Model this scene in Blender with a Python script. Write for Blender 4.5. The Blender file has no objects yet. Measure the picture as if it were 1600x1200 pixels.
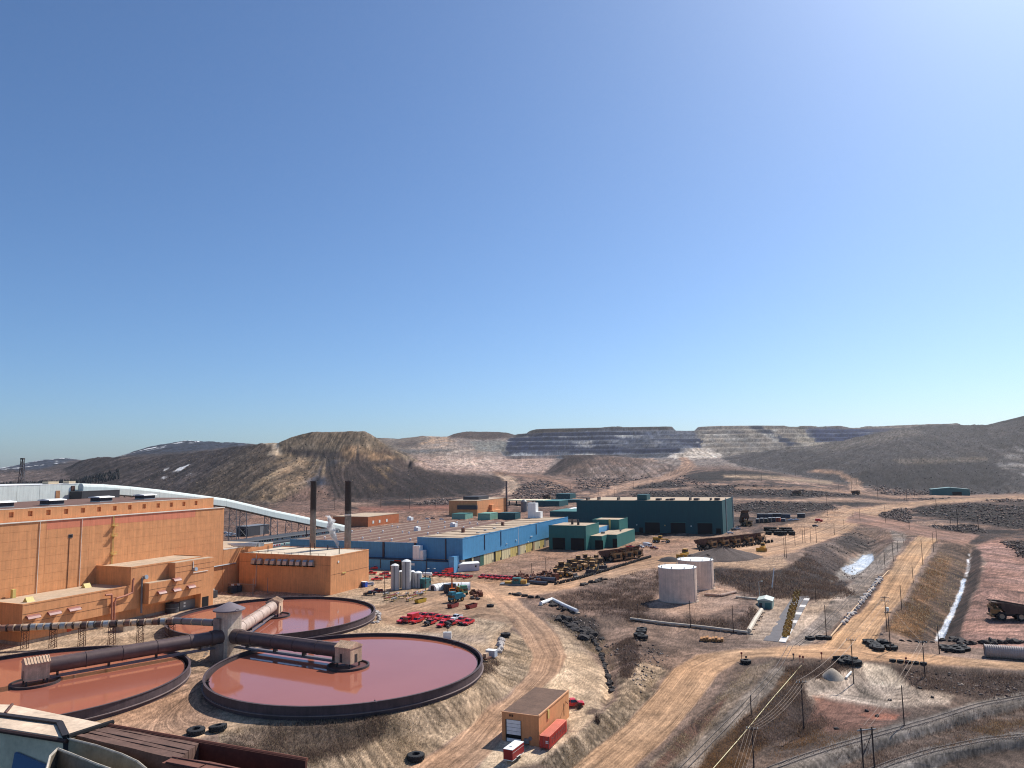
import bpy, bmesh, math, random
import numpy as np
from mathutils import Vector, Matrix

# ------------------------------------------------------------------ camera, light, exposure
sc = bpy.context.scene
COL = sc.collection
FPX, VH, HC = 1150.0, 730.0, 60.0
PITCH = math.atan((VH - 600) / FPX)
ROLL = math.radians(0.9)
cam_d = bpy.data.cameras.new('camera')
cam = bpy.data.objects.new('camera', cam_d)
COL.objects.link(cam)
sc.camera = cam
cam_d.sensor_fit = 'HORIZONTAL'
cam_d.sensor_width = 36.0
cam_d.lens = 36.0 * FPX / 1600.0
cam_d.clip_start = 0.5
cam_d.clip_end = 60000
cam.matrix_world = (Matrix.Translation((0, 0, HC)) @ Matrix.Rotation(math.pi / 2 + PITCH, 4, 'X')
                    @ Matrix.Rotation(-ROLL, 4, 'Z'))

SUN_AZ, SUN_EL = math.radians(46), math.radians(46)
world = bpy.data.worlds.new('World')
sc.world = world
world.use_nodes = True
wn = world.node_tree
bg = wn.nodes['Background']
sky = wn.nodes.new('ShaderNodeTexSky')
sky.sky_type = 'NISHITA'
sky.sun_disc = False
sky.sun_elevation = SUN_EL
sky.sun_rotation = SUN_AZ
sky.altitude = 300
sky.air_density = 0.88
sky.dust_density = 1.35
sky.ozone_density = 8.0
tint = wn.nodes.new('ShaderNodeMix')
tint.data_type = 'RGBA'
tint.blend_type = 'MULTIPLY'
tint.inputs['Factor'].default_value = 1.0
tint.inputs['B'].default_value = (0.98, 1.05, 1.06, 1)
wn.links.new(sky.outputs['Color'], tint.inputs['A'])
wn.links.new(tint.outputs['Result'], bg.inputs['Color'])
bg.inputs['Strength'].default_value = 0.094
sun_d = bpy.data.lights.new('sun', 'SUN')
sun_d.energy = 4.3
sun_d.angle = math.radians(0.53)
sun_d.color = (1.0, 0.95, 0.88)
sun = bpy.data.objects.new('sun', sun_d)
COL.objects.link(sun)
SV = Vector((math.cos(SUN_EL) * math.sin(SUN_AZ), math.cos(SUN_EL) * math.cos(SUN_AZ), math.sin(SUN_EL)))
sun.rotation_euler = SV.to_track_quat('Z', 'Y').to_euler()
sun.location = (0, 0, 300)
sc.view_settings.view_transform = 'Standard'
sc.view_settings.look = 'None'
sc.view_settings.gamma = 1
sc.view_settings.exposure = 0.42
sc.view_settings.use_curve_mapping = False
sc.render.engine = 'CYCLES'
sc.cycles.max_bounces = 6
sc.cycles.volume_bounces = 2
sc.cycles.use_denoising = True
sc.cycles.denoising_prefilter = 'NONE'
sc.cycles.filter_width = 1.1

# ------------------------------------------------------------------ survey helpers: photo pixel <-> place
cR, sR = math.cos(ROLL), math.sin(ROLL)
cP, sP = math.cos(PITCH), math.sin(PITCH)

def ray(u, v):
    X = u - 800; Y = 600 - v
    X, Y = cR * X + sR * Y, -sR * X + cR * Y
    x = X / FPX; y = Y / FPX
    return (x, cP - sP * y, sP + cP * y)

def G(u, v, z=0.0):
    d = ray(u, v); k = (z - HC) / d[2]
    return (d[0] * k, d[1] * k, z)

def D(u, v, Y):
    d = ray(u, v); k = Y / d[1]
    return (d[0] * k, Y, HC + d[2] * k)

def proj(x, y, z):
    z = z - HC
    f = cP * y + sP * z
    X = x / f * FPX; Y = (-sP * y + cP * z) / f * FPX
    X, Y = cR * X - sR * Y, sR * X + cR * Y
    return 800 + X, 600 - Y

AP = math.radians(23.5)
cA, sA = math.cos(AP), math.sin(AP)
def W(a, b, z=0.0):              # works grid (a to the right, b away) -> world
    return (a * cA + b * sA, -a * sA + b * cA, z)

def lin(r, g, b, k=1.0):
    m = (r + g + b) / 3; r, g, b = (m + (c - m) * .95 for c in (r, g, b))
    f = lambda c: (c / 255 / 12.92 if c / 255 <= 0.04045 else ((c / 255 + 0.055) / 1.055) ** 2.4)
    return (f(r) * k, f(g) * k, f(b) * k)

# ------------------------------------------------------------------ numpy noise
def hash2(ix, iy, seed):
    h = (ix.astype(np.int64) * 374761393 + iy.astype(np.int64) * 668265263 + seed * 1442695041) & 0xffffffff
    h = ((h ^ (h >> 13)) * 1274126177) & 0xffffffff
    h = h ^ (h >> 16)
    return (h & 0xffff).astype(np.float32) / 65535.0

def vnoise(x, y, seed=0):
    ix = np.floor(x); iy = np.floor(y)
    fx = (x - ix).astype(np.float32); fy = (y - iy).astype(np.float32)
    fx = fx * fx * (3 - 2 * fx); fy = fy * fy * (3 - 2 * fy)
    a = hash2(ix, iy, seed); b = hash2(ix + 1, iy, seed); c = hash2(ix, iy + 1, seed); d = hash2(ix + 1, iy + 1, seed)
    return (a + (b - a) * fx) * (1 - fy) + (c + (d - c) * fx) * fy - 0.5

def fbm(x, y, n=4, seed=0, gain=0.5):
    s = 0; a = 1.0
    for i in range(n):
        s = s + a * vnoise(x * 2 ** i + 17.3 * i, y * 2 ** i - 9.1 * i, seed + i); a *= gain
    return s

def inpoly(u, v, poly):
    p = np.array(poly, float); r = np.zeros(u.shape, bool)
    x0, y0 = p[:, 0].min(), p[:, 1].min(); x1, y1 = p[:, 0].max(), p[:, 1].max()
    m = (u >= x0) & (u <= x1) & (v >= y0) & (v <= y1)
    uu = u[m]; vv = v[m]; rr = np.zeros(uu.shape, bool)
    for i in range(len(p)):
        (xa, ya), (xb, yb) = p[i], p[i - 1]
        if ya == yb: continue
        rr ^= ((ya > vv) != (yb > vv)) & (uu < (xb - xa) * (vv - ya) / (yb - ya) + xa)
    r[m] = rr
    return r

def distline(u, v, line, lim=None):
    """distance of every (u,v) to a polyline, and index+fraction along it"""
    best = np.full(u.shape, 1e9, np.float32); at = np.zeros(u.shape, np.float32)
    p = np.array(line, float)
    for i in range(len(p) - 1):
        a = p[i]; d = p[i + 1] - a; L = d @ d
        if L == 0: continue
        t = np.clip(((u - a[0]) * d[0] + (v - a[1]) * d[1]) / L, 0, 1)
        q = np.hypot(u - a[0] - t * d[0], v - a[1] - t * d[1])
        m = q < best
        best[m] = q[m]; at[m] = i + t[m]
    return best, at

# ------------------------------------------------------------------ terrain grid: x = t*Y, y = Y
tt = np.concatenate([np.linspace(-1.15, -0.74, 42)[:-1], np.linspace(-0.74, 0.74, 1085), np.linspace(0.74, 1.15, 42)[1:]])
rows = [95.0]
while rows[-1] < 11000:
    d = rows[-1]
    s = max(0.3, d * d * 1.35 / 69000)
    s = min(s, d * (0.0065 if not 3400 < d < 4500 else 0.0032))
    if d > 6500: s = d * 0.02
    rows.append(d + s)
YY = np.array(rows)
NC, NR = len(tt), len(YY)
T2, Y2 = np.meshgrid(tt, YY)
X2 = T2 * Y2

def pz(spec):
    out = []
    for q in spec:
        if q[2] == 'd': out.append(D(q[0], q[1], q[3]))
        elif q[2] == 'w': out.append((q[0], q[1], q[3]))
        else: out.append(G(q[0], q[1], q[2]))
    return out

BREAK = []
def zl(z, *pts):                 # level line at height z through photo points
    BREAK.append([G(u, v, z) for u, v in pts])
def gl(*pts):                    # (u, v, z)
    BREAK.append([G(u, v, z) for u, v, z in pts])
def dl(*pts, behind=None, drop=60, scale=1.2):   # (u, v, depth) ; behind: the far side of a crest falls away
    l = [D(u, v, d) for u, v, d in pts]
    BREAK.append(l)
    if behind is not None:
        BREAK.append([(x * scale, y * scale, max(z - drop, behind)) for x, y, z in l])
    return l
# ------------------------------------------------------------------ terrain: roads (left edge, right edge, height)
ROADS = {
 'haul': [((800,1270),(930,1270),-10),((893,1200),(992,1200),-9),((985,1128),(1070,1122),-8),((1028,1077),(1105,1077),-6.5),((1052,1045),(1122,1052),-5.5),
          ((1090,1024),(1152,1035),-4.5),((1150,1015),(1180,1028),-4),((1220,1011),(1240,1027),-4),((1300,1004),(1310,1029),-4),((1345,1003),(1350,1031),-4),
          ((1400,1019),(1400,1034),-4),((1480,1026),(1480,1039),-4),((1600,1036),(1600,1048),-4),((1720,1045),(1720,1058),-4)],
 'haul_north': [((1283,1009),(1368,1012),-4),((1317,980),(1377,980),-4),((1340,960),(1391,957),-3.5),((1362,937),(1413,934),-3),((1387,895),(1433,895),-1.5),
          ((1405,868),(1453,862),-.5),((1425,847),(1462,845),0),((1438,833),(1475,836),.5)],
 'works_road': [((590,1250),(770,1250),-6),((640,1200),(740,1200),-5.5),((700,1163),(782,1160),-5),((748,1124),(800,1120),-5),((795,1088),(845,1075),-4.6),((826,1052),(872,1050),-4),
          ((832,1020),(885,1025),-3),((812,987),(873,995),-1.8),((785,957),(850,970),-.8),((760,932),(815,945),0),((733,915),(800,925),0),((690,903),(790,915),0)],
 'yard_road': [((775,917),(785,936),0),((850,912),(860,926),0),((930,893),(940,908),0),((1000,874),(1010,889),0),((1060,862),(1080,878),0),((1150,853),(1180,873),0),
          ((1230,842),(1260,855),0),((1290,820),(1322,832),0),((1330,797),(1375,803),.5),((1388,787),(1400,796),1),((1450,782),(1450,789),2),((1550,775),(1550,780),3),((1720,772),(1720,777),4)],
 'east_road': [((1335,800),(1320,815),.5),((1410,815),(1420,834),1),((1475,828),(1470,843),1),((1530,836),(1508,852),0)],
 'plain_road': [((640,985),(560,960),0),((690,990),(620,935),0),((740,965),(690,920),0),((800,975),(740,915),0)],
 'bend_road': [((1262,737),(1275,733),None),((1307,741),(1312,736),None),((1325,753),(1340,749),None),((1331,770),(1353,766),None)],
 'pit_road': [((915,776),(935,780),None),((982,753),(1000,759),None),((1030,746),(1050,749),None),((1060,733),(1075,739),None),((1066,722),(1088,728),None),((1060,714),(1074,714),None)],
 'ramp_road': [((783,772),(800,772),None),((792,757),(814,758),None),((780,745),(803,745),None),((764,737),(786,738),None)],
 'ramp_road_b': [((772,736),(772,740),None),((850,744),(850,750),None),((900,757),(895,764),None)],
 'dump_road': [((408,690),(428,690),None),((424,700),(440,700),None),((418,711),(438,712),None)],
 'far_road': [((1150,760),(1150,764),None),((1260,762),(1260,766),None),((1340,768),(1340,772),None),((1400,775),(1400,779),None),((1600,772),(1600,776),None)],
 'far_road_b': [((1120,778),(1120,781),None),((1240,780),(1240,784),None),((1330,778),(1330,784),None),((1420,785),(1420,788),None)],
 'far_road_c': [((1130,742),(1130,746),None),((1200,743),(1200,748),None),((1300,752),(1300,757),None)],
 'red_flat': [((560,791),(560,800),None),((700,789),(700,797),None),((790,783),(790,787),None)],
}
for r in ROADS.values():
    if r[0][2] is not None:
        gl(*[(a[0], a[1], z) for a, b, z in r]); gl(*[(b[0], b[1], z) for a, b, z in r])
        gl(*[((a[0]+b[0])/2, (a[1]+b[1])/2, z) for a, b, z in r])

# plant pad, flat at 0
zl(0, (-300,1180),(-100,1300),(150,1280),(300,1215),(352,1152),(400,1137),(470,1134),(560,1120),(650,1094),(715,1070),(752,1047),(768,1022),(780,1002),(797,978),(812,962))
zl(0, (-300,1150),(0,1120),(200,1130),(330,1120),(500,1126),(640,1088),(745,1040),(770,990))
zl(0, (-300,960),(-100,960),(100,940),(300,925),(600,905),(700,893),(850,860),(1130,840),(1230,842))
zl(0, (-700,1000),(-500,900),(-200,850),(0,840),(300,820),(600,815),(900,800),(1130,800),(1330,790),(1450,800))
zl(2, (-700,800),(-200,790),(200,785),(400,795),(600,795),(780,790),(1000,780),(1200,775),(1330,780))
zl(0, (500,985),(600,965),(700,950),(780,940)); zl(0, (450,925),(560,915),(700,925))
# scrub slope below the pad, works road, yard by the small shed
gl((430,1260,-6),(560,1218,-5.5),(636,1199,-5.5),(698,1164,-5),(745,1126,-5),(790,1090,-4.6),(822,1055,-4),(834,1022,-3),(815,988,-1.8),(800,968,-.4))
gl((760,1240,-5.5),(840,1192,-5.5),(907,1142,-5),(945,1112,-5),(985,1080,-4.5),(1000,1062,-4)); gl((850,1100,-5),(900,1110,-5),(940,1080,-4.5),(935,1040,-4),(900,1000,-3))
gl((800,1260,-10),(888,1203,-9),(980,1128,-8),(1024,1077,-6.5),(1048,1047,-5.5))
gl((945,1105,-6.5),(957,1070,-6.5),(950,1040,-6),(935,1010,-5),(920,990,-4)); gl((965,1095,-5),(978,1060,-4),(985,1020,-3),(1000,990,-3))
gl((1060,1040,-6),(1075,1020,-5),(1110,1010,-4.6))
# tank pad and its bund
zl(-2, (1000,950),(1040,960),(1110,957),(1150,945),(1175,930)); zl(-2,(1010,930),(1050,915),(1120,912),(1160,915))
gl((880,952,-1),(985,966,-2.6),(1080,978,-3),(1170,990,-3)); gl((870,958,-2),(985,974,-3.5),(1080,986,-3.8),(1170,997,-4))
gl((1000,957,-1.0),(1090,967,-1.0),(1150,960,-.5),(1180,945,-.5)); gl((1170,990,-3.4),(1195,950,-3),(1215,935,-3))
gl((790,938,0),(870,928,0),(940,911,0),(1000,894,0),(1050,881,0),(1080,888,1),(1130,893,1),(1190,890,1),(1210,900,1),(1235,880,1.5),(1255,860,1.5),(1290,852,1),(1325,836,.5))
gl((885,946,-2),(960,930,-2.5),(1005,915,-2),(1120,905,-2.2),(1190,925,-3),(1240,930,-3),(1290,938,-3),(1330,928,-3))
gl((1300,900,-7),(1318,903,-8),(1345,870,-8),(1358,850,-6),(1375,830,-2))
zl(-9, (1313,890),(1333,899),(1350,890),(1366,875)); zl(-9, (1335,880),(1347,868),(1362,866))
gl((1340,905,-6),(1372,872,-4),(1385,850,-2))
# rail strip going up beside the haul road, and the track below the crossing
gl((1045,1205,-10),(1120,1132,-8),(1170,1082,-6),(1205,1045,-4.6),(1227,1007,-4),(1262,930,-3))
gl((1090,1205,-10),(1150,1140,-8),(1200,1085,-6),(1235,1040,-4.6))
gl((1228,1012,-4),(1262,982,-3.6),(1302,939,-2.6),(1350,890,-1.2),(1381,861,-.4),(1399,845,0),(1405,830,.2))
gl((1262,1004,-4),(1302,980,-3.6),(1340,941,-2.6),(1372,900,-1.2),(1402,865,-.4),(1415,842,0),(1412,828,.2))
# ditch east of the haul road
gl((1462,1000,-11),(1478,967,-10),(1496,935,-9),(1508,900,-8),(1516,872,-6),(1518,856,-3)); gl((1476,1000,-11),(1490,967,-10),(1506,935,-9),(1514,900,-8))
gl((1378,985,-4.4),(1395,960,-4),(1418,936,-3.4),(1437,897,-2),(1458,864,-.8),(1474,846,0))
gl((1395,1000,-5),(1440,1004,-7),(1470,1012,-6),(1500,1010,-5))
gl((1497,1005,-6),(1512,960,-5),(1530,925,-4),(1535,885,-3),(1530,858,-1)); zl(-4.5,(1560,1005),(1590,960),(1600,900),(1590,870)); zl(-4.5,(1700,1010),(1700,900))
zl(0, (1560,842),(1600,852),(1700,860)); zl(1,(1500,815),(1600,822),(1720,830))
# ground below the junction, the two main-line embankments
gl((1280,1040,-5),(1340,1045,-5),(1420,1050,-5.4),(1500,1058,-5.6),(1600,1068,-5.6),(1720,1080,-5.6))
gl((1205,1199,-8),(1295,1165,-7.6),(1375,1142,-7.2),(1450,1122,-7),(1525,1098,-6.8),(1600,1083,-6.6),(1720,1062,-6.4))
gl((1215,1212,-8),(1305,1177,-7.6),(1385,1153,-7.2),(1460,1132,-7),(1535,1108,-6.8),(1600,1094,-6.6),(1720,1073,-6.4))
gl((1260,1220,-10),(1390,1168,-9.4),(1470,1145,-9.2),(1540,1122,-9),(1600,1108,-8.8),(1720,1088,-8.6))
gl((1362,1199,-9),(1450,1170,-8.6),(1537,1152,-8.4),(1600,1145,-8.2),(1720,1135,-8))
gl((1380,1208,-9),(1460,1180,-8.6),(1545,1161,-8.4),(1600,1155,-8.2),(1720,1146,-8))
gl((1420,1216,-11),(1490,1192,-10.6),(1560,1176,-10.4),(1620,1172,-10.4),(1720,1160,-10.2)); zl(-9.5,(1250,1150),(1190,1190),(1150,1230)); zl(-7,(1300,1090),(1400,1085),(1260,1080))
zl(-11, (900,1400),(1300,1400),(1750,1320)); zl(-8,(600,1420),(400,1400)); zl(-4, (-300,1420),(100,1420))

# hills, all by photo direction and estimated distance
dl((437,691,2120),(455,682,2180),(480,675,2200),(530,674,2200),(572,674.5,2190),(590,684,2165),(606,697,2140), behind=60, drop=30, scale=1.22)
dl((484,675,2230),(530,674,2240),(570,674.5,2230)); dl((482,675.5,2190),(530,674.8,2185),(571,675,2180))
dl((436,712,2060),(500,716,2020),(560,720,2000),(610,722,2030),(640,733,2090))
dl((606,698,2130),(640,714,2120),(680,727,2130),(720,735,2140),(765,741,2150),(788,748,2150), behind=22, drop=70, scale=1.3)
dl((-420,746,3300),(-200,742,3200),(0,738,3100),(60,736,3050),(100,732,3000),(128,718,2900),(150,714,2850),(190,714,2750),(232,713,2650),(300,707,2500),(345,701,2350),(395,693,2250),(430,691,2160), behind=50, drop=60)
dl((-420,760,2600),(-100,760,2600),(60,754,2550),(105,752,2450),(170,757,2200),(250,768,1950),(330,779,1750),(420,787,1620),(520,780,1680),(600,778,1740),(690,777,1790),(760,771,1880),(789,759,2040),(800,750,2150))
dl((-420,752,7800),(-100,742,7700),(0,734,7500),(60,720,7500),(105,716,7500),(130,719,7500),(165,732,7400), behind=0, drop=100)
dl((150,726,5600),(190,712,5500),(230,698,5500),(290,688,5500),(330,690,5400),(345,692,5400),(380,692,5400),(440,700,5400),(600,710,5400), behind=0, drop=100)
# pit
dl((560,684,4300),(585,684,4300),(625,685,4250),(660,681,4150),(700,682,4200),(712,677,4300),(730,674,4350),(790,675,4350),(806,680,4300),(815,677,4280),(830,672,4250),(860,668,4250),(900,666,4250),(960,665,4250),(1045,665,4200),(1060,671,4250),(1085,672,4350),(1095,666,4300),(1120,664,4250),(1180,664,4250),(1240,666,4300),(1300,667,4400),(1380,666,4500),(1450,662,4500),(1500,661,4500), behind=0, drop=80, scale=1.3)
dl((600,708,3650),(640,712,3600),(700,714,3560),(790,714,3560),(870,713,3550),(960,712,3550),(1040,710,3550),(1070,702,3600),(1100,706,3600),(1135,711,3600),(1180,700,3750),(1250,693,3900),(1330,687,4000))
dl((590,742,3000),(640,740,2950),(700,738,2900),(780,738,2850),(850,737,2850),(960,722,3050),(1050,716,3100),(1110,714,3100))
dl((853,739,2600),(866,726,2680),(882,715,2700),(900,711,2720),(950,711,2720),(985,714,2700),(1040,722,2650),(1058,729,2550), behind=20, drop=15, scale=1.06)
dl((850,742,2420),(900,747,2380),(1000,747,2380),(1056,744,2400))
dl((1128,713,2800),(1200,704,2760),(1260,698,2700),(1310,690,2700),(1360,677,2720),(1410,669,2760),(1450,665,2800),(1500,664,2800),(1560,662,2720),(1610,655,2600),(1720,650,2500),(1900,640,2400), behind=60, drop=30)
dl((1128,722,2500),(1160,728,2400),(1200,731,2350),(1270,746,2120),(1340,758,1930),(1400,765,1830),(1480,771,1760),(1600,773,1720),(1720,775,1700),(1900,775,1700))
dl((1440,716,2150),(1500,716,2130),(1600,720,2100),(1720,720,2050))
dl((1540,664,3700),(1570,657,3650),(1600,649,3600),(1720,632,3500),(1900,625,3500), behind=0, drop=60)

# ------------------------------------------------------------------ harmonic surface through those lines
def fidx(x, y):
    t = x / y
    return np.interp(y, YY, np.arange(NR)), np.interp(t, tt, np.arange(NC))

num = np.zeros((NR, NC), np.float64); cnt = np.zeros((NR, NC), np.float64)
for l in BREAK:
    for (x0, y0, z0), (x1, y1, z1) in zip(l[:-1], l[1:]):
        if min(y0, y1) < 60: continue
        r0, c0 = fidx(x0, y0); r1, c1 = fidx(x1, y1)
        n = int(max(abs(r1 - r0), abs(c1 - c0)) * 2) + 2
        s = np.linspace(0, 1, n)
        xs, ys, zs = x0 + (x1 - x0) * s, y0 + (y1 - y0) * s, z0 + (z1 - z0) * s
        ok = (np.abs(xs / ys) < 1.15)
        r, c = fidx(xs[ok], ys[ok])
        r = np.rint(r).astype(int); c = np.rint(c).astype(int)
        np.add.at(num, (r, c), zs[ok]); np.add.at(cnt, (r, c), 1)
num[0] = -8; cnt[0] = 1; num[-1] = 0; cnt[-1] = 1
levels = [(num, cnt)]
while min(levels[-1][0].shape) > 24:
    a, b = levels[-1]
    h, w = a.shape
    pa = np.zeros((h + h % 2, w + w % 2)); pb = pa.copy()
    pa[:h, :w] = a; pb[:h, :w] = b
    f = lambda q: q[0::2, 0::2] + q[1::2, 0::2] + q[0::2, 1::2] + q[1::2, 1::2]
    levels.append((f(pa), f(pb)))
Z = None
for a, b in levels[::-1]:
    fix = b > 0
    val = np.where(fix, a / np.maximum(b, 1e-9), 0)
    if Z is None:
        Z = np.full(a.shape, val[fix].mean())
    else:
        Z = np.repeat(np.repeat(Z, 2, 0), 2, 1)[:a.shape[0], :a.shape[1]]
    n = 400 if a.size < 20000 else (150 if a.size < 200000 else 60)
    for _ in range(n):
        Z[fix] = val[fix]
        p = np.pad(Z, 1, mode='edge')
        Z = 0.25 * (p[:-2, 1:-1] + p[2:, 1:-1] + p[1:-1, :-2] + p[1:-1, 2:])
    Z[fix] = val[fix]
for _ in range(2):               # round the creases by about one cell
    p = np.pad(Z, 1, mode='edge')
    Z = 0.2 * (p[:-2, 1:-1] + p[2:, 1:-1] + p[1:-1, :-2] + p[1:-1, 2:] + Z)
ZS = Z.astype(np.float32)
U, V = proj(X2, Y2, ZS)
U = U.astype(np.float32); V = V.astype(np.float32)
# ------------------------------------------------------------------ flow field (downhill, or along the road) and streaks drawn along it
def zat(x, y):
    r, c = fidx(np.asarray(x, float), np.asarray(y, float))
    r = np.clip(r, 0, NR - 1.001); c = np.clip(c, 0, NC - 1.001)
    i = np.floor(r).astype(int); j = np.floor(c).astype(int); a = r - i; b = c - j
    return ZF[i, j] * (1 - a) * (1 - b) + ZF[i + 1, j] * a * (1 - b) + ZF[i, j + 1] * (1 - a) * b + ZF[i + 1, j + 1] * a * b

ZF = ZS
def hit(u, v):
    """the place on the ground under a photo pixel"""
    d = ray(u, v)
    y = YY[1:]
    x = y * d[0] / d[1]; z = HC + y * d[2] / d[1]
    below = z < zat(x, y)
    if not below.any():
        return D(u, v, 2500)
    i = int(np.argmax(below))
    y0, y1 = YY[max(i, 1)], YY[i + 1]
    for _ in range(14):
        m = (y0 + y1) / 2
        if HC + m * d[2] / d[1] < zat(m * d[0] / d[1], m): y1 = m
        else: y0 = m
    return (y1 * d[0] / d[1], y1, float(zat(y1 * d[0] / d[1], y1)))

dZr = np.gradient(ZS, axis=0) / np.gradient(YY)[:, None]
dZc = np.gradient(ZS, axis=1) / (np.gradient(tt)[None, :] * YY[:, None])
gx = dZc; gy = dZr - dZc * T2
SLOPE = np.hypot(gx, gy).astype(np.float32)
fx = -gx.copy(); fy = -gy.copy()
flat = SLOPE < 0.03
ang = 9 * fbm(X2 / 90, Y2 / 130, 2, 6) + .9
fw = np.clip((.07 - SLOPE) / .05, 0, 1) * .06
fx += np.cos(ang) * fw; fy += np.sin(ang) * fw
hm = inpoly(U, V, [(-600,770),(-600,700),(60,700),(200,690),(345,690),(440,685),(450,715),(500,745),(470,790),(250,790)]) & (Y2 > 1500) & (Y2 < 3400)
fx[hm] = -.34; fy[hm] = -1
WN = np.random.default_rng(5).random((NR, NC)).astype(np.float32)
wu = U + 5 * fbm(X2 / 9, Y2 / 14, 3, 3); wv = V + 2.0 * fbm(X2 / 7, Y2 / 11, 3, 8)
farw = np.clip((Y2 - 700) / 500, 0, 1)
wu += farw * (U - wu + 7 * fbm(T2 * 160, np.log(Y2) * 130, 3, 71, .6)); wv += farw * (V - wv + 1.0 * fbm(T2 * 200, np.log(Y2) * 90, 3, 72, .6))
ROADM = np.zeros((NR, NC), np.float32)
ROADCOL = {'haul': (196,158,124), 'haul_north': (200,160,122), 'works_road': (188,152,124), 'yard_road': (188,152,122), 'east_road': (160,124,108), 'plain_road': (180,148,122),
           'bend_road': (170,138,116), 'pit_road': (176,142,120), 'ramp_road': (184,158,136), 'ramp_road_b': (150,118,100), 'dump_road': (196,176,152), 'far_road': (168,134,112), 'far_road_b': (172,140,118), 'far_road_c': (172,148,124), 'red_flat': (150,104,88)}
roadlist = []
for name, r in ROADS.items():
    L = [p[0] for p in r]; R = [p[1] for p in r]
    poly = L + R[::-1]
    us = [p[0] for p in poly]; vs = [p[1] for p in poly]
    m = (U > min(us) - 30) & (U < max(us) + 30) & (V > min(vs) - 15) & (V < max(vs) + 15)
    rows_, cols_ = np.nonzero(m)
    if len(rows_) == 0: continue
    uu, vv = wu[m], wv[m]
    ins = inpoly(uu, vv, poly)
    dd, _ = distline(uu, vv, poly + poly[:1])
    k = np.clip(0.5 + np.where(ins, dd, -dd) / 4.0, 0, 1)
    mid = [hit((a[0] + b[0]) / 2, min(max((a[1] + b[1]) / 2, 600), 1270))[:2] for a, b, z in r]
    dw, at = distline(X2[m], Y2[m], mid)
    mid = np.array(mid); tg = np.diff(mid, axis=0); tg /= np.maximum(np.hypot(tg[:, 0], tg[:, 1])[:, None], 1e-6)
    tg = np.vstack([tg, tg[-1:]])
    # smooth tangent
    i = np.clip(np.floor(at).astype(int), 0, len(tg) - 2); a = (at - i)[:, None]
    tv = tg[i]
    mm = k > 0
    fx[rows_[mm], cols_[mm]] = tv[mm, 0]; fy[rows_[mm], cols_[mm]] = tv[mm, 1]
    ROADM[rows_, cols_] = np.maximum(ROADM[rows_, cols_], k)
    roadlist.append((name, rows_, cols_, k))

sr = 1.0 / np.gradient(YY)[:, None]; stt = 1.0 / np.gradient(tt)[None, :]
ir = fy * sr; ic = (fx - T2 * fy) / Y2 * stt
nn = np.maximum(np.abs(ir), np.abs(ic)) + 1e-9
ir /= nn; ic /= nn
def lic(noise, n):
    acc = noise.copy()
    for sgn in (1, -1):
        pr, pc = np.meshgrid(np.arange(NR, dtype=np.float32), np.arange(NC, dtype=np.float32), indexing='ij')
        for _ in range(n):
            i = np.clip(np.rint(pr), 0, NR - 1).astype(int); j = np.clip(np.rint(pc), 0, NC - 1).astype(int)
            pr = pr + sgn * ir[i, j]; pc = pc + sgn * ic[i, j]
            i = np.clip(np.rint(pr), 0, NR - 1).astype(int); j = np.clip(np.rint(pc), 0, NC - 1).astype(int)
            acc += noise[i, j]
    acc /= (2 * n + 1)
    acc -= acc.mean(); acc /= acc.std()
    return acc
def blur(a, n=1):
    for _ in range(n):
        p = np.pad(a, 1, mode='edge')
        a = (p[:-2, 1:-1] + p[2:, 1:-1] + p[1:-1, :-2] + p[1:-1, 2:] + 2 * a) / 6
    return a
S1 = lic(WN, 12)                       # fine streaks
W2 = blur(np.random.default_rng(8).random((NR, NC)).astype(np.float32), 5); W2 = (W2 - W2.mean()) / W2.std()
S2 = lic(W2.astype(np.float32), 26)    # broad gullies

# ------------------------------------------------------------------ what covers the ground: traced patches (photo px), colour as seen in sun (pit benches: shade and haze painted in), feather px, (streak, relief m)
CK = 0.64
BASE = np.zeros((NR, NC, 3), np.float32)
def paint(w, rgb):
    c = np.array(lin(*rgb, CK), np.float32)
    BASE[...] += (c - BASE) * w[..., None]
ST = np.full((NR, NC), 0.12, np.float32); RE = np.full((NR, NC), 0.15, np.float32)
paint(np.ones((NR, NC), np.float32), (150,126,112))
def zone(poly, rgb, feather=6, streak=None, relief=None, amount=1.0, sub=None):
    us = [p[0] for p in poly]; vs = [p[1] for p in poly]
    f = feather + 8
    m = (U > min(us) - f) & (U < max(us) + f) & (V > min(vs) - f) & (V < max(vs) + f)
    if not m.any(): return
    uu, vv = wu[m], wv[m]
    ins = inpoly(uu, vv, poly); dd, _ = distline(uu, vv, poly + poly[:1])
    w = np.clip(0.5 + np.where(ins, dd, -dd) / feather, 0, 1) * amount
    if sub is not None: w = w * np.clip(sub[m], 0, 1)
    if rgb is not None:
        c = np.array(lin(*rgb, CK), np.float32)
        BASE[m] += (c - BASE[m]) * w[:, None]
    if streak is not None: ST[m] += (streak - ST[m]) * w
    if relief is not None: RE[m] += (relief - RE[m]) * w
    return m, w
def N(scale, seed, lo=-.1, hi=.25, n=4):
    return np.clip((fbm(X2 / scale, Y2 / scale, n, seed) - lo) / (hi - lo), 0, 1)
PTCH = N(14, 31); PTC2 = N(5, 41, -.15, .3); PTC3 = N(40, 51)
ROADS_AFTER = True
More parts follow.
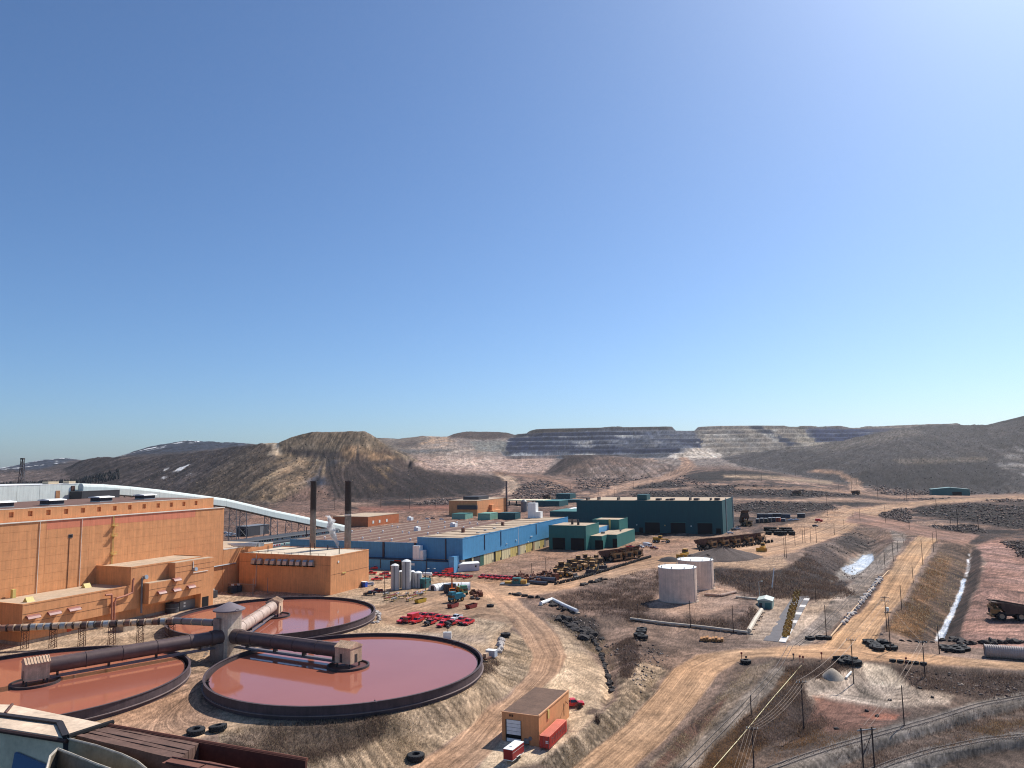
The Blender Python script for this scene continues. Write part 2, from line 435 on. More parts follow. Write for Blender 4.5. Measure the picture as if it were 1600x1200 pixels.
# far to near
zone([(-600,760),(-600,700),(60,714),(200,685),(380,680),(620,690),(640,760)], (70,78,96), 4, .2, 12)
snow = np.clip((S2 + 4 * fbm(X2 / 260, Y2 / 200, 3, 77) - 1.9) * 3, 0, 1)
zone([(0,760),(0,718),(60,714),(200,685),(380,685),(430,690),(200,722)], (225,230,236), 3, sub=snow * (Y2 > 4600))
zone([(560,760),(560,640),(1550,640),(1550,760)], (146,134,128), 6, .08, 5)
zone([(585,684),(640,680),(700,678),(720,715),(600,718)], (136,124,114), 8, .08, 5)
zone([(640,690),(700,682),(720,700),(790,690),(790,712),(640,712)], (176,158,146), 12, .1, 5, sub=PTC3 * .5 + .5)
zone([(705,676),(735,671),(800,676),(815,683),(760,687),(700,684)], (98,84,80), 4)
zone([(800,684),(815,674),(860,667),(1050,663),(1098,672),(1100,700),(1060,716),(790,716),(780,700)], (116,124,142), 5, .1, 2)  # pit wall tone, distance haze mixed into its blue
zone([(1085,672),(1120,662),(1250,664),(1300,668),(1310,700),(1130,714),(1100,700)], (154,146,138), 5, .1, 2)
zone([(1240,668),(1270,668),(1300,690),(1330,690),(1330,697),(1250,697)], (188,178,160), 6, sub=PTC3 * .6 + .3)
zone([(1255,668),(1350,668),(1405,670),(1395,680),(1320,689),(1275,690)], (104,112,136), 5)
BENCH_SHADE = (62,74,108)  # shade and haze blue of the bench faces, painted as ground colour
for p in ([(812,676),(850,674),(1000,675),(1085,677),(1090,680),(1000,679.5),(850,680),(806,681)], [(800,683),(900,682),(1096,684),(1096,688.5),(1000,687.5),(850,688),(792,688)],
          [(786,691),(900,690),(1100,691),(1094,695.5),(950,694.5),(850,695),(785,696)], [(783,698),(900,697),(1070,697),(1060,705),(1000,705.5),(900,706),(784,706)]): zone(p, BENCH_SHADE, 1.4, .1, 2)
zone([(788,709),(900,708.5),(1050,708),(1045,713.5),(900,714),(790,715)], (96,102,116), 2, .1, 3)
for y in (681, 689, 696, 707): zone([(795,y - .3),(1090,y - .8),(1090,y + .9),(795,y + 1.1)], (196,196,194), 1.4, sub=N(120, 33, -.1, .15))  # pale lines: sunlight on the ledges painted into the colour
zone([(800,682),(815,673),(860,666),(1050,662),(1062,669),(900,671),(815,680)], (98,92,90), 3)
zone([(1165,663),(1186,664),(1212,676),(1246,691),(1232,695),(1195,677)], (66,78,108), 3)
for y in (671, 679, 686, 692.5): zone([(1100,y),(1215,y - .5),(1215,y + 1.2),(1100,y + 1.6)], (196,190,180), 1.4, sub=N(120, 34, -.1, .15))
for y in (675, 683, 690): zone([(1100,y),(1205,y - .5),(1210,y + 2.4),(1100,y + 2.6)], (112,108,112), 2, sub=N(120, 35, -.05, .15))
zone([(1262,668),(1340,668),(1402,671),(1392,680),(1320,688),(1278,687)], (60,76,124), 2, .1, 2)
zone([(1290,676),(1390,675),(1388,677),(1290,678.5)], (130,140,160), 1.5, amount=.7)
zone([(650,690),(670,680),(700,682),(712,690),(690,697),(655,699)], (190,160,134), 5, sub=PTC3); zone([(735,690),(790,688),(792,706),(745,706)], (138,138,134), 4)
zone([(620,703),(700,701),(715,704),(640,709)], (128,124,122), 3); zone([(615,694),(650,688),(655,696),(630,700)], (116,104,98), 4); zone([(700,700),(740,699),(735,712),(690,712)], (186,172,160), 4, sub=PTC3)
zone([(755,716),(786,715),(782,727),(762,732),(757,724)], (228,212,198), 3, sub=N(60, 36, -.15, .1)); zone([(690,720),(735,717),(745,722),(720,730),(690,728)], (204,180,150), 4, sub=N(60, 37, -.1, .12))
zone([(855,741),(870,725),(885,714),(893,716),(880,730),(868,742)], (78,62,60), 3); zone([(950,727),(1000,724),(1050,726),(1052,734),(980,735)], (84,78,78), 3); zone([(980,717),(1020,716),(1030,721),(990,724)], (176,150,134), 3)
zone([(1060,663),(1330,664),(1560,660),(1560,668),(1380,672),(1300,669)], (122,114,108), 3, amount=.6)
zone([(600,712),(800,714),(870,714),(850,741),(780,742),(640,745)], (178,152,140), 8, .12, 5)
zone([(660,716),(700,713),(785,716),(780,732),(745,733),(690,726)], (206,184,168), 8, sub=PTC3 * .7 + .2)
zone([(1040,714),(1070,703),(1105,697),(1125,708),(1130,715),(1060,717)], (206,194,182), 4, .3, 3)
# mid ground
zone([(560,760),(870,738),(1060,730),(1130,728),(1350,755),(1600,768),(1900,772),(1900,850),(-700,850),(-700,756)], (132,106,95), 8, .15, 1.2)
zone([(560,760),(870,738),(1060,730),(1350,755),(1900,772),(1900,850),(500,850)], (96,80,76), 6, sub=N(60, 61, -.05, .12))
zone([(560,760),(870,738),(1060,730),(1350,755),(1900,772),(1900,850),(500,850)], (70,60,60), 5, sub=N(26, 67, .14, .26) * .9)
zone([(560,760),(870,738),(1060,730),(1350,755),(1900,772),(1900,850),(500,850)], (170,140,122), 4, sub=N(45, 63, .08, .25) * .8)
zone([(850,742),(866,725),(882,714),(900,710),(985,713),(1060,730),(1050,748),(900,749)], (126,106,98), 5, .3, 3)
zone([(850,742),(880,714),(900,710),(950,711),(905,722),(870,741)], (92,78,76), 5, .3, 3)
zone([(920,728),(1030,722),(1062,738),(1040,748),(910,748)], (150,132,124), 8, sub=PTC3)
for p in ([(1080,762),(1160,757),(1300,764),(1335,776),(1240,776),(1130,772)], [(1060,742),(1130,734),(1200,738),(1230,742),(1190,750),(1090,752)], [(1140,790),(1200,782),(1300,788),(1310,797),(1200,802),(1150,800)], [(985,772),(1060,766),(1130,770),(1130,778),(1000,782)],
          [(1370,800),(1410,793),(1425,805),(1420,822),(1380,812)], [(1420,793),(1520,786),(1600,792),(1720,800),(1720,830),(1600,828),(1500,812),(1440,806)], [(1450,822),(1520,820),(1545,832),(1480,834)], [(1290,783),(1370,781),(1390,788),(1320,792)],
          [(640,790),(690,780),(760,786),(790,794),(700,797),(640,798)], [(600,783),(650,783),(640,792),(590,790)], [(1560,846),(1610,846),(1640,880),(1600,872)], [(1250,728),(1330,738),(1345,748),(1300,744)], [(960,757),(1050,752),(1070,760),(980,765)]):
    zone(p, (66,57,56), 4, .14, 3.2)
zone([(560,800),(800,792),(800,815),(560,815)], (150,112,98), 5, amount=.6)
# hills
zone([(-600,760),(-600,735),(60,734),(128,715),(190,712),(300,705),(345,700),(436,690),(450,712),(420,792),(250,775),(180,758),(0,757)], (88,79,78), 4, .42, 8)
zone([(-600,760),(0,740),(100,733),(110,752),(60,757)], (122,108,104), 5, .2, 5)
zone([(395,693),(436,690),(520,715),(430,790),(350,785),(290,770)], (108,94,82), 14, .42, 8)
zone([(430,693),(455,680),(480,674),(570,673),(610,697),(660,722),(440,716)], (128,112,94), 5, .42, 5)
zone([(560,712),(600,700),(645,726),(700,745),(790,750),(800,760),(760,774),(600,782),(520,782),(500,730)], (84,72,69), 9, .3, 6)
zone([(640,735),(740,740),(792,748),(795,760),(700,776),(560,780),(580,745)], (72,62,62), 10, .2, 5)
zone([(440,702),(560,706),(620,722),(470,716)], (84,74,72), 5, .2, 7)
zone([(520,698),(560,697),(620,715),(600,720),(545,718)], (160,128,96), 8, sub=np.clip(S2 * .5 + .5, 0, 1))
zone([(440,715),(520,716),(545,722),(500,745),(440,780),(360,788),(400,745)], (150,128,102), 12, sub=np.clip(S2 * .5 + .3, 0, 1))
zone([(440,735),(480,722),(500,745),(460,770),(400,775)], (152,128,106), 14, sub=np.clip(S2 * .45 + .1, 0, 1))
zone([(568,728),(610,730),(615,765),(580,765)], (156,128,90), 10, sub=np.clip(S2 * .5 + .2, 0, 1))
zone([(190,735),(270,725),(320,728),(250,760)], (228,230,232), 4, sub=np.clip((S2 + fbm(X2 / 90, Y2 / 120, 2, 5) * 3 - 1.5) * 3, 0, 1))
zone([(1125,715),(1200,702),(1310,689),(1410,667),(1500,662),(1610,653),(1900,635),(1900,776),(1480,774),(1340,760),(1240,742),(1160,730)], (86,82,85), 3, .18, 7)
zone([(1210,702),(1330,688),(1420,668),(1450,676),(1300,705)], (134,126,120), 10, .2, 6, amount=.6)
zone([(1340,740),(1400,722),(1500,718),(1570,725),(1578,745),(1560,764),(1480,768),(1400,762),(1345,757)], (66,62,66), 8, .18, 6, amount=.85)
zone([(1395,718),(1540,714),(1545,720),(1410,726)], (140,126,112), 5, amount=.6)
zone([(1560,722),(1585,700),(1610,690),(1640,770),(1590,768),(1570,750)], (150,146,144), 10, amount=.6, sub=PTC3)
zone([(1540,664),(1570,657),(1600,648),(1900,625),(1900,640),(1600,656)], (62,60,64), 2)
# works pad
zone([(-300,1160),(-300,960),(0,905),(350,900),(580,885),(760,880),(860,852),(1130,838),(1235,840),(1060,870),(900,900),(800,925),(815,960),(785,1000),(750,1052),(640,1100),(470,1135),(345,1145),(180,1190),(0,1190)], (192,164,136), 4, .12, .06)
zone([(690,880),(860,852),(1130,838),(1235,840),(1060,870),(900,897),(780,920)], (172,136,114), 5, .1, .06)
zone([(150,1100),(320,1045),(335,1090),(350,1130),(200,1180)], (176,142,118), 16, .25)
zone([(590,985),(640,965),(760,955),(790,975),(760,1010),(640,995)], (196,172,146), 8)
zone([(630,990),(760,990),(760,1005),(700,1005)], (160,142,128), 8, amount=.7)
zone([(700,905),(800,905),(800,925),(760,932)], (182,146,116), 8)
zone([(400,800),(660,795),(860,800),(900,830),(560,850),(360,850)], (160,126,110), 8)
zone([(1060,860),(1150,845),(1320,790),(1350,800),(1300,830),(1240,862),(1080,890)], (186,150,122), 6, .2)
zone([(1110,880),(1220,868),(1235,885),(1180,896),(1110,892)], (184,154,128), 6)
# banks and scrub below the pad
zone([(345,1145),(400,1137),(470,1134),(560,1120),(650,1094),(752,1047),(780,1002),(800,985),(838,1010),(830,1050),(745,1128),(640,1199),(540,1230),(380,1230),(330,1200)], (172,150,126), 4, .34, .3)
zone([(352,1150),(400,1139),(470,1137),(550,1128),(610,1120),(600,1150),(520,1185),(430,1195),(350,1170)], (120,102,90), 14, .25, .35, amount=.85)
zone([(640,1110),(740,1062),(765,1030),(780,1020),(770,1060),(700,1105),(620,1135)], (112,92,80), 10, .25, .35, sub=PTC2)
zone([(850,1000),(890,1000),(945,1050),(957,1090),(905,1144),(840,1192),(740,1215),(770,1160),(800,1115),(850,1070),(880,1040)], (206,180,150), 8, .12, .08)
zone([(850,960),(900,985),(945,1040),(955,1085),(940,1110),(880,1060),(880,1010)], (190,166,140), 10, .2, .1, amount=.7)
zone([(840,1195),(907,1143),(945,1112),(985,1078),(1000,1062),(1040,1050),(1024,1080),(982,1128),(890,1203)], (162,142,120), 5, .4, .35)
zone([(870,1140),(920,1110),(950,1090),(960,1100),(900,1160)], (120,100,88), 8, sub=PTC2)
zone([(800,925),(870,960),(985,970),(1100,990),(1170,1000),(1150,1015),(1060,1030),(1025,1078),(985,1085),(945,1050),(900,990),(850,965)], (146,122,108), 8, .2, .35)
zone([(975,1030),(1030,1040),(1045,1050),(1000,1090),(965,1100),(965,1060)], (176,154,130), 8, .4, .4)
zone([(855,960),(930,965),(945,1000),(920,1010),(885,985)], (78,68,64), 8, .2, .7)
zone([(960,1005),(985,998),(998,1010),(995,1040),(980,1060),(968,1045)], (94,78,74), 6, .2, .3)
zone([(1000,985),(1040,990),(1035,1020),(1000,1030)], (118,98,88), 10, sub=PTC2)
zone([(780,925),(860,930),(930,915),(1005,898),(1055,884),(1110,895),(1200,895),(1180,960),(1160,985),(985,970),(870,955)], (140,116,104), 8, .25, .4)
zone([(860,935),(960,915),(1000,905),(1030,915),(1010,955),(985,966),(880,952)], (108,88, 82), 10, .2, .45, sub=PTC2 * .8 + .3)
zone([(980,962),(1090,970),(1150,970),(1180,950),(1190,960),(1165,988),(1080,978),(985,970)], (100,82,76), 6, .2, .4)
zone([(1010,945),(1040,925),(1120,905),(1150,920),(1165,940),(1110,960),(1040,960)], (178,148,130), 6, .1, .1)
zone([(1115,885),(1250,895),(1340,935),(1290,940),(1180,930),(1110,905)], (84,70,68), 6, .25, .6)
zone([(1190,905),(1240,880),(1262,862),(1345,925),(1290,940),(1220,930)], (78,66,64), 6, .3, .6)
zone([(1255,858),(1290,850),(1355,905),(1330,905),(1270,880)], (98,84,80), 6, .35, .6)
zone([(1285,850),(1325,834),(1340,832),(1372,845),(1360,860),(1320,868)], (116,100,92), 6, .35, .6)
zone([(1300,850),(1330,835),(1365,848),(1325,860)], (82,72,70), 5, .3, .4, amount=.8)
zone([(1180,940),(1215,935),(1258,930),(1218,1005),(1170,1000)], (178,156,138), 6, .2, .08)
zone([(1258,945),(1310,930),(1280,965),(1240,1000),(1225,1000)], (182,160,140), 8, .2, .08)
zone([(1300,908),(1320,880),(1350,862),(1368,864),(1370,880),(1335,905)], (160,150,142), 6)
zone([(1313,888),(1335,880),(1347,868),(1363,866),(1365,876),(1350,891),(1333,899),(1320,895)], (205,210,214), 3, .02, .0)
# strip, haul-road bank, ditch, pink yard
zone([(1225,1012),(1262,980),(1302,938),(1381,860),(1397,845),(1390,825),(1412,826),(1416,842),(1402,866),(1372,901),(1340,942),(1300,982),(1262,1008)], (150,136,126), 4, .3, .05)
zone([(1300,985),(1345,943),(1378,900),(1404,866),(1425,847),(1403,868),(1387,895),(1360,937),(1338,960),(1300,1000)], (116,92,80), 4, .2, .3)
zone([(1378,985),(1395,958),(1420,936),(1440,897),(1460,864),(1476,848),(1520,852),(1512,880),(1494,935),(1462,1000),(1440,1004)], (112,90,76), 4, .4, .4)
zone([(1385,985),(1400,958),(1440,955),(1450,975),(1430,990),(1445,1002)], (146,108,72), 8, .3, .3)
zone([(1440,900),(1465,866),(1490,870),(1470,930),(1430,950),(1425,935)], (142,104,70), 10, .3, .3, amount=.7)
zone([(1470,1000),(1496,935),(1508,900),(1520,856),(1536,860),(1532,900),(1512,950),(1500,1005)], (92,74,68), 6, .3, .4)
zone([(1462,1001),(1478,967),(1494,937),(1503,905),(1509,905),(1500,938),(1486,969),(1474,1001)], (214,216,220), 2.5, .05, .02)
zone([(1507,900),(1513,865),(1516,865),(1514,890),(1511,903)], (205,205,208), 2, .05, .02, sub=PTC2 + .3)
zone([(1500,1004),(1512,955),(1534,905),(1540,875),(1525,852),(1560,840),(1600,872),(1720,900),(1720,1020),(1520,1012)], (168,128,114), 5, .3, .06)
zone([(1530,900),(1545,880),(1560,900),(1540,960)], (140,104,94), 10, amount=.6)
# lower right
zone([(1000,1199),(1100,1110),(1150,1040),(1225,1028),(1340,1032),(1600,1050),(1900,1060),(1900,1400),(900,1400)], (122,104, 94), 5, .2, .35)
zone([(1010,1199),(1110,1105),(1175,1040),(1215,1032),(1140,1110),(1055,1199)], (150,132,116), 5, .3, .25)
zone([(1060,1150),(1110,1105),(1140,1085),(1100,1140),(1040,1199),(1020,1199)], (120,84,72), 5, .3, .2, amount=.8)
zone([(1040,1215),(1120,1130),(1170,1080),(1205,1045),(1235,1040),(1200,1085),(1150,1140),(1085,1215)], (142,130,120), 4, .3, .05)
zone([(1120,1160),(1200,1085),(1235,1045),(1260,1050),(1240,1100),(1200,1160),(1140,1215),(1080,1215)], (116,88,64), 8, .2, .4)
zone([(1160,1130),(1200,1090),(1250,1060),(1270,1110),(1300,1130),(1260,1150),(1150,1170)], (96,80,74), 8, .2, .5)
zone([(1230,1040),(1300,1035),(1340,1045),(1290,1060),(1240,1062)], (98,82,76), 6, .2, .4)
zone([(1260,1062),(1345,1035),(1395,1042),(1420,1070),(1490,1085),(1480,1100),(1370,1105),(1260,1090)], (178,162,148), 8, .3, .15)
zone([(1345,1036),(1390,1040),(1420,1075),(1360,1070)], (196,182,166), 6, .3, .1)
zone([(1280,1090),(1340,1100),(1420,1115),(1380,1135),(1300,1145),(1260,1130)], (146,108,94), 10, .2, .2)
zone([(1335,1112),(1360,1115),(1405,1118),(1400,1125),(1345,1124)], (206,134,108), 4, sub=PTC2)
zone([(1270,1088),(1300,1082),(1300,1092),(1275,1096)], (206,146,118), 5, sub=PTC2)
zone([(1395,1042),(1500,1050),(1600,1058),(1700,1065),(1700,1080),(1560,1095),(1490,1085),(1430,1075)], (102,86,80), 6, .25, .4)
zone([(1480,1150),(1560,1125),(1720,1110),(1720,1135),(1540,1158),(1440,1175)], (122,98,66), 8, .2, .3, sub=PTC2)
zone([(1180,1212),(1205,1196),(1295,1162),(1375,1139),(1450,1119),(1525,1095),(1600,1081),(1720,1060),(1720,1082),(1600,1105),(1540,1119),(1470,1142),(1390,1165),(1270,1215)], (146,136,128), 4, .15, .06)
zone([(1345,1206),(1450,1167),(1537,1149),(1600,1142),(1720,1132),(1720,1156),(1620,1168),(1560,1172),(1490,1188),(1440,1212)], (142,134,128), 4, .15, .06)
for name, r_, c_, k in roadlist:
    c = np.array(lin(*ROADCOL[name], CK), np.float32)
    BASE[r_, c_] += (c - BASE[r_, c_]) * k[:, None]
    ST[r_, c_] += (.24 - ST[r_, c_]) * k; RE[r_, c_] *= 1 - .9 * k
# tones that follow the ground's own streaks, lumps and grain
# terraces of the pit walls
pitm = inpoly(U, V, [(792,716),(780,700),(800,683),(815,673),(860,660),(1250,658),(1520,655),(1400,684),(1250,700),(1135,714)]) & (Y2 > 3300) & (Y2 < 4480)
pitf = blur(pitm.astype(np.float32), 3)
hillf = np.clip((Y2 - 1500) / 300, 0, 1) * (SLOPE > .12)
tone = 1 + ST * S1 * .6 + ST * S2 * .3
tone *= 1 + .35 * fbm(X2 / 6, Y2 / 6, 3, 91) * (1 - ROADM * .6) + .25 * fbm(X2 / 60, Y2 / 60, 3, 95) + (.5 - .3 * ROADM) * (WN - .5) + (.85 - .4 * hillf - .35 * pitf) * np.clip(Y2 / 900 - .5, 0, 1) * fbm(T2 * 300, np.log(Y2) * 190, 3, 66, .7)
BASE *= np.clip(tone, .25, 2.2)[..., None]
warm = (.10 * fbm(X2 / 25, Y2 / 25, 3, 99))[..., None]
BASE *= 1 + warm * np.array([1, 0, -1.2], np.float32)
lum = np.clip(BASE @ np.array([.25, .6, .15], np.float32), .01, 2)
BASE = np.clip(BASE * ((lum / .2) ** .26)[..., None] * np.array([1.05, 1.0, .94], np.float32), .012, .8)
# relief
cell = (np.gradient(YY)[:, None] * np.ones((1, NC))).astype(np.float32)
hillw = np.clip((Y2 - 1200) / 600, 0, 1)
Z = ZS + RE * (.10 * S2 * np.clip(SLOPE * 3, .15, 1) + .06 * S1 * np.clip(SLOPE * 3, .2, 1)) 
lump = fbm(T2 * 90, np.log(Y2) * 60, 5, 12, .6)
Z += RE * lump * (.8 - .45 * hillf - .3 * pitf) * (1 - ROADM)
# terraces of the pit walls
hz = (Z + 8 * fbm(X2 / 160, Y2 / 400, 3, 23) - 60) / 27.0
fr = hz - np.floor(hz)
ter = (np.floor(hz) + np.clip((fr - .45) / .4, 0, 1)) * 27.0 + 60
Z += (ter - Z) * pitf * .95
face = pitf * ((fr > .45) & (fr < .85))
BASE *= (1 - .15 * face)[..., None]  # steep bench faces painted darker, as in shade
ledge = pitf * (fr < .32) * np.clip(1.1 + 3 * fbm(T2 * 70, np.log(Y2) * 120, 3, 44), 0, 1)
BASE += (np.array(lin(206, 202, 196, CK), np.float32) - BASE) * (ledge * .3)[..., None]  # flat ledges painted lighter, as in sun
for cx_, cy_ in ((-48.9, 221.8), (-95.0, 297.9), (-132.0, 209.4)):    # soil banked up round the three tanks
    q_ = np.clip((46 - np.hypot(X2 - cx_, Y2 - cy_)) / 6.5, 0, 1); Z += (np.maximum(Z, .85) - Z) * q_ * q_ * (3 - 2 * q_)
ZF = Z.astype(np.float32)
U, V = proj(X2, Y2, ZF)

# ------------------------------------------------------------------ one sheet, its faces shared out among the pieces of the setting
def attr_mesh(name, keep):
    used = np.zeros(NR * NC, bool)
    q = QUADS[keep]
    used[q.ravel()] = True
    idx = np.full(NR * NC, -1, np.int64); idx[used] = np.arange(used.sum())
    me = bpy.data.meshes.new(name)
    P_ = np.stack([X2.ravel()[used], Y2.ravel()[used], ZF.ravel()[used]], 1).astype(np.float32)
    me.vertices.add(len(P_)); me.vertices.foreach_set('co', P_.ravel())
    q = idx[q]
    me.loops.add(q.size); me.loops.foreach_set('vertex_index', q.ravel().astype(np.int32))
    me.polygons.add(len(q)); me.polygons.foreach_set('loop_start', np.arange(0, q.size, 4, dtype=np.int32))
    me.polygons.foreach_set('use_smooth', np.ones(len(q), bool))
    me.update(calc_edges=True)
    a = me.color_attributes.new('soil', 'FLOAT_COLOR', 'POINT')
    c = np.ones((len(P_), 4), np.float32); c[:, :3] = BASE.reshape(-1, 3)[used]
    a.data.foreach_set('color', c.ravel())
    b = me.attributes.new('rough_ground', 'FLOAT', 'POINT')
    b.data.foreach_set('value', RE.ravel()[used].astype(np.float32))
    o = bpy.data.objects.new(name, me); COL.objects.link(o)
    o['kind'] = 'structure'
    return o
ii, jj = np.meshgrid(np.arange(NR - 1), np.arange(NC - 1), indexing='ij')
v0 = (ii * NC + jj).ravel()
QUADS = np.stack([v0, v0 + 1, v0 + NC + 1, v0 + NC], 1)
cu = U[:-1, :-1].ravel(); cv = V[:-1, :-1].ravel(); cy = Y2[:-1, :-1].ravel()
kind = np.zeros(len(QUADS), np.int8)
kind[(ROADM[:-1, :-1] > .5).ravel()] = 1
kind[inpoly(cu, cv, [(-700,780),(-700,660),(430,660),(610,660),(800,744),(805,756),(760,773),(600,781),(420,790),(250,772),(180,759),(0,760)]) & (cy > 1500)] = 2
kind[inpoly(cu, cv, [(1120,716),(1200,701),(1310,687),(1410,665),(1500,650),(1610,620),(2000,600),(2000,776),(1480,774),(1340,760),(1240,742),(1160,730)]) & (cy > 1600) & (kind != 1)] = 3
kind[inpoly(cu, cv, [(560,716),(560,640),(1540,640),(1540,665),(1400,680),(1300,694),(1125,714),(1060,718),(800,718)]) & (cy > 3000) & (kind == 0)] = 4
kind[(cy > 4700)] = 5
kind[inpoly(cu, cv, [(1313,888),(1335,880),(1347,868),(1363,866),(1365,876),(1350,891),(1333,899),(1320,895)]) & (cy < 800)] = 6
kind[inpoly(cu, cv, [(1462,1001),(1478,967),(1494,937),(1503,905),(1509,905),(1500,938),(1486,969),(1474,1001)]) & (cy < 800)] = 7
# ------------------------------------------------------------------ materials
MATS = {}
def nodes(m):
    m.use_nodes = True
    return m.node_tree.nodes, m.node_tree.links, m.node_tree.nodes['Principled BSDF']

def ground_mat(name, rough=0.95, ice=False):
    m = bpy.data.materials.new(name); n, l, b = nodes(m)
    at = n.new('ShaderNodeAttribute'); at.attribute_name = 'soil'
    rg = n.new('ShaderNodeAttribute'); rg.attribute_name = 'rough_ground'
    geo = n.new('ShaderNodeNewGeometry')
    cur = at.outputs['Color']
    for sc_, lo, hi in ((1.7, .80, 1.2), (.45, .76, 1.24), (.12, .74, 1.26), (.035, .8, 1.2)):
        t = n.new('ShaderNodeTexNoise'); t.inputs['Scale'].default_value = sc_; t.inputs['Detail'].default_value = 5; t.inputs['Roughness'].default_value = .7
        l.new(geo.outputs['Position'], t.inputs['Vector'])
        mr = n.new('ShaderNodeMapRange'); mr.inputs['From Min'].default_value = .3; mr.inputs['From Max'].default_value = .7
        mr.inputs['To Min'].default_value = lo; mr.inputs['To Max'].default_value = hi
        l.new(t.outputs['Fac'], mr.inputs['Value'])
        mx = n.new('ShaderNodeMix'); mx.data_type = 'RGBA'; mx.blend_type = 'MULTIPLY'; mx.inputs['Factor'].default_value = 1
        l.new(cur, mx.inputs['A']); l.new(mr.outputs['Result'], mx.inputs['B'])
        cur = mx.outputs['Result']
    l.new(cur, b.inputs['Base Color'])
    t = n.new('ShaderNodeTexNoise'); t.inputs['Scale'].default_value = .9; t.inputs['Detail'].default_value = 8; t.inputs['Roughness'].default_value = .75
    l.new(geo.outputs['Position'], t.inputs['Vector'])
    bp = n.new('ShaderNodeBump'); bp.inputs['Strength'].default_value = .8
    ml = n.new('ShaderNodeMath'); ml.operation = 'MULTIPLY_ADD'; ml.inputs[1].default_value = 1.1; ml.inputs[2].default_value = .12
    l.new(rg.outputs['Fac'], ml.inputs[0]); 
    mn = n.new('ShaderNodeMath'); mn.operation = 'MINIMUM'; mn.inputs[1].default_value = 1.2
    l.new(ml.outputs[0], mn.inputs[0]); l.new(mn.outputs[0], bp.inputs['Distance']); l.new(t.outputs['Fac'], bp.inputs['Height'])
    if not ice: l.new(bp.outputs['Normal'], b.inputs['Normal'])
    b.inputs['Roughness'].default_value = rough
    b.inputs['Specular IOR Level'].default_value = .5 if ice else .15
    return m
GM = ground_mat('bare_earth'); IM = ground_mat('grey_ice', .25, True)
for k, nm in enumerate(['ground', 'dirt_road', 'waste_rock_hill', 'waste_rock_hill', 'pit_wall', 'far_hills', 'pond', 'creek']):
    if (kind == k).any():
        o = attr_mesh(nm, kind == k)
        o.data.materials.append(IM if k in (6, 7) else GM)
def PA(u, v, a):                 # photo pixel on the vertical plane a = const of the works grid -> (b, z)
    d = ray(u, v); da = d[0] * cA - d[1] * sA; db = d[0] * sA + d[1] * cA
    k = a / da; return (db * k, HC + d[2] * k)
def PB(u, v, b):                 # ... on the plane b = const -> (a, z)
    d = ray(u, v); da = d[0] * cA - d[1] * sA; db = d[0] * sA + d[1] * cA
    k = b / db; return (da * k, HC + d[2] * k)
def AB(p): return (p[0] * cA - p[1] * sA, p[0] * sA + p[1] * cA)
def gz(x, y): return float(zat(x, y))

def paint_mat(name, rgb, rough=.6, dirt=.18, stain=.0, metal=0.0, scale=.35, ribs=0.0, spec=.4, k=1.0, dust=0.0):
    """painted or bare surface with cloudy dirt, and runs that follow gravity; ribs = pitch in m of vertical profiling"""
    if name in MATS: return MATS[name]
    m = bpy.data.materials.new(name); n, l, b = nodes(m)
    c = lin(*rgb, k) if max(rgb) > 1.01 else rgb
    geo = n.new('ShaderNodeNewGeometry')
    rgbn = n.new('ShaderNodeRGB'); rgbn.outputs[0].default_value = (*c, 1)
    cur = rgbn.outputs[0]
    def mult(vec, sc_, amt, det=4):
        nonlocal cur
        t = n.new('ShaderNodeTexNoise'); t.inputs['Scale'].default_value = sc_; t.inputs['Detail'].default_value = det; t.inputs['Roughness'].default_value = .65
        l.new(vec, t.inputs['Vector'])
        mr = n.new('ShaderNodeMapRange'); mr.inputs['From Min'].default_value = .3; mr.inputs['From Max'].default_value = .7
        mr.inputs['To Min'].default_value = 1 - amt; mr.inputs['To Max'].default_value = 1 + amt * .5
        l.new(t.outputs['Fac'], mr.inputs['Value'])
        mx = n.new('ShaderNodeMix'); mx.data_type = 'RGBA'; mx.blend_type = 'MULTIPLY'; mx.inputs['Factor'].default_value = 1
        l.new(cur, mx.inputs['A']); l.new(mr.outputs['Result'], mx.inputs['B']); cur = mx.outputs['Result']
    mult(geo.outputs['Position'], scale, dirt)
    mult(geo.outputs['Position'], scale * 7, dirt * .7)
    if stain:
        mp = n.new('ShaderNodeMapping'); mp.inputs['Scale'].default_value = (1, 1, .06)
        l.new(geo.outputs['Position'], mp.inputs['Vector']); mult(mp.outputs['Vector'], 1.1, stain, 6)
    if dust:
        t = n.new('ShaderNodeTexNoise'); t.inputs['Scale'].default_value = .25; t.inputs['Detail'].default_value = 6
        l.new(geo.outputs['Position'], t.inputs['Vector'])
        mx = n.new('ShaderNodeMix'); mx.data_type = 'RGBA'
        mr = n.new('ShaderNodeMapRange'); mr.inputs['From Min'].default_value = .45; mr.inputs['From Max'].default_value = .7; mr.inputs['To Max'].default_value = dust
        l.new(t.outputs['Fac'], mr.inputs['Value']); l.new(mr.outputs['Result'], mx.inputs['Factor'])
        l.new(cur, mx.inputs['A']); mx.inputs['B'].default_value = (*lin(166, 124, 100, .7), 1); cur = mx.outputs['Result']
    l.new(cur, b.inputs['Base Color'])
    b.inputs['Roughness'].default_value = rough; b.inputs['Metallic'].default_value = metal
    b.inputs['Specular IOR Level'].default_value = spec
    MATS[name] = m
    return m
PM = paint_mat
ORANGE = PM('orange_wall_paint', (224,154,100), .75, .12, .2)
SALMON = PM('salmon_wall_paint', (222,132,98), .75, .08, .14)
BLUE = PM('blue_cladding', (72,146,192), .6, .10, .14)
GREEN = PM('green_cladding', (14,80,86), .6, .10, .14)
GREEN2 = PM('mid_green_cladding', (44,112,106), .6, .10, .14)
PALE = PM('pale_cladding', (226,234,226), .6, .07, .14)
WHITE = PM('white_paint', (238,238,234), .55, .08, .10)
CREAM = PM('cream_door_paint', (222,208,160), .6, .08, .14)
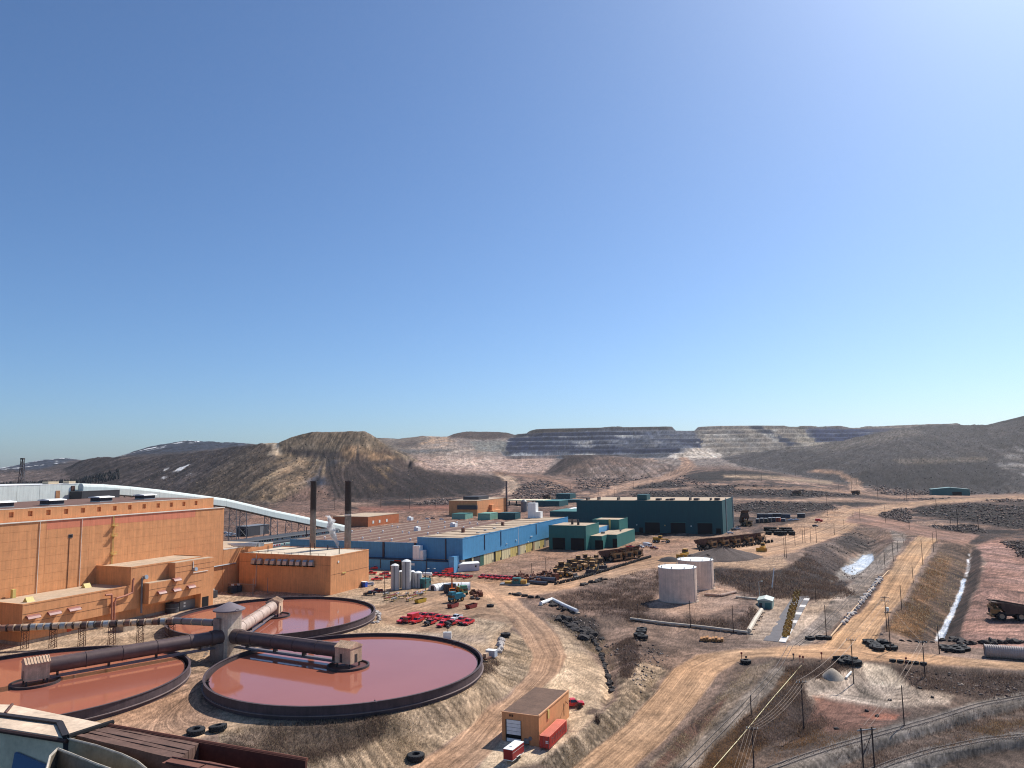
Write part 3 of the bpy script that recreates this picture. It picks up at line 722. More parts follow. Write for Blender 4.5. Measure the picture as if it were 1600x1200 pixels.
YELLOWD = PM('yellow_door_paint', (210,188,108), .6, .1, .16)
ROOF = PM('gravel_roof', (190,166,138), .95, .22)
ROOFB = PM('brown_roof', (116,84,70), .95, .25)
CURB = PM('roof_curb', (226,216,200), .8, .1)
CHAR = PM('charcoal_cladding', (62,64,70), .7, .12, .1)
STEEL = PM('grey_steel', (120,122,124), .5, .15)
DSTEEL = PM('dark_steel', (64,56,56), .6, .2)
RUST = PM('rusty_steel', (112,72,54), .85, .35, .2)
CONC = PM('weathered_concrete', (176,158,138), .9, .25, .3)
GALV = PM('galvanised_steel', (176,182,184), .4, .12, .0, .6)
BLACK = PM('black_rubber', (40,40,42), .85, .25)
VOID = PM('dark_opening', (22,22,26), .9, .1)
GLASS = PM('dark_glass', (30,36,44), .12, .0, spec=.8)
RED = PM('red_car_paint', (222,44,52), .3, .12, dust=.25)
DKRED = PM('dark_red_paint', (150,24,34), .4, .15)
BROWNRED = PM('skip_red_paint', (140,52,46), .7, .25)
YEL = PM('machine_yellow', (214,160,56), .5, .2, dust=.5)
RUSTBODY = PM('dusty_dump_body', (104,74,62), .85, .3, dust=.5)
TEAL = PM('teal_paint', (52,110,110), .55, .12)
WOOD = PM('weathered_pole_wood', (78,64,58), .9, .25)
NAVY = PM('navy_steel', (46,56,74), .5, .15)

class MB:
    def __init__(s): s.v = []; s.f = []; s.m = []
    def face(s, pts, mi=0):
        i = len(s.v); s.v += [tuple(p) for p in pts]; s.f.append(tuple(range(i, i + len(pts)))); s.m.append(mi); return s
    def box(s, x0, y0, z0, x1, y1, z1, mi=0, top=None, M=None):
        i = len(s.v)
        p = [(x0,y0,z0),(x1,y0,z0),(x1,y1,z0),(x0,y1,z0),(x0,y0,z1),(x1,y0,z1),(x1,y1,z1),(x0,y1,z1)]
        if M is not None: p = [tuple(M @ Vector(q)) for q in p]
        s.v += p
        s.f += [(i+3,i+2,i+1,i),(i+4,i+5,i+6,i+7),(i,i+1,i+5,i+4),(i+1,i+2,i+6,i+5),(i+2,i+3,i+7,i+6),(i+3,i,i+4,i+7)]
        s.m += [mi, mi if top is None else top, mi, mi, mi, mi]; return s
    def hexa(s, p, mi=0):        # eight free corners, bottom ring then top ring
        i = len(s.v); s.v += [tuple(q) for q in p]
        s.f += [(i+3,i+2,i+1,i),(i+4,i+5,i+6,i+7),(i,i+1,i+5,i+4),(i+1,i+2,i+6,i+5),(i+2,i+3,i+7,i+6),(i+3,i,i+4,i+7)]; s.m += [mi] * 6; return s
    def prism(s, poly, z0, z1, mi=0, axis='z'):
        i = len(s.v); n = len(poly)
        f = (lambda p, h: (p[0], p[1], h)) if axis == 'z' else ((lambda p, h: (h, p[0], p[1])) if axis == 'x' else (lambda p, h: (p[0], h, p[1])))
        s.v += [f(p, z0) for p in poly] + [f(p, z1) for p in poly]
        s.f += [tuple(range(i + n - 1, i - 1, -1)), tuple(range(i + n, i + 2 * n))] + [(i + k, i + (k + 1) % n, i + n + (k + 1) % n, i + n + k) for k in range(n)]
        s.m += [mi] * (n + 2); return s
    def cyl(s, p, q, r, r2=None, n=10, mi=0, caps=True):
        p = Vector(p); q = Vector(q); r2 = r if r2 is None else r2
        d = (q - p).normalized(); u = d.orthogonal().normalized(); w = d.cross(u); i = len(s.v)
        for c, R in ((p, r), (q, r2)):
            for k in range(n):
                a = 2 * math.pi * k / n; s.v.append(tuple(c + u * (R * math.cos(a)) + w * (R * math.sin(a))))
        s.f += [(i + k, i + (k + 1) % n, i + n + (k + 1) % n, i + n + k) for k in range(n)]; s.m += [mi] * n
        if caps: s.f += [tuple(range(i + n - 1, i - 1, -1)), tuple(range(i + n, i + 2 * n))]; s.m += [mi, mi]
        return s
    def lathe(s, prof, n=32, mi=0, c=(0, 0), closed=False):
        i = len(s.v)
        for r, z in prof:
            for k in range(n):
                a = 2 * math.pi * k / n; s.v.append((c[0] + r * math.cos(a), c[1] + r * math.sin(a), z))
        P_ = len(prof)
        for j in range(P_ if closed else P_ - 1):
            for k in range(n):
                a = i + j * n; b_ = i + ((j + 1) % P_) * n
                s.f.append((a + k, a + (k + 1) % n, b_ + (k + 1) % n, b_ + k)); s.m.append(mi)
        return s
    def tube(s, pts, r, n=6, mi=0):
        for a, b in zip(pts[:-1], pts[1:]): s.cyl(a, b, r, n=n, mi=mi)
        return s
    def mesh(s, name, mats):
        me = bpy.data.meshes.new(name); me.from_pydata(s.v, [], s.f)
        for m in (mats if isinstance(mats, (list, tuple)) else [mats]): me.materials.append(m)
        if max(s.m, default=0) > 0: me.polygons.foreach_set('material_index', s.m)
        me.update(); return me
    def build(s, name, mats, parent=None, loc=None, rotz=0, smooth=False):
        me = s.mesh(name, mats)
        if smooth:
            me.polygons.foreach_set('use_smooth', [True] * len(me.polygons)); me.update()
            try: me.set_sharp_from_angle(angle=math.radians(40))
            except Exception: pass
        return put(name, me, parent, loc, rotz)
def put(name, me, parent=None, loc=None, rotz=0):
    o = bpy.data.objects.new(name, me); COL.objects.link(o)
    if parent is not None: o.parent = parent
    if loc is not None: o.location = loc
    o.rotation_euler = (0, 0, rotz)
    return o
def tag(o, label=None, cat=None, group=None, kind=None):
    if label: o['label'] = label
    if cat: o['category'] = cat
    if group: o['group'] = group
    if kind: o['kind'] = kind
    return o
def thing(name, label, cat, loc=(0, 0, 0), rotz=0, group=None):
    o = put(name, None, None, loc, rotz)
    o.empty_display_size = .5
    return tag(o, label, cat, group)
KIDS = {}
def dup(root, loc, rotz, label=None, group=None):
    if root.name not in KIDS: KIDS[root.name] = [(c, list(c.children)) for c in root.children]
    r = root.copy(); COL.objects.link(r); r.location = loc; r.rotation_euler = (0, 0, rotz)
    if label: r['label'] = label
    if group: r['group'] = group
    for c, gs in KIDS[root.name]:
        k = c.copy(); COL.objects.link(k); k.parent = r
        for g in gs:
            h = g.copy(); COL.objects.link(h); h.parent = k
    return r
def works(name, label, cat, a, b, z=0, group=None):
    """thing standing square to the works grid, its own axes x = right, y = away"""
    return thing(name, label, cat, W(a, b, z), -AP, group)
def rel(o, p):                   # world point -> local of an unscaled thing turned about z
    d = Vector(p) - Vector(o.location); c, s = math.cos(-o.rotation_euler[2]), math.sin(-o.rotation_euler[2])
    return Vector((d.x * c - d.y * s, d.x * s + d.y * c, d.z))
rnd = random.Random(11)

# ------------------------------------------------------------------ the concentrator mill
t = works('mill_building', 'huge orange windowless mill with horizontal panel courses and a caged ladder', 'building', -286.5, 289)
L0 = -190
MB().box(-84, L0, 0, -.1, 0, 41.7).build('wall', ORANGE, t)
pw, ph, g = 18.5, 3.4, .06
pm = {}
for c in range(12):
    z1 = 41.75 - c * ph; z0 = max(z1 - ph + g, .3)
    for k in range(10):
        y1 = -.05 - k * pw; y0 = y1 - pw + g
        key = (round(z1 - z0, 2), (c == 0 and k in (1, 2, 3, 4)) or (c == 0 and k == 6))
        if key not in pm:
            pm[key] = MB().box(0, 0, 0, .14, pw - g, z1 - z0).mesh('wall_panel', SALMON if key[1] else ORANGE)
        o = put('wall_panel', pm[key], t, (-.12 + rnd.uniform(-.015, .015), y0, z0))
MB().box(-1.6, L0, 41.75, .35, .1, 42.1).build('ledge', CURB, t)
# upper tier with square recesses
ys = [289 - b for b in (184.3,191.6,198.9,206.3,213.7,221.1,228.6,236.1,243.6,251.2,258.6,266.0,273.4)]
MB().box(-80, L0, 42.1, -3.6, -4.4, 46.9).build('parapet_wall', ORANGE, t)
edges = [-4.4] + sorted([-y for y in ys], reverse=True)
f = MB()
cuts = sorted([-y for y in ys] + [L0 + 15 * 0 - 0 for _ in ()])
extra = [c for c in np.arange(min(cuts) - 7.4, L0 + 3, -7.4)]
cuts = sorted(list(extra) + cuts)
prev = L0
for c in cuts:
    f.box(-3.6, prev, 42.1, -2.9, c - .9, 46.95)
    f.box(-3.6, c - .9, 42.1, -2.9, c + .9, 43.9); f.box(-3.6, c - .9, 45.9, -2.9, c + .9, 46.95)
    prev = c + .9
f.box(-3.6, prev, 42.1, -2.9, -4.4, 46.95)
f.build('parapet_face', ORANGE, t)
MB().box(-79, L0, 46.9, -3.6, -4.4, 47.0).build('roof', ROOFB, t)
MB().box(-3.6, L0, 46.96, -2.85, -4.3, 47.2).build('coping', CURB, t)
lad = MB()
for (y, zz) in ((289 - 226, 0),):
    yy = -y
    for sx in (-.35, .35): lad.box(.15, yy + sx - .05, 21.5, .3, yy + sx + .05, 42.4)
    for i in range(50): lad.box(.17, yy - .35, 21.8 + i * .41, .25, yy + .35, 21.86 + i * .41)
lo = lad.build('ladder', YELLOWD, t)
for zz in (25.6, 33.2, 37.5):
    MB().box(.1, -63.9, zz, 1.6, -61.8, zz + .12).build('platform', YELLOWD, lo)
    c = MB()
    for i in range(5):
        for y in (-63.9, -61.85): c.box(.15 + .35 * i, y, zz + .12, .2 + .35 * i, y + .05, zz + 1.1)
    for y in (-63.9, -61.85): c.box(.1, y, zz + 1.1, 1.6, y + .05, zz + 1.16)
    c.box(1.55, -63.9, zz + 1.1, 1.6, -61.8, zz + 1.16); c.build('rail', YELLOWD, lo)
pv = MB().box(0, -.9, -.7, .12, .9, .7, 0).box(.12, -.75, -.55, .16, .75, .55, 1)
b_, z_ = PA(110.5, 837.5, -286.4); pv.build('louvre', [STEEL, VOID], t, (.05, b_ - 289, z_))
MB().box(.05, b_ - 289 - .55, 0.4, .2, b_ - 289 - .4, z_ - .7).build('conduit', RUST, t)
for u in (62.5, 128): # pale downpipes
    b_, _ = PA(u * 1.0 - .5, 830, -286.4); MB().cyl((.2, b_ - 289, 1), (.2, b_ - 289, 41.5), .12, n=6).build('downpipe', CURB, t)
for u, v in ((6, 793), (86, 789), (163, 784), (231, 780)):
    p = G(u, v, 47.0); a_, b_ = AB(p)
    o = MB().box(-3.2, -3.2, .4, 3.2, 3.2, 1.9, 0).box(-3.3, -3.3, 0, 3.3, 3.3, .4, 1).build('roof_vent', [CHAR, GALV], t, (a_ + 286.5 - 2, b_ - 289, 47.05))
    MB().prism([(-3.9, 1.9), (3.9, 1.9), (3.6, 2.3), (0, 2.6), (-3.6, 2.3)], -3.9, 3.9, axis='y').build('cap', WHITE, o)
# low block joining the mill to the boiler house
t = works('link_building', 'low orange block with flat pale roof between mill and boiler house', 'building', -286.5, 289.2)
MB().box(-60, 0, 0, 0, 36, 20.6).build('wall', ORANGE, t)
MB().box(-59.6, .4, 20.6, -.4, 35.6, 20.8).build('roof', ROOF, t)
MB().box(-60, -.1, 20.6, .1, .4, 21.2).box(-.4, .4, 20.6, .1, 36, 21.2).build('coping', CURB, t)
p = MB(); 
for i in range(4): p.cyl((-3 - i * 1.2, 9.5, 21.6 + .3 * i), (9 - i, 13 + i * 2, 21.4 + .3 * i), .35, n=8)
p.build('roof_pipe', GALV, t, smooth=True)
for i in range(9): MB().box(-1 + i * 1.1, 16, 20.8, -.6 + i * 1.1, 20, 22.6).build('cooling_fin', GALV, t)
MB().cyl((.5, -32, 13), (.5, 8, 13.2), .35, n=8).build('wall_pipe', GALV, t, smooth=True)

# annexes along the mill wall
t = works('mill_annex', 'long low orange annex overhanging its base, small roofed hoods along wall', 'building', -266, 175.3)
MB().box(-20.5, 0, 4.9, 0, 43.6, 14.1).build('upper_wall', ORANGE, t)
MB().box(-20.5, 1.5, 0, -2.2, 84, 4.9).build('base_wall', ORANGE, t)
MB().box(-20.5, 1.2, 0, -1.9, 84, 1.1).build('plinth', CONC, t)
MB().box(-20.3, .3, 14.1, -.3, 43.6, 14.3).build('roof', ROOF, t)
MB().box(-20.5, -.1, 14.1, .1, .3, 14.6).box(-.3, .3, 14.1, .1, 43.6, 14.6).build('coping', ORANGE, t)
for zz in (7.9, 10.9):
    MB().box(0, 0, zz, .05, 43.6, zz + .1).build('panel_joint', RUST, t)
def hood(par, y, z, w, col):
    o = MB().prism([(-.3, 0), (1.6, -.75), (1.75, -.55), (1.2, .15), (.5, .55), (-.3, .6)], -w / 2, w / 2, axis='y').build('hood', col, par, (0, y, z))
    MB().box(.05, w / 2, -.3, .25, w / 2 + 1.1, .0).build('bracket', RUST, o)
for u, v, col in ((50, 963, SALMON), (83, 957, RUST), (114, 951, SALMON)):
    b_, z_ = PA(u, v, -266); hood(t, b_ - 175.3, z_, 4.6, PM('hood_tin', (150,92,82), .5, .2))
for u, v in ((45, 940), (135, 918)):
    q = G(u, v, 14.3); a_, b_ = AB(q)
    MB().prism([(-1.3, 0), (1.3, 0), (0, 1.7)], -1.4, 1.4, axis='y').build('roof_ridge_vent', YELLOWD, t, (a_ + 266, b_ - 175.3, 14.3))
MB().box(-19.5, 8, 14.3, -18.2, 9.2, 17.5).build('roof_box', YELLOWD, t)
b_, z_ = PA(108, 989, -268.2); MB().box(-2.2, b_ - 176.2, 0, -2.0, b_ - 174.6, 3.4).build('door', PM('door_red', (206,82,40)), t)
# taller block
t = works('mill_annex', 'taller orange annex block with boxed-out bay, wall pipes and roofed hoods', 'building', -266, 218.9)
MB().box(-20.5, 0, 4.9, 0, 40.3, 21.3).build('wall', ORANGE, t)
MB().box(-20.2, .4, 21.3, -.4, 39.8, 21.5).build('roof', ROOF, t)
MB().box(-20.5, -.1, 21.3, .1, .4, 21.9).box(-.4, .4, 21.3, .1, 40.4, 21.9).box(-20.5, 39.9, 21.3, -.4, 40.4, 21.9).build('coping', ORANGE, t)
MB().box(-8, 22, 0, 0, 40.2, 4.9).box(0, 33, 0, 4, 40.2, 4.9).build('base_wall', ORANGE, t)
bay = MB().box(0, 5.6, 6.4, 4, 33, 14.6).box(0, 18.5, 14.6, 4, 40.2, 21.3).box(0, 33, 4.9, 4, 40.2, 14.6).build('bay', ORANGE, t)
MB().box(.2, 5.9, 14.6, 3.8, 18.4, 14.75).box(.2, 18.8, 21.3, 3.8, 40, 21.5).build('bay_roof', ROOF, bay)
MB().box(4, 28, 15.8, 4.25, 36.5, 16.1).box(4, 28, 16.1, 4.25, 28.3, 21).build('trim', CURB, bay)
for zz in (9.2, 12.0, 17.2, 19.4): MB().box(4, 5.7 if zz < 14 else 18.6, zz, 4.05, 33 if zz < 14 else 40, zz + .1).build('panel_joint', RUST, bay)
for u, v in ((251, 925), (274, 921), (297, 916), (274.5, 905)):
    b_, z_ = PA(u, v, -262)
    o = MB().prism([(-.3, 0), (1.6, -.75), (1.75, -.55), (1.2, .15), (.5, .55), (-.3, .6)], -1.9, 1.9, axis='y').build('hood', PM('hood_tin', (150,92,82)), t, (4, b_ - 218.9, z_))
    MB().box(.05, 1.9, -.3, .25, 2.9, 0).build('bracket', RUST, o)
for u, v in ((302, 890), (227, 902.5)):
    b_, z_ = PA(u, v, -262 if u > 300 else -265); MB().cyl((0, 0, 0), (1.8, 0, .3), .8, .9, n=12).build('exhaust_cowl', GALV, t, (4 if u > 300 else 0, b_ - 218.9, z_), smooth=True)
pp = lambda pts, r, nm, m: MB().tube([((.9 if len(q) < 3 else q[2]), PA(q[0], q[1], -265)[0] - 218.9, PA(q[0], q[1], -265)[1]) for q in pts], r, 8).build(nm, m, t, smooth=True)
pp([(228, 903), (222, 904), (221, 958)], .4, 'wall_pipe', STEEL)
pp([(210, 904), (208, 908), (207, 926), (196, 931), (182, 935), (179, 942), (178.5, 972)], .4, 'wall_pipe', PM('salmon_pipe', (186,120,94)))
pp([(165, 930), (175, 929), (175, 968)], .4, 'wall_pipe', PM('salmon_pipe', (186,120,94)))
b_, z_ = PA(309, 940, -262); MB().box(3.9, 33.8, .1, 4.06, 37.5, 4.6).build('doorway', VOID, t)

# boiler house with its two stacks
t = works('boiler_house', 'orange flat-roofed building with row of round hoods and twin stacks behind', 'building', -227, 298.3)
MB().box(-57.5, 0, 0, 0, 32, 17.9).build('wall', ORANGE, t)
MB().box(-57.2, .4, 17.9, -.4, 31.6, 18.1).build('roof', PM('pale_roof', (212,194,168), .95, .2), t)
MB().box(-57.5, -.08, 17.9, .08, .4, 18.45).box(-.4, .4, 17.9, .08, 32, 18.45).box(-57.5, 31.6, 17.9, -.4, 32.05, 18.45).build('coping', ORANGE, t)
MB().box(-57.5, -.06, 14, 0, 0, 14.08).box(0, 0, 9.4, .05, 32, 9.5).build('panel_joint', RUST, t)
for i, u in enumerate((398, 407.5, 419, 428, 438.5, 447.5, 458, 467.5, 478, 488)):
    a_, z_ = PB(u, 877 + (u - 398) * .035, 298)
    o = MB().prism([(-2.1, -1.0), (-.2, -1.6), (-.2, 1.5), (-.9, 1.5), (-1.7, .7)], -1.15, 1.15, axis='x').build('hood', GALV, t, (a_ + 227, 0, z_))
    MB().prism([(-2.0, -1.3), (-.1, -1.9), (-.1, -1.55), (-2.05, -.98)], -1.35, 1.35, axis='x').build('hood_lip', VOID, o)
post = MB().box(-.06, -.06, 0, .06, .06, 1.3).mesh('rail_post', DSTEEL)
for i in range(12): put('rail_post', post, t, (-50 + i * 4.2, 1.0, 18.1)); put('rail_post', post, t, (-50 + i * 4.2, 30.5, 18.1))
MB().box(-50, .96, 19.3, -3, 1.04, 19.4).box(-50, 30.46, 19.3, -3, 30.54, 19.4).build('handrail', DSTEEL, t)
for x, y, h in ((-14, 2, 6), (-4, 12, 4), (-46, 8, 3.4), (-32, 28, 3), (-22, 26, 2.4)): MB().cyl((0, 0, 0), (0, 0, h), .22, n=8).build('vent_pipe', DSTEEL, t, (x, y, 18.1))
MB().box(-.05, 9, 9.0, .35, 12, 9.5).build('light_bracket', YELLOWD, t)
MB().cyl((0, 6, 15.1), (.2, 6, 15.1), .55, n=14).build('wall_fan', PALE, t)
for x in (-46,): MB().cyl((x, -.3, 2), (x, -.3, 17.8), .15, n=6).build('downpipe', CURB, t)
def stack_mat():
    m = PM('sooty_stack', (150,140,128), .8, .3, .3)
    n, l = m.node_tree.nodes, m.node_tree.links; b = n['Principled BSDF']
    src = b.inputs['Base Color'].links[0].from_socket
    geo = n.new('ShaderNodeNewGeometry'); sp = n.new('ShaderNodeSeparateXYZ'); l.new(geo.outputs['Position'], sp.inputs[0])
    tn = n.new('ShaderNodeTexNoise'); tn.inputs['Scale'].default_value = .4; l.new(geo.outputs['Position'], tn.inputs['Vector'])
    ad = n.new('ShaderNodeMath'); ad.operation = 'MULTIPLY_ADD'; ad.inputs[1].default_value = 5; l.new(tn.outputs['Fac'], ad.inputs[0]); l.new(sp.outputs['Z'], ad.inputs[2])
    mr = n.new('ShaderNodeMapRange'); mr.inputs['From Min'].default_value = 37.5; mr.inputs['From Max'].default_value = 41; l.new(ad.outputs[0], mr.inputs['Value'])
    mx = n.new('ShaderNodeMix'); mx.data_type = 'RGBA'; l.new(mr.outputs['Result'], mx.inputs['Factor']); l.new(src, mx.inputs['A']); mx.inputs['B'].default_value = (.045, .035, .03, 1)
    l.new(mx.outputs['Result'], b.inputs['Base Color']); return m
SM = stack_mat()
for a_, lab, rr in ((-268, 'left chimney stack, sooty black upper half over pale riveted base', 1.6), (-244.6, 'right chimney stack, rust-streaked dark top with a pale collar', 1.7)):
    s = works('chimney_stack', lab, 'chimney', a_, 336, 0, 'twin stacks behind the boiler house')
    MB().lathe([(rr * 1.08, 0), (rr * 1.04, 20), (rr, 54), (rr * .8, 54), (rr * .8, 52)], 20).build('shaft', SM, s, smooth=True)
    rb = MB()
    for z in np.arange(18.5, 53, 1.7): rb.lathe([(rr * 1.05, z), (rr * 1.09, z + .08), (rr * 1.05, z + .16)], 20)
    rb.build('hoop', SM, s)
    MB().lathe([(rr, 53.3), (rr * 1.15, 53.4), (rr * 1.15, 54.05), (rr, 54.1)], 20).build('rim', DSTEEL, s)
    if a_ > -250: MB().lathe([(rr, 35.2), (rr * 1.12, 35.3), (rr * 1.12, 36), (rr, 36.1)], 20).build('collar', CURB, s)
    lad = MB()
    for x in (-.25, .25): lad.box(rr * 1.1, x, 2, rr * 1.1 + .1, x + .06, 53)
    lad.build('ladder', DSTEEL, s)

# ------------------------------------------------------------------ pale building, conveyor, dark sheds
AG = -393.0
b_e, zt = PA(128, 756, AG - 3); t = works('crusher_building', 'pale grey-green tall clad building behind the mill roof', 'building', AG - 3, b_e, 0)
MB().box(-60, -150, 0, 0, 0, zt).build('wall', PALE, t)
pnl = MB().box(0, 0, 0, .12, 12.0, 7.9).mesh('wall_panel', PALE)
for c in range(3):
    for k in range(12): put('wall_panel', pnl, t, (rnd.uniform(-.03, .02), -.1 - 12.15 * (k + 1), zt - 8.0 * (c + 1)))
MB().box(-60, -150, zt, .2, .15, zt + .3).build('coping', WHITE, t)
MB().box(0, -6.5, 10, .7, -4.6, zt - 1).build('column', PM('rust_column', (96,62,52), .8, .3), t)
for y, w in ((-17, 6), (-5, 4)): MB().box(-9, y, zt + .3, -4, y + w, zt + 1.7).build('roof_unit', PM('roof_unit_tan', (200,180,150)), t)
for u, v in ((30, 786), (58, 785), (105, 783), (112, 782)):
    y_, z_ = PA(u, v, AG - 3); MB().box(.1, y_ - b_e - .4, z_ - .3, .35, y_ - b_e + .4, z_ + .3).build('wall_light', DSTEEL, t)
y_, z_ = PA(89, 778, AG - 3); MB().box(.1, y_ - b_e - 1, z_ - 3, .35, y_ - b_e + 1.4, z_ + 4).build('stair_cage', PM('orange_rust', (196,140,96), .8, .3), t)
b0, z0 = PA(128, 768, AG + 8); b1, _ = PA(187, 770, AG + 8)
t = works('dark_annex', 'flat-topped charcoal block in front of the pale crusher building', 'building', AG + 8, b0, 0)
MB().box(-10, 0, 0, 0, b1 - b0, z0).build('wall', CHAR, t); MB().box(-10.1, -.1, z0, .1, b1 - b0 + .1, z0 + .25).build('coping', STEEL, t)
# conveyor gallery: arched cover, running away along the works grid
cp = []
for u, v in ((126, 763), (160, 764), (200, 767), (245, 771.5), (300, 778.5), (350, 785), (390, 794), (425, 802.5), (460, 809.5), (495, 817), (520, 822), (541, 826.5)):
    y_, z_ = PA(u, v, AG); cp.append(W(AG, y_, z_))
t = thing('conveyor_gallery', 'long white enclosed conveyor gallery curving down from pale building', 'conveyor', cp[0])
for i, (p, q) in enumerate(zip(cp[:-1], cp[1:])):
    P0, Q0 = rel(t, p), rel(t, q); d = (Q0 - P0).normalized(); sd = Vector((d.y, -d.x, 0)).normalized() * 2.3; h = 2.7
    Q0 = Q0 - d * .12; m = MB(); prof = [(-1, -1), (1, -1), (1, .35), (.8, .75), (.4, 1), (-.4, 1), (-.8, .75), (-1, .35)]
    for e in (P0, Q0): m.v += [tuple(e + sd * a + Vector((0, 0, h * b))) for a, b in prof]
    m.f = [(7, 6, 5, 4, 3, 2, 1, 0), tuple(range(8, 16))] + [(k, (k + 1) % 8, 8 + (k + 1) % 8, 8 + k) for k in range(8)]; m.m = [0] * 10
    m.build('gallery_section', PM('gallery_cladding', (208,218,212), .65, .06, .1), t)
    e = MB()
    for s_ in (-1, 1): e.cyl(P0 + sd * s_ - Vector((0, 0, h * 1.08)), Q0 + sd * s_ - Vector((0, 0, h * 1.08)), .3, n=5)
    e.build('truss', DSTEEL, t)
def bent(i, fr):
    wp = Vector(cp[i]).lerp(Vector(cp[i + 1]), fr); p = rel(t, wp); g0 = gz(wp.x, wp.y) - wp.z + p.z
    m = MB(); w0, w1 = 2.2, 3.2; zt = p.z - 2.9
    if zt - g0 < 1: return
    for s_ in (-1, 1):
        m.cyl((p.x + s_ * w1, p.y, g0), (p.x + s_ * w0, p.y, zt), .3, n=6)
    n = max(2, int((zt - g0) / 6))
    for k in range(n):
        za = g0 + (zt - g0) * k / n; zb = g0 + (zt - g0) * (k + 1) / n
        m.cyl((p.x - w1, p.y, za), (p.x + w0, p.y, zb), .16, n=4); m.cyl((p.x + w1, p.y, za), (p.x - w0, p.y, zb), .16, n=4)
    m.build('trestle', STEEL, t)
for i, fr in ((2, .0), (3, .4), (4, .6), (5, .35), (5, .75), (6, .8), (7, .1), (7, .75), (8, .3), (9, .2)): bent(i, fr)
# charcoal shed and its yard
c0 = G(387, 838.5, 0); t = works('charcoal_shed', 'dark gable-less shed with grey sunlit side below conveyor', 'shed', *AB(c0), 0)
w_ = AB(c0)[0] - PB(369, 838, AB(c0)[1])[0]; ln = PA(421, 830, AB(c0)[0])[0] - AB(c0)[1]
MB().box(-w_, 0, 0, 0, ln, 9).build('wall', CHAR, t); MB().box(-w_ - .2, -.2, 9, .2, ln + .2, 9.3).build('roof', STEEL, t)
MB().box(-w_ * .6, -.1, 0, -w_ * .3, -.01, 7).build('door', VOID, t)
MB().box(0.01, ln * .55, 0, .1, ln * .72, 8).build('patch', STEEL, t)
# long dark terraced roof with glazed strips
t = works('terraced_shed', 'long dark charcoal roof stepped in bands with strips of small windows', 'building', -379, 388, 0)
MB().box(-14, 0, 0, 0, 120, 12).build('roof', CHAR, t)
sx = [(0, 12, 12), (9, 11.2, 9.4)]
WIN = [PM('window_dark', (40,44,50), .2), PM('window_red', (170,60,60)), PM('window_teal', (120,170,160)), PM('window_pale', (200,204,200))]
pane = {}
for k, (x, zt, zb) in enumerate(((0, 10.9, 9.7), (11, 8.3, 7.1))):
    MB().box(x, 0, 0, x + 11, 120, zb - .35 if k else zb - .25).build('lower_roof', CHAR, t)
    MB().box(x - .05, 0, zb - .2, x + .25, 120, zt + .1).build('window_strip', PALE, t)
    for i in range(44):
        m = WIN[rnd.choice((0, 0, 0, 1, 2, 3))]; key = m.name
        if key not in pane: pane[key] = MB().box(0, 0, 0, .12, 1.9, 1.0).mesh('pane', m)
        put('pane', pane[key], t, (x + .22, 1.5 + i * 2.6, zb))
    if k == 0: MB().hexa([(-.2, 0, 11), (1.6, 0, 10.9), (1.6, 120, 10.9), (-.2, 120, 11), (-.2, 0, 12), (1.7, 0, 11.1), (1.7, 120, 11.1), (-.2, 120, 12)]).build('eave', CHAR, t)
MB().cyl((6, 72, 0), (6, 72, 17), .35, n=8).build('vent_stack', DSTEEL, t)
# ------------------------------------------------------------------ blue workshops
t = works('blue_workshop', 'blue flat-roofed workshop with cream vehicle doors along its sunlit side', 'building', -203, 390.5)
MB().box(-30.7, 0, 6.6, 0, 187, 18.5).build('upper_wall', BLUE, t)
MB().box(-30.7, 0, 0, -.8, 187, 6.6).build('lower_wall', CONC, t)
MB().box(-30.4, .3, 18.5, -.3, 186.7, 18.7).build('roof', ROOF, t)
MB().box(-30.7, -.1, 18.5, .1, .3, 19.1).box(-.3, .3, 18.5, .1, 187, 19.1).build('coping', BLUE, t)
for i in range(11): MB().box(-30, 8 + i * 17, 18.7, -.6, 8.8 + i * 17, 18.95).build('roof_joint', ROOFB, t)
for u in (757, 782.5, 838): 
    y = PA(u, 845, -203)[0] - 390.5; MB().box(0, y - .35, 9.4 if u != 838 else 11, .3, y + .35, 18.4).build('downpipe', NAVY, t)
for u in (810,): y = PA(u, 850, -203)[0] - 390.5; MB().box(0, y - .1, 7, .12, y + .1, 18.5).build('wall_joint', WHITE, t)
D_ = [(726.9, 737.5, VOID, 'doorway'), (737.5, 739.4, CREAM, 'door_post'), (739.4, 750, CHAR, 'vehicle_door'), (750, 755.6, PM('door_green', (54,104,88)), 'door_post'), (755.8, 771, CREAM, 'vehicle_door'), (771, 774.4, VOID, 'doorway'),
      (774.6, 783, YELLOWD, 'vehicle_door'), (783, 784, VOID, 'door_post'), (784.2, 797.4, CREAM, 'vehicle_door'), (797.6, 808.4, YELLOWD, 'vehicle_door'), (808.4, 810, VOID, 'doorway'), (810, 813, PM('door_grey', (150,150,144)), 'door_post'),
      (813.2, 821.8, CREAM, 'vehicle_door'), (822, 831.8, YELLOWD, 'vehicle_door'), (832, 833.6, VOID, 'doorway'), (833.6, 835.6, PM('door_tan', (196,160,120)), 'door_post'), (835.8, 843.8, CREAM, 'vehicle_door'), (844, 850.5, YELLOWD, 'vehicle_door'), (850.6, 853, STEEL, 'door_post')]
for u0, u1, m, nm in D_:
    y0 = PA(u0, 878, -203.5)[0] - 390.5; y1 = PA(u1, 878, -203.5)[0] - 390.5
    o = MB().box(-.75 if nm != 'doorway' else -.79, y0, .05, -.35 if nm != 'doorway' else -.7, y1, 6.55).build(nm, m, t)
    if nm == 'vehicle_door':
        for f in (.25, .5, .75): MB().box(-.35, y0 + (y1 - y0) * f - .06, .1, -.3, y0 + (y1 - y0) * f + .06, 6.4).build('door_seam', STEEL, o)
        MB().box(-.35, y1 - 1.6, .3, -.2, y1 - .6, 1.8).build('wicket', CHAR, o)
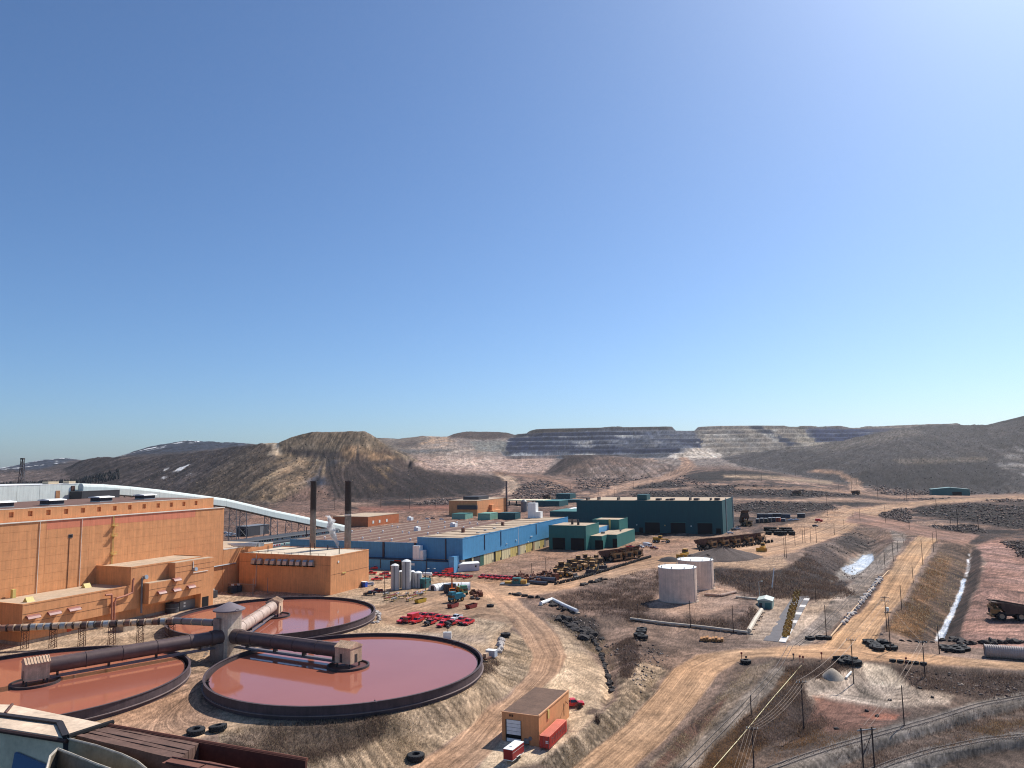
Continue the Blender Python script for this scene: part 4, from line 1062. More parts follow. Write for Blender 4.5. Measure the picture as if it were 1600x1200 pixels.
for u, v, h in ((723.7, 832, 4), (785.5, 821, 3.4), (758.6, 829, 1.2), (772.5, 826, 1), (747, 833, 1)):
    a_, b_ = AB(G(u, v, 18.7)); MB().box(-.9, -.9, 0, .9, .9, h * .7).build('roof_vent', PM('vent_brown', (110,74,60)) if h > 2 else GALV, t, (a_ + 203, b_ - 390.5, 18.7))
a_, b_ = AB(G(833, 809, 18.7)); o = MB().box(-3.5, -3, 0, 3.5, 3, 12).box(3.5, -2.5, 0, 7.5, 2.5, 5).build('hopper_house', WHITE, t, (a_ + 203, b_ - 390.5, 18.7))
for u, v in ((806, 844), (829, 838.5), (825, 846.5), (791, 849.5), (830.5, 838)):
    y, z = PA(u, v, -203); MB().box(0, y - 391, z - .3, .5, y - 390, z + .3).build('wall_light', PALE, t)
for x in (-11.5,): MB().box(x, -.4, 6, x + .8, 0, 18.5).build('downpipe', NAVY, t)
# wide low-roofed part to the left
t = works('blue_workshop', 'wide low blue workshop with brown roof crossed by pale curbs and vents', 'building', -233.9, 390.6)
MB().box(-96, 0, 0, 0, 178, 14.9).build('wall', BLUE, t)
MB().box(-95.8, .3, 14.9, -.2, 177.8, 15.1).build('roof', ROOFB, t)
for k, x in enumerate(range(-92, 0, 12)):
    c = MB().box(x, 1, 15.1, x + .7, 177, 15.6).build('roof_curb', PM('roof_curb_worn', (184,160,140), .85, .2), t)
    for i in range(4):
        y = 14 + i * 44 + rnd.uniform(-6, 6)
        MB().lathe([(.45, 0), (.45, 1.0), (.7, 1.1), (.62, 1.5), (.1, 1.7)], 8).build('roof_cowl', WHITE, t, (x + rnd.uniform(2, 9), y, 15.1))
MB().box(-96, -.1, 14.9, 0, .3, 15.5).build('coping', BLUE, t)
for u in (546.5, 599.5, 649): a_ = PB(u, 855, 390.5)[0]; MB().box(a_ + 233.9 - .7, -.5, 5, a_ + 233.9 + .7, 0, 15.6).build('downpipe', NAVY, t)
for u, v, w in ((709, 823, 4.5), (652, 829.5, 3.5), (641, 813, 4)):
    a_, b_ = AB(G(u, v, 15.1)); MB().box(-w / 2, -2, 0, w / 2, 2, 2.6).box(-w / 2 + .4, -1.6, 2.6, 0, 1.6, 3.3).build('roof_unit', WHITE, t, (a_ + 233.9, b_ - 390.6, 15.1))
# lean-to along the front
t = works('blue_lean_to', 'low blue lean-to with dark doorway below the blue workshop front', 'building', -275, 383)
MB().box(0, 0, 0, 66.5, 7.5, 6).build('wall', BLUE, t)
MB().box(-.1, -.2, 6, 66.6, 7.5, 6.25).build('roof', NAVY, t)
a0 = PB(609.5, 885, 383)[0] + 275; a1 = PB(628, 885, 383)[0] + 275
MB().box(a0, -.1, .05, a1, .0, 5.4).build('doorway', VOID, t); MB().box(a0 + 3, -.25, 5.4, a1 - .5, -.02, 6).build('door_hood', DKRED, t)
MB().box(67, -.5, 0, 70.5, 6, 9.3).build('stair_tower', PM('light_blue', (96,164,206)), t)
for x in (20, 52): MB().box(x, -.3, 1, x + .5, 0, 6).build('downpipe', NAVY, t)
MB().box(40.5, -.08, 3.3, 44, -.01, 4.6).build('wall_sign', PALE, t)
a_, _ = PB(649, 870, 386); MB().box(0, 0, 0, 4.6, 4, 8.2).box(4.6, .3, 0, 7.0, 4, 5.6).build('dust_collector', WHITE, t, (a_ + 275 - 1.2, 2, 6.25))
# ------------------------------------------------------------------ green garages
t = works('green_garage', 'tall dark green haul-truck garage with three big doorways facing left', 'building', -91.5, 659)
t['label'] = 'tall long dark green garage with three big dark doorways'
MB().box(-131.5, 0, 0, 0, 76, 28).build('wall', GREEN, t)
MB().box(-131.2, .3, 28, -.3, 75.7, 28.2).build('roof', ROOF, t)
MB().box(-131.6, -.1, 28, .1, .3, 28.6).box(-.3, .3, 28, .1, 76, 28.6).build('coping', GREEN, t)
for u0, u1 in ((1008, 1031), (1048, 1071), (1090, 1113)):
    a0 = PB(u0, 825, 659)[0] + 91.5; a1 = PB(u1, 825, 659)[0] + 91.5
    MB().box(a0, -.12, .05, a1, 0, 9.3).build('doorway', VOID, t); MB().box(a0 - .4, -.3, 9.3, a1 + .4, 0, 9.7).build('lintel', GREEN2, t)
for u0, u1, h in ((999, 1005, 4.6), (1119, 1127, 5)):
    a0 = PB(u0, 830, 659)[0] + 91.5; a1 = PB(u1, 830, 659)[0] + 91.5; MB().box(a0, -.12, .05, a1, 0, h).build('doorway', VOID, t)
for u, v, cl in ((1039, 821, YELLOWD), (1080, 822, PALE), (995, 820, PALE)):
    a_, z_ = PB(u, v, 659); MB().box(a_ + 91.5 - .5, -.5, z_ - .5, a_ + 91.5 + .5, 0, z_ + .5).build('wall_light', cl, t)
for y in (22, 68): MB().cyl((.4, y, .5), (.4, y, 30), .4, n=8).box(0, y - .4, 14, .8, y + .4, 15).build('downpipe', GALV, t)
for x, w, h in ((-77, 9, 5), (-126, 1.4, 2), (-115, 1, 3), (-96, 1, 2.4), (-60, 4, 1.6), (-51, 3, 1.2), (-47, 3, 1.6), (-30, 1, 2.5), (-26, 4, 1.8), (-12, 1, 2), (-8, 4, 2)):
    MB().box(x, 12, 28.2, x + w, 20 if w < 8 else 26, 28.2 + h).build('roof_unit', GREEN if w > 8 else DSTEEL, t)
t = works('green_garage', 'mid green garage with two dark doorways joined to blue workshop', 'building', -167, 513)
MB().box(-28.5, 0, 0, 0, 32, 16.8).build('wall', GREEN2, t); MB().box(-28.2, .3, 16.8, -.3, 31.7, 17).build('roof', ROOF, t)
MB().box(-28.6, -.1, 16.8, .1, .3, 17.4).box(-.3, .3, 16.8, .1, 32, 17.4).build('coping', GREEN2, t)
for u0, u1 in ((863.5, 883), (892, 913)):
    a0 = PB(u0, 850, 513)[0] + 167; a1 = PB(u1, 850, 513)[0] + 167; MB().box(a0, -.12, .05, a1, 0, 8.4).build('doorway', VOID, t)
MB().box(-.9, -.3, 0, 0.02, 0, 16.8).build('corner_trim', GREEN2, t)
for x, y in ((-15, 14), (-9, 10)): MB().cyl((0, 0, 0), (0, 0, 2.4), .9, n=10).box(-.4, -.4, 2.4, .4, .4, 4).build('roof_vent', DSTEEL, t, (x, y, 17))
t = works('green_annex', 'low green stepped annex with small dark doorways beside the garage', 'building', -167, 522)
MB().box(.05, 0, 0, 9, 54, 9.3).build('wall', GREEN2, t); MB().box(.3, .3, 9.3, 8.8, 53.7, 9.5).build('roof', ROOF, t)
MB().box(9, 13, 0, 16.5, 66, 9.3).build('side_wall', GREEN2, t); MB().box(9.2, 13.3, 9.3, 16.2, 65.7, 9.5).build('side_roof', ROOF, t)
for u0, u1, b_, h in ((930, 942.5, 522, 6.4), (957.5, 964.5, 535, 6.6)):
    a0 = PB(u0, 852, b_)[0] + 167; a1 = PB(u1, 852, b_)[0] + 167; MB().box(a0, b_ - 522 - .12, .05, a1, b_ - 522, h).build('doorway', VOID, t)
for x, y in ((4, 20), (12, 40)): MB().cyl((0, 0, 0), (0, 0, 1.3), 1.5 if x < 5 else .7, n=10).build('roof_vent', STEEL, t, (x, y, 9.5))
t = works('green_annex', 'small square green block rising behind the low green annex', 'building', -182, 577)
MB().box(0, 0, 0, 22, 26, 16.6).build('wall', GREEN2, t); MB().box(.3, .3, 16.6, 21.7, 25.7, 16.8).build('roof', ROOF, t)
MB().box(-.1, -.1, 16.6, 22.1, .3, 17.3).box(21.7, .3, 16.6, 22.1, 26, 17.3).box(-.1, .3, 16.6, .3, 26, 17.3).build('coping', GREEN2, t)
MB().box(13.5, -.3, 2, 15, 0, 17.5).build('ladder', YELLOWD, t)
t = works('blue_link', 'light blue low link between green garage and green block', 'building', -181, 545.5)
MB().box(0, 0, 0, 12.5, 31, 13).build('wall', PM('light_blue', (96,164,206)), t); MB().box(.2, .2, 13, 12.3, 30.8, 13.2).build('roof', ROOF, t)
# ------------------------------------------------------------------ buildings further back
def simple(name, label, u, v, a_w, b_l, h, m, roof=ROOF, z=0, cat='building'):
    """block whose near right corner stands at photo point (u,v)"""
    p = G(u, v, z); a_, b_ = AB(p); t = works(name, label, cat, a_, b_, z - .4)
    MB().box(-a_w, 0, 0, 0, b_l, h + .4).build('wall', m, t)
    MB().box(-a_w - .12, -.12, h + .4, .12, b_l + .12, h + .9).build('roof', roof, t)
    return t
t = simple('orange_hall', 'distant orange hall with dark hood on shaded end and tall thin stack', 746, 807, 40, 88, 19, ORANGE)
MB().box(-27, -2.5, 9, 0.5, 0, 14).build('hood', CHAR, t); MB().cyl((1.5, 86, 0), (1.5, 86, 42), 1.3, n=10).build('flue', PM('flue_brown', (96,84,84)), t)
MB().box(0, 30, 0, 7, 60, 6).box(0, 34, 6, 4, 46, 13).build('porch', ORANGE, t); MB().box(-30, 20, 19.9, -8, 50, 24).build('roof_house', CHAR, t)
MB().box(-.01, 0, 9.4, .06, 88, 9.5).build('panel_joint', RUST, t)
t = simple('orange_store', 'long low orange store behind the conveyor foot', 575, 823, 45, 60, 10, PM('orange_far', (190,108,62)))
for y in (8, 20, 34): MB().box(0, y, 3, .2, y + 3, 6).build('window', PALE, t)
t = simple('teal_shed', 'lone teal shed with shallow gable at foot of right hill', 1516, 774.5, 66, 34, 12, TEAL, TEAL, z=float(hit(1516, 774.5)[2]), cat='shed')
MB().prism([(-66.4, 12.9), (.4, 12.9), (-33, 16.5)], -.4, 34.4, axis='y').build('gable', TEAL, t); MB().box(-30, -.15, 0, -14, 0, 8).build('door', VOID, t)
t = simple('green_store', 'low green store with pale roof left of the tall garage', 908, 811, 38, 60, 8, GREEN, GREEN2)
t = simple('green_store', 'far green block on long low green store', 874, 793, 38, 40, 9, GREEN, GREEN2)
t = simple('green_store', 'small square green building beyond workshop roofs', 891, 783, 26, 30, 12, GREEN, GREEN)
t = simple('green_store', 'long thin dark green building far behind garages', 908, 787.5, 60, 22, 6, GREEN, GREEN)
t = simple('canopy_shed', 'open shed with pale yellow flat roof on dark posts', 848, 792, 58, 30, 2, VOID, VOID)
MB().box(-60, -2, 9, 2, 32, 10.4).build('canopy', PM('pale_yellow', (232,222,180)), t)
for x in (-56, -28, -1):
    for y in (0, 28): MB().box(x, y, 2, x + 1.5, y + 1.5, 9).build('post', CHAR, t)
for u, v, rr, h, lab in ((819, 800, 4.2, 14, 'grey upright silo beside the canopy shed'),):
    p = G(u, v, 0); t = thing('storage_silo', lab, 'silo', p); MB().lathe([(rr, 0), (rr, h), (rr * .4, h + 2.5), (0, h + 2.6)], 16).build('shell', STEEL, t, smooth=True)
t = simple('teal_shed', 'pale teal flat cabin beside the distant orange hall', 766, 812.5, 16, 22, 7, PM('pale_teal', (120,170,150)), PM('pale_teal', (120,170,150)), cat='cabin')
t = simple('teal_shed', 'dark green cabin right of the pale teal cabin', 805, 812, 22, 16, 7, GREEN, GREEN, cat='cabin')
t = simple('teal_shed', 'small green gabled hut at left corner of brown roof', 727, 811.5, 18, 20, 6, PM('pale_teal', (120,170,150)), GREEN2, cat='cabin')
p = G(889, 806, 0); t = thing('dome_tent', 'white rounded fabric dome behind the green stores', 'tent', p, -AP)
pr = [(11 * math.cos(a), 9 * math.sin(a)) for a in np.linspace(0, math.pi, 13)]
MB().prism(pr, 0, 26, axis='y').build('cover', WHITE, t, smooth=True); MB().box(-3, -.2, 0, 3, 0.02, 5).build('door', VOID, t)

# ------------------------------------------------------------------ thickeners
def slurry_mat():
    m = bpy.data.materials.new('red_slurry'); n, l, b = nodes(m)
    geo = n.new('ShaderNodeNewGeometry')
    mp = n.new('ShaderNodeMapping'); mp.inputs['Scale'].default_value = (.6, .6, 1); l.new(geo.outputs['Position'], mp.inputs['Vector'])
    t = n.new('ShaderNodeTexNoise'); t.inputs['Scale'].default_value = 1.2; t.inputs['Detail'].default_value = 3; l.new(mp.outputs['Vector'], t.inputs['Vector'])
    bp = n.new('ShaderNodeBump'); bp.inputs['Strength'].default_value = .02; bp.inputs['Distance'].default_value = .05
    l.new(t.outputs['Fac'], bp.inputs['Height']); l.new(bp.outputs['Normal'], b.inputs['Normal'])
    t2 = n.new('ShaderNodeTexNoise'); t2.inputs['Scale'].default_value = .05; t2.inputs['Detail'].default_value = 5; l.new(geo.outputs['Position'], t2.inputs['Vector'])
    cr = n.new('ShaderNodeMix'); cr.data_type = 'RGBA'; cr.inputs['A'].default_value = (.30, .092, .056, 1); cr.inputs['B'].default_value = (.36, .125, .082, 1)
    l.new(t2.outputs['Fac'], cr.inputs['Factor']); l.new(cr.outputs['Result'], b.inputs['Base Color'])
    b.inputs['Roughness'].default_value = .06; b.inputs['IOR'].default_value = 1.36; b.inputs['Specular IOR Level'].default_value = .75
    return m
SLUR = slurry_mat()
TANKW = PM('thickener_wall', (84,68,70), .7, .25, .25)
TUBE = PM('dark_walkway_tube', (104,84,80), .45, .2, .12, .2)
TUBEW = PM('rusty_white_tube', (190,166,150), .6, .3, .2)
HOUSE = PM('tan_housing', (214,178,146), .8, .25, .3)
TC = [(-48.9, 221.8), (-95.0, 297.9), (-132.0, 209.4)]
RT = 39.0
hubp = G(346, 1034, 0); TW = (hubp[0] + .8, hubp[1] + 3.2)
LAB = ['round thickener tank nearest the centre, full of glossy mauve-red slurry', 'rear round thickener tank in front of the orange boiler house', 'left round thickener tank cut by the photo edge']
for i, (cx, cy) in enumerate(TC):
    t = thing('thickener_tank', LAB[i], 'tank', (cx, cy, 0), 0, 'round red slurry thickeners')
    MB().lathe([(RT, -.3), (RT, 4.0), (RT - .28, 4.0), (RT - .28, 1.0)], 128).build('tank_wall', TANKW, t, smooth=True)
    MB().lathe([(RT + .02, 1.75), (RT + .35, 1.78), (RT + .35, 1.95), (RT + .02, 1.98)], 128).build('stiffener', PM('ring_worn', (128,110,106), .7, .2), t)
    MB().lathe([(RT - .45, 4.02), (RT + .18, 4.02), (RT + .18, 4.16), (RT - .45, 4.16)], 128, closed=True).build('rim', TANKW, t)
    MB().lathe([(RT - .29, 1.2), (RT - 1.5, 1.2), (RT - 1.5, 3.3), (RT - 1.35, 3.3)], 128).build('launder', PM('launder_steel', (70,44,40), .6, .2), t, smooth=True)
    MB().lathe([(0, 3.15), (RT * .5, 3.15), (RT - 1.5, 3.15)], 96).build('slurry', SLUR, t)
    MB().lathe([(5.6, 3.0), (6.1, 3.0), (6.1, 3.75), (5.6, 3.75)], 48, closed=True).build('feed_ring', DSTEEL, t)
    MB().lathe([(0, 3.3), (5.6, 3.3)], 40).build('ring_floor', PM('ring_floor', (96,54,46), .6, .2), t)
    for a in (.7, 2.4, 3.6, 5.1): MB().box(RT - 1.6, -.12, 3.9, RT + .7, .12, 4.15).build('overflow_arm', DSTEEL, t, rotz=a)
def tube(i, label, m, z=7.4, r=2.05, ribs=0, catw=True):
    cx, cy = TC[i]; d = Vector((cx - TW[0], cy - TW[1], 0)); L = d.length; d.normalize(); ang = math.atan2(d.y, d.x)
    t = thing('walkway_tube', label, 'walkway', (TW[0] + d.x * 2.8, TW[1] + d.y * 2.8, 0), ang, 'tubular walkways from the hub tower')
    L -= 2.8 + 2.4; n = 5
    for k in range(n):
        x0, x1 = L * k / n, L * (k + 1) / n
        MB().cyl((x0 + .06, 0, z), (x1 - .06, 0, z), r, n=24).build('tube_section', m, t, smooth=True)
        MB().cyl((x1 - .3, 0, z), (x1, 0, z), r * 1.05, n=24).build('flange', m, t)
    MB().cyl((-.8, 0, z), (3, 0, z), r * 1.15, n=24).build('collar', m, t, smooth=True)
    MB().box(1, -1.1, z - r - 1.3, L, 1.1, z - r - .9).build('launder_trough', PM('trough_steel', (120,110,112), .5, .2), t)
    for x in np.linspace(6, L - 3, 4): MB().box(x, -.9, z - r - .9, x + .3, .9, z - r + .4).build('hanger', DSTEEL, t)
    MB().box(2, -.5, z + r + .05, L - 1, -.42, z + r + .12).build('cable_tray', HOUSE, t)
    h = thing('drive_house', ['small tan drive house with ribbed gable roof at the centre of near tank', 'small tan drive house at the centre of rear tank', 'tan drive house with ribbed roof at left tank centre'][i], 'hut', (cx, cy, 0), ang, 'drive houses on the thickeners')
    MB().box(-2.9, -2.5, 4.6, 2.9, 2.5, 8.8).build('wall', HOUSE, h)
    MB().prism([(-2.75, 8.8), (2.75, 8.8), (2.75, 9.0), (0, 10.3), (-2.75, 9.0)], -3.05, 3.05, axis='x').build('roof', HOUSE, h)
    for x in np.linspace(-2.9, 2.9, 9):
        for s_ in (-1, 1): MB().hexa([(x - .09, s_ * 2.76, 9.0), (x + .09, s_ * 2.76, 9.0), (x + .09, 0, 10.31), (x - .09, 0, 10.31), (x - .09, s_ * 2.76, 9.14), (x + .09, s_ * 2.76, 9.14), (x + .09, 0, 10.45), (x - .09, 0, 10.45)]).build('roof_rib', HOUSE, h)
    for x in (-2.4, 2.4):
        for y in (-2, 2): MB().box(x - .2, y - .2, 3.3, x + .2, y + .2, 4.6).build('leg', DSTEEL, h)
    MB().box(2.9, -.6, 4.7, 2.95, .5, 7).build('door', DSTEEL, h); MB().box(-1, -2.58, 4.8, -.2, -2.5, 7.2).build('door', DSTEEL, h)
tube(0, 'dark riveted walkway tube reaching from hub tower to the near tank', TUBE)
tube(1, 'rust-blotched white walkway tube reaching to the rear tank', TUBEW)
tube(2, 'long dark walkway tube reaching left from the hub tower', TUBE)
t = thing('hub_tower', 'square weathered concrete hub tower with conical cap between thickeners', 'tower', (TW[0], TW[1], 0), -math.radians(30))
for k in range(6):
    for q in range(2):
        MB().box(-2.9, -2.7 + q * 2.7, .0 + k * 2.55, 2.9, -.06 + q * 2.7, 2.49 + k * 2.55).build('wall_panel', PM('tower_panel', (236,212,184), .9, .25, .3), t, (rnd.uniform(-.03, .03), 0, 0))
MB().box(-2.8, -2.6, 0, 2.8, 2.6, 15.3).build('core', CONC, t)
MB().lathe([(5, 15.4), (5, 15.75), (0.3, 18), (0, 18)], 28).build('conical_cap', PM('cap_grey', (120,108,112), .6, .15), t, smooth=True)
MB().box(-3.0, -3.6, 0, -.2, -2.7, 13.2).box(-3.0, -4.6, 0, 1.2, -2.7, 5.6).build('lower_housing', PM('housing_steel', (168,148,134), .7, .3, .2), t)
MB().cyl((4.6, -1, 16.2), (6.4, -1.4, 16.4), .12, n=6).build('boom', DSTEEL, t)
for s_ in range(9): MB().box(-5.2 - s_ * .35, -3.4, 4.6 - s_ * .5, -4.8 - s_ * .35, -2.2, 4.7 - s_ * .5).build('stair_tread', STEEL, t)
MB().box(-5.2, -3.4, 4.7, -3, -2.0, 4.85).box(-5.2, -3.4, 4.85, -5.1, -3.3, 8.2).build('stair_landing', GALV, t)

# raised pipe on lattice trestles
pa = Vector(G(-70, 1019, 0)); pb = Vector(G(272, 1003, 0)); pe = Vector((TW[0] - 1.5, TW[1] + 2.5, 0)); ZP = 7.3
t = thing('raised_pipe', 'lagged pale pipe with dark joints on lattice trestles along left tank', 'pipe', pa, 0)
ptA = rel(t, pa); ptB = rel(t, pb); ptE = rel(t, pe)
LAG = [PM('lagging_tan', (214,184,154), .7, .35), PM('lagging_rust', (150,108,90), .8, .35), PM('lagging_grey', (180,184,182), .5, .3, 0, .3), PM('lagging_brown', (110,86,78), .8, .3)]
def lagged(p, q, n, last=None, rise=0.0):
    for k in range(n):
        a = p.lerp(q, k / n); b_ = p.lerp(q, (k + 1) / n - .006)
        m = last or rnd.choice(LAG); up = Vector((0, 0, ZP))
        a.z += rise * k / n; b_.z += rise * (k + 1) / n
        o = MB().cyl(a + up, b_ + up, 1.15, n=16).build('pipe_section', m, t, smooth=True)
        MB().cyl(b_ + up - (b_ - a).normalized() * .3, b_ + up, 1.24, n=16).build('band', LAG[0] if k % 3 else DSTEEL, o)
lagged(ptA, ptB, 30); lagged(ptB, ptE, 5, PM('pipe_bluegrey', (110,122,134), .45, .15, 0, .3), D(326, 974.5, TW[1] + 2.5)[2] - ZP)
dirp = (ptB - ptA).normalized(); nrm = Vector((-dirp.y, dirp.x, 0))
for u, v in ((-10, 1016), (36, 1015), (80, 1013), (127, 1010), (175, 1007), (221, 1004), (268, 1003)):
    w = Vector(G(u, v, 0)); s_ = (rel(t, w) - ptA).dot(dirp); c = ptA + dirp * s_
    m = MB()
    for a in (-.95, .95):
        for b_ in (-.8, .8): m.cyl(c + dirp * a + nrm * b_, c + dirp * a * .9 + nrm * b_ + Vector((0, 0, ZP - 1.1)), .11, n=5)
    for k in range(4):
        z0, z1 = k * 1.5, (k + 1) * 1.5
        for b_ in (-.8, .8):
            m.cyl(c + dirp * -.95 + nrm * b_ + Vector((0, 0, z0)), c + dirp * .95 + nrm * b_ + Vector((0, 0, z1)), .06, n=4)
            m.cyl(c + dirp * .95 + nrm * b_ + Vector((0, 0, z0)), c + dirp * -.95 + nrm * b_ + Vector((0, 0, z1)), .06, n=4)
    m.box(c.x - 1.2, c.y - .9, ZP - 1.25, c.x + 1.2, c.y + .9, ZP - 1.1)
    m.build('trestle', RUST, t)

# ------------------------------------------------------------------ fuel tanks and small buildings right of the works
TANKM = PM('tank_plate', (238,208,184), .6, .16, .2)
for i, (u, v, r, h, lab) in enumerate(((1065.5, 942.5, 8.6, 15.4, 'nearer round off-white storage tank with flat lid'), (1088, 918, 8.8, 14.4, 'round off-white storage tank partly behind the nearer one'))):
    p = G(u, v, -2); p = (p[0], p[1] + (r - 1.5 if i == 0 else 0), gz(p[0], p[1] + r) - .2)
    t = thing('storage_tank', lab, 'tank', p, 0, 'pair of off-white storage tanks')
    n = 6
    for k in range(n):
        MB().lathe([(r + .02 * (k % 2), h * k / n), (r + .02 * (k % 2), h * (k + 1) / n - .02)], 48).build('shell_ring', TANKM, t, smooth=True)
    MB().lathe([(r + .15, h - .2), (r + .15, h), (r * .5, h + .35), (0, h + .5)], 48).build('lid', WHITE, t)
    MB().lathe([(r + .6, 0), (r + .6, .35), (r, .36)], 48).build('footing', CONC, t)
    lad = MB()
    for k in range(24):
        a = math.radians(-40 + k * 3.2); z = h * k / 24
        lad.box(r * math.cos(a) - .3 + .4 * math.cos(a), r * math.sin(a) - .3 + .4 * math.sin(a), z, r * math.cos(a) + .4 * math.cos(a) + .3, r * math.sin(a) + .4 * math.sin(a) + .3, z + .12)
    lad.build('stair', STEEL, t)
    MB().cyl((r * .7, -r * .7, 0), (r * .7, -r * .7, h + .8), .15, n=6).build('pipe', STEEL, t)
    for a in range(0, 360, 40): MB().box(-.15, -.15, h, .15, .15, h + .9).build('vent', STEEL, t, ((r - .4) * math.cos(math.radians(a)), (r - .4) * math.sin(math.radians(a)), 0))
# orange pump building by the lower road
z0 = -5.0
p = G(842.5, 1165, z0); t = works('orange_shed', 'small orange flat-roofed building with white roller door beside lower road', 'building', *AB(p), z0 - .3)
q = AB(p); w_ = q[0] - PB(784.5, 1155, q[1])[0]; h = PB(842, 1120, q[1])[1] - z0 + .3; ln = PA(889.5, 1125, q[0])[0] - q[1]
MB().box(-w_, 0, 0, 0, ln, h).build('wall', ORANGE, t)
MB().box(-w_ + .15, .15, h, -.15, ln - .15, h + .12).build('roof', PM('felt_roof', (112,86,70), .95, .35), t)
MB().box(-.2, 0, h, .15, ln + .05, h + .3).box(-w_ - .1, -.1, h, .15, 0.1, h + .2).build('coping', PM('coping_orange', (220,158,110)), t)
x0 = PB(791.5, 1150, q[1])[0] - q[0]; x1 = PB(814, 1150, q[1])[0] - q[0]
MB().box(x0 - .2, -.1, .2, x1 + .1, .0, h * .78).build('doorway', VOID, t)
for k in range(6):
    z_ = .35 + k * h * .74 / 6
    if k != 1: MB().box(x0 + .15, -.22, z_, x1, -.1, z_ + h * .74 / 6 - .08).build('door_panel', WHITE, t)
for s_ in range(2): MB().box(x0 + .8 + s_ * .6, -.12, h - .75, x0 + 1.2 + s_ * .6, -.01, h - .3).build('number_plate', PM('number_brown', (90,50,30)), t)
MB().cyl((-2.2, -.02, 1.6), (-2.2, -.2, 1.6), .45, n=14).build('wall_vent', STEEL, t)
y_, zz = PA(856, 1115, q[0]); MB().box(.02, y_ - q[1] - .5, zz - z0 - .8, .25, y_ - q[1] + .5, zz - z0 + 1.2).build('light_box', YELLOWD, t)
y_, zz = PA(883, 1095, q[0]); MB().cyl((0, y_ - q[1] + .5, zz - z0), (1.2, y_ - q[1] - 1.5, zz - z0 + .2), .1, n=6).box(.02, y_ - q[1] - 1.2, zz - z0 - 3, .1, y_ - q[1] - 1.1, zz - z0).build('bracket', RUST, t)
# shipping container: corrugated ribs, faded print on its side
p = G(858.5, 1171, z0); t = works('shipping_container', 'faded red shipping container with salmon top against the orange building', 'container', *AB(p), z0)
q = AB(p); ln = 12.2; w_ = 2.44; h = 2.75
CR = PM('container_red', (198,62,50), .6, .2, .2); CRT = PM('container_top_faded', (226,128,104), .8, .15)
MB().box(-w_, 0, .12, 0, ln, h).build('body', CR, t); MB().box(-w_ - .02, -.02, h, .02, ln + .02, h + .06).build('roof', CRT, t)
rib = MB().box(0, 0, 0, .05, .22, h - .45).mesh('side_rib', CR); rb2 = MB().box(-w_ + .15, 0, 0, -.15, .3, .05).mesh('roof_rib', CRT)
for k in range(27): put('side_rib', rib, t, (0.0, .3 + k * .43, .3)); put('roof_rib', rb2, t, (0, .3 + k * .43, h + .06))
for x in (-w_ + .15, -w_ / 2 - .12, -w_ / 2 + .2, -.2): MB().cyl((x, -.07, .25), (x, -.07, h - .1), .03, n=6).build('lock_bar', STEEL, t)
for x in (-w_, -.16):
    for z_ in (0, h - .1): MB().box(x, -.04, z_, x + .16, .14, z_ + .16).build('corner_casting', DKRED, t)
for k, (x, z_) in enumerate(((-.9, 1.55), (-.5, 1.55), (-.9, 1.2), (-.5, 1.2))): MB().box(x, -.035, z_, x + .3, -.01, z_ + .24).build('placard', WHITE, t)
PR = PM('faded_print', (120,64,60), .8, .3)
for k, L in enumerate('SHOPROS'):
    pass
lx = 1.4
for w0, segs in ((1, 1), (1, 1), (1.0, 1), (1, 1), (1, 1), (.9, 1), (1, 1)):
    o = MB().box(.052, lx, .75, .07, lx + .25, 2.05).box(.052, lx + .7, .75, .07, lx + .95, 2.05).box(.052, lx + .25, 1.75, .07, lx + .7, 2.05).build('side_print', PR, t)
    lx += 1.4
# enclosed trailer
p = G(801, 1194, z0 - .1); t = works('cargo_trailer', 'dark red enclosed cargo trailer with white roof and twin axle', 'trailer', *AB(p), z0)
t.rotation_euler[2] = -AP - math.radians(4)
MB().box(-2.3, 0, .55, 0, 5.6, 2.75).build('body', DKRED, t); MB().box(-2.32, -.03, 2.75, .02, 5.63, 2.86).build('roof', WHITE, t)
MB().box(-2.31, -.02, .45, .01, 5.6, .62).build('sill', PALE, t); MB().box(.003, .1, 2.1, .012, 5.5, 2.16).build('stripe', WHITE, t)
for y in (2.4, 3.3):
    for x in (-2.3, -.1): MB().cyl((x - .1, y, .36), (x + .22, y, .36), .36, n=14).build('wheel', BLACK, t)
MB().box(-.02, 1.95, .7, .16, 3.75, .8).build('mudguard', PALE, t); MB().box(-1.6, 1.6, 2.86, -.9, 2.3, 3.0).build('roof_vent', WHITE, t)
MB().cyl((-1.15, 5.6, .5), (-1.15, 6.9, .5), .06, n=6).build('drawbar', DSTEEL, t)
# bins by the roller door
for u, v, m, lab in ((814.5, 1158, NAVY, 'dark blue drum beside the white roller door'), (824, 1162, STEEL, 'grey pallet tank in the shade by orange wall')):
    p = G(u, v, z0); t = thing('waste_bin', lab, 'bin', p, -AP)
    if m is NAVY: MB().lathe([(.55, 0), (.6, .5), (.55, 1), (.6, 1.4), (.5, 1.5), (0, 1.5)], 16).build('drum', m, t, smooth=True); MB().lathe([(.62, .5), (.66, .55), (.62, .6)], 16).build('hoop', STEEL, t)
    else:
        MB().box(-.6, -.5, .15, .6, .5, 1.2).build('tank', m, t)
        for x in np.linspace(-.6, .6, 5): MB().box(x - .02, -.55, .15, x + .02, -.5, 1.25).build('cage_bar', GALV, t)
        MB().box(-.6, -.5, 0, .6, .5, .14).build('pallet', WOOD, t)
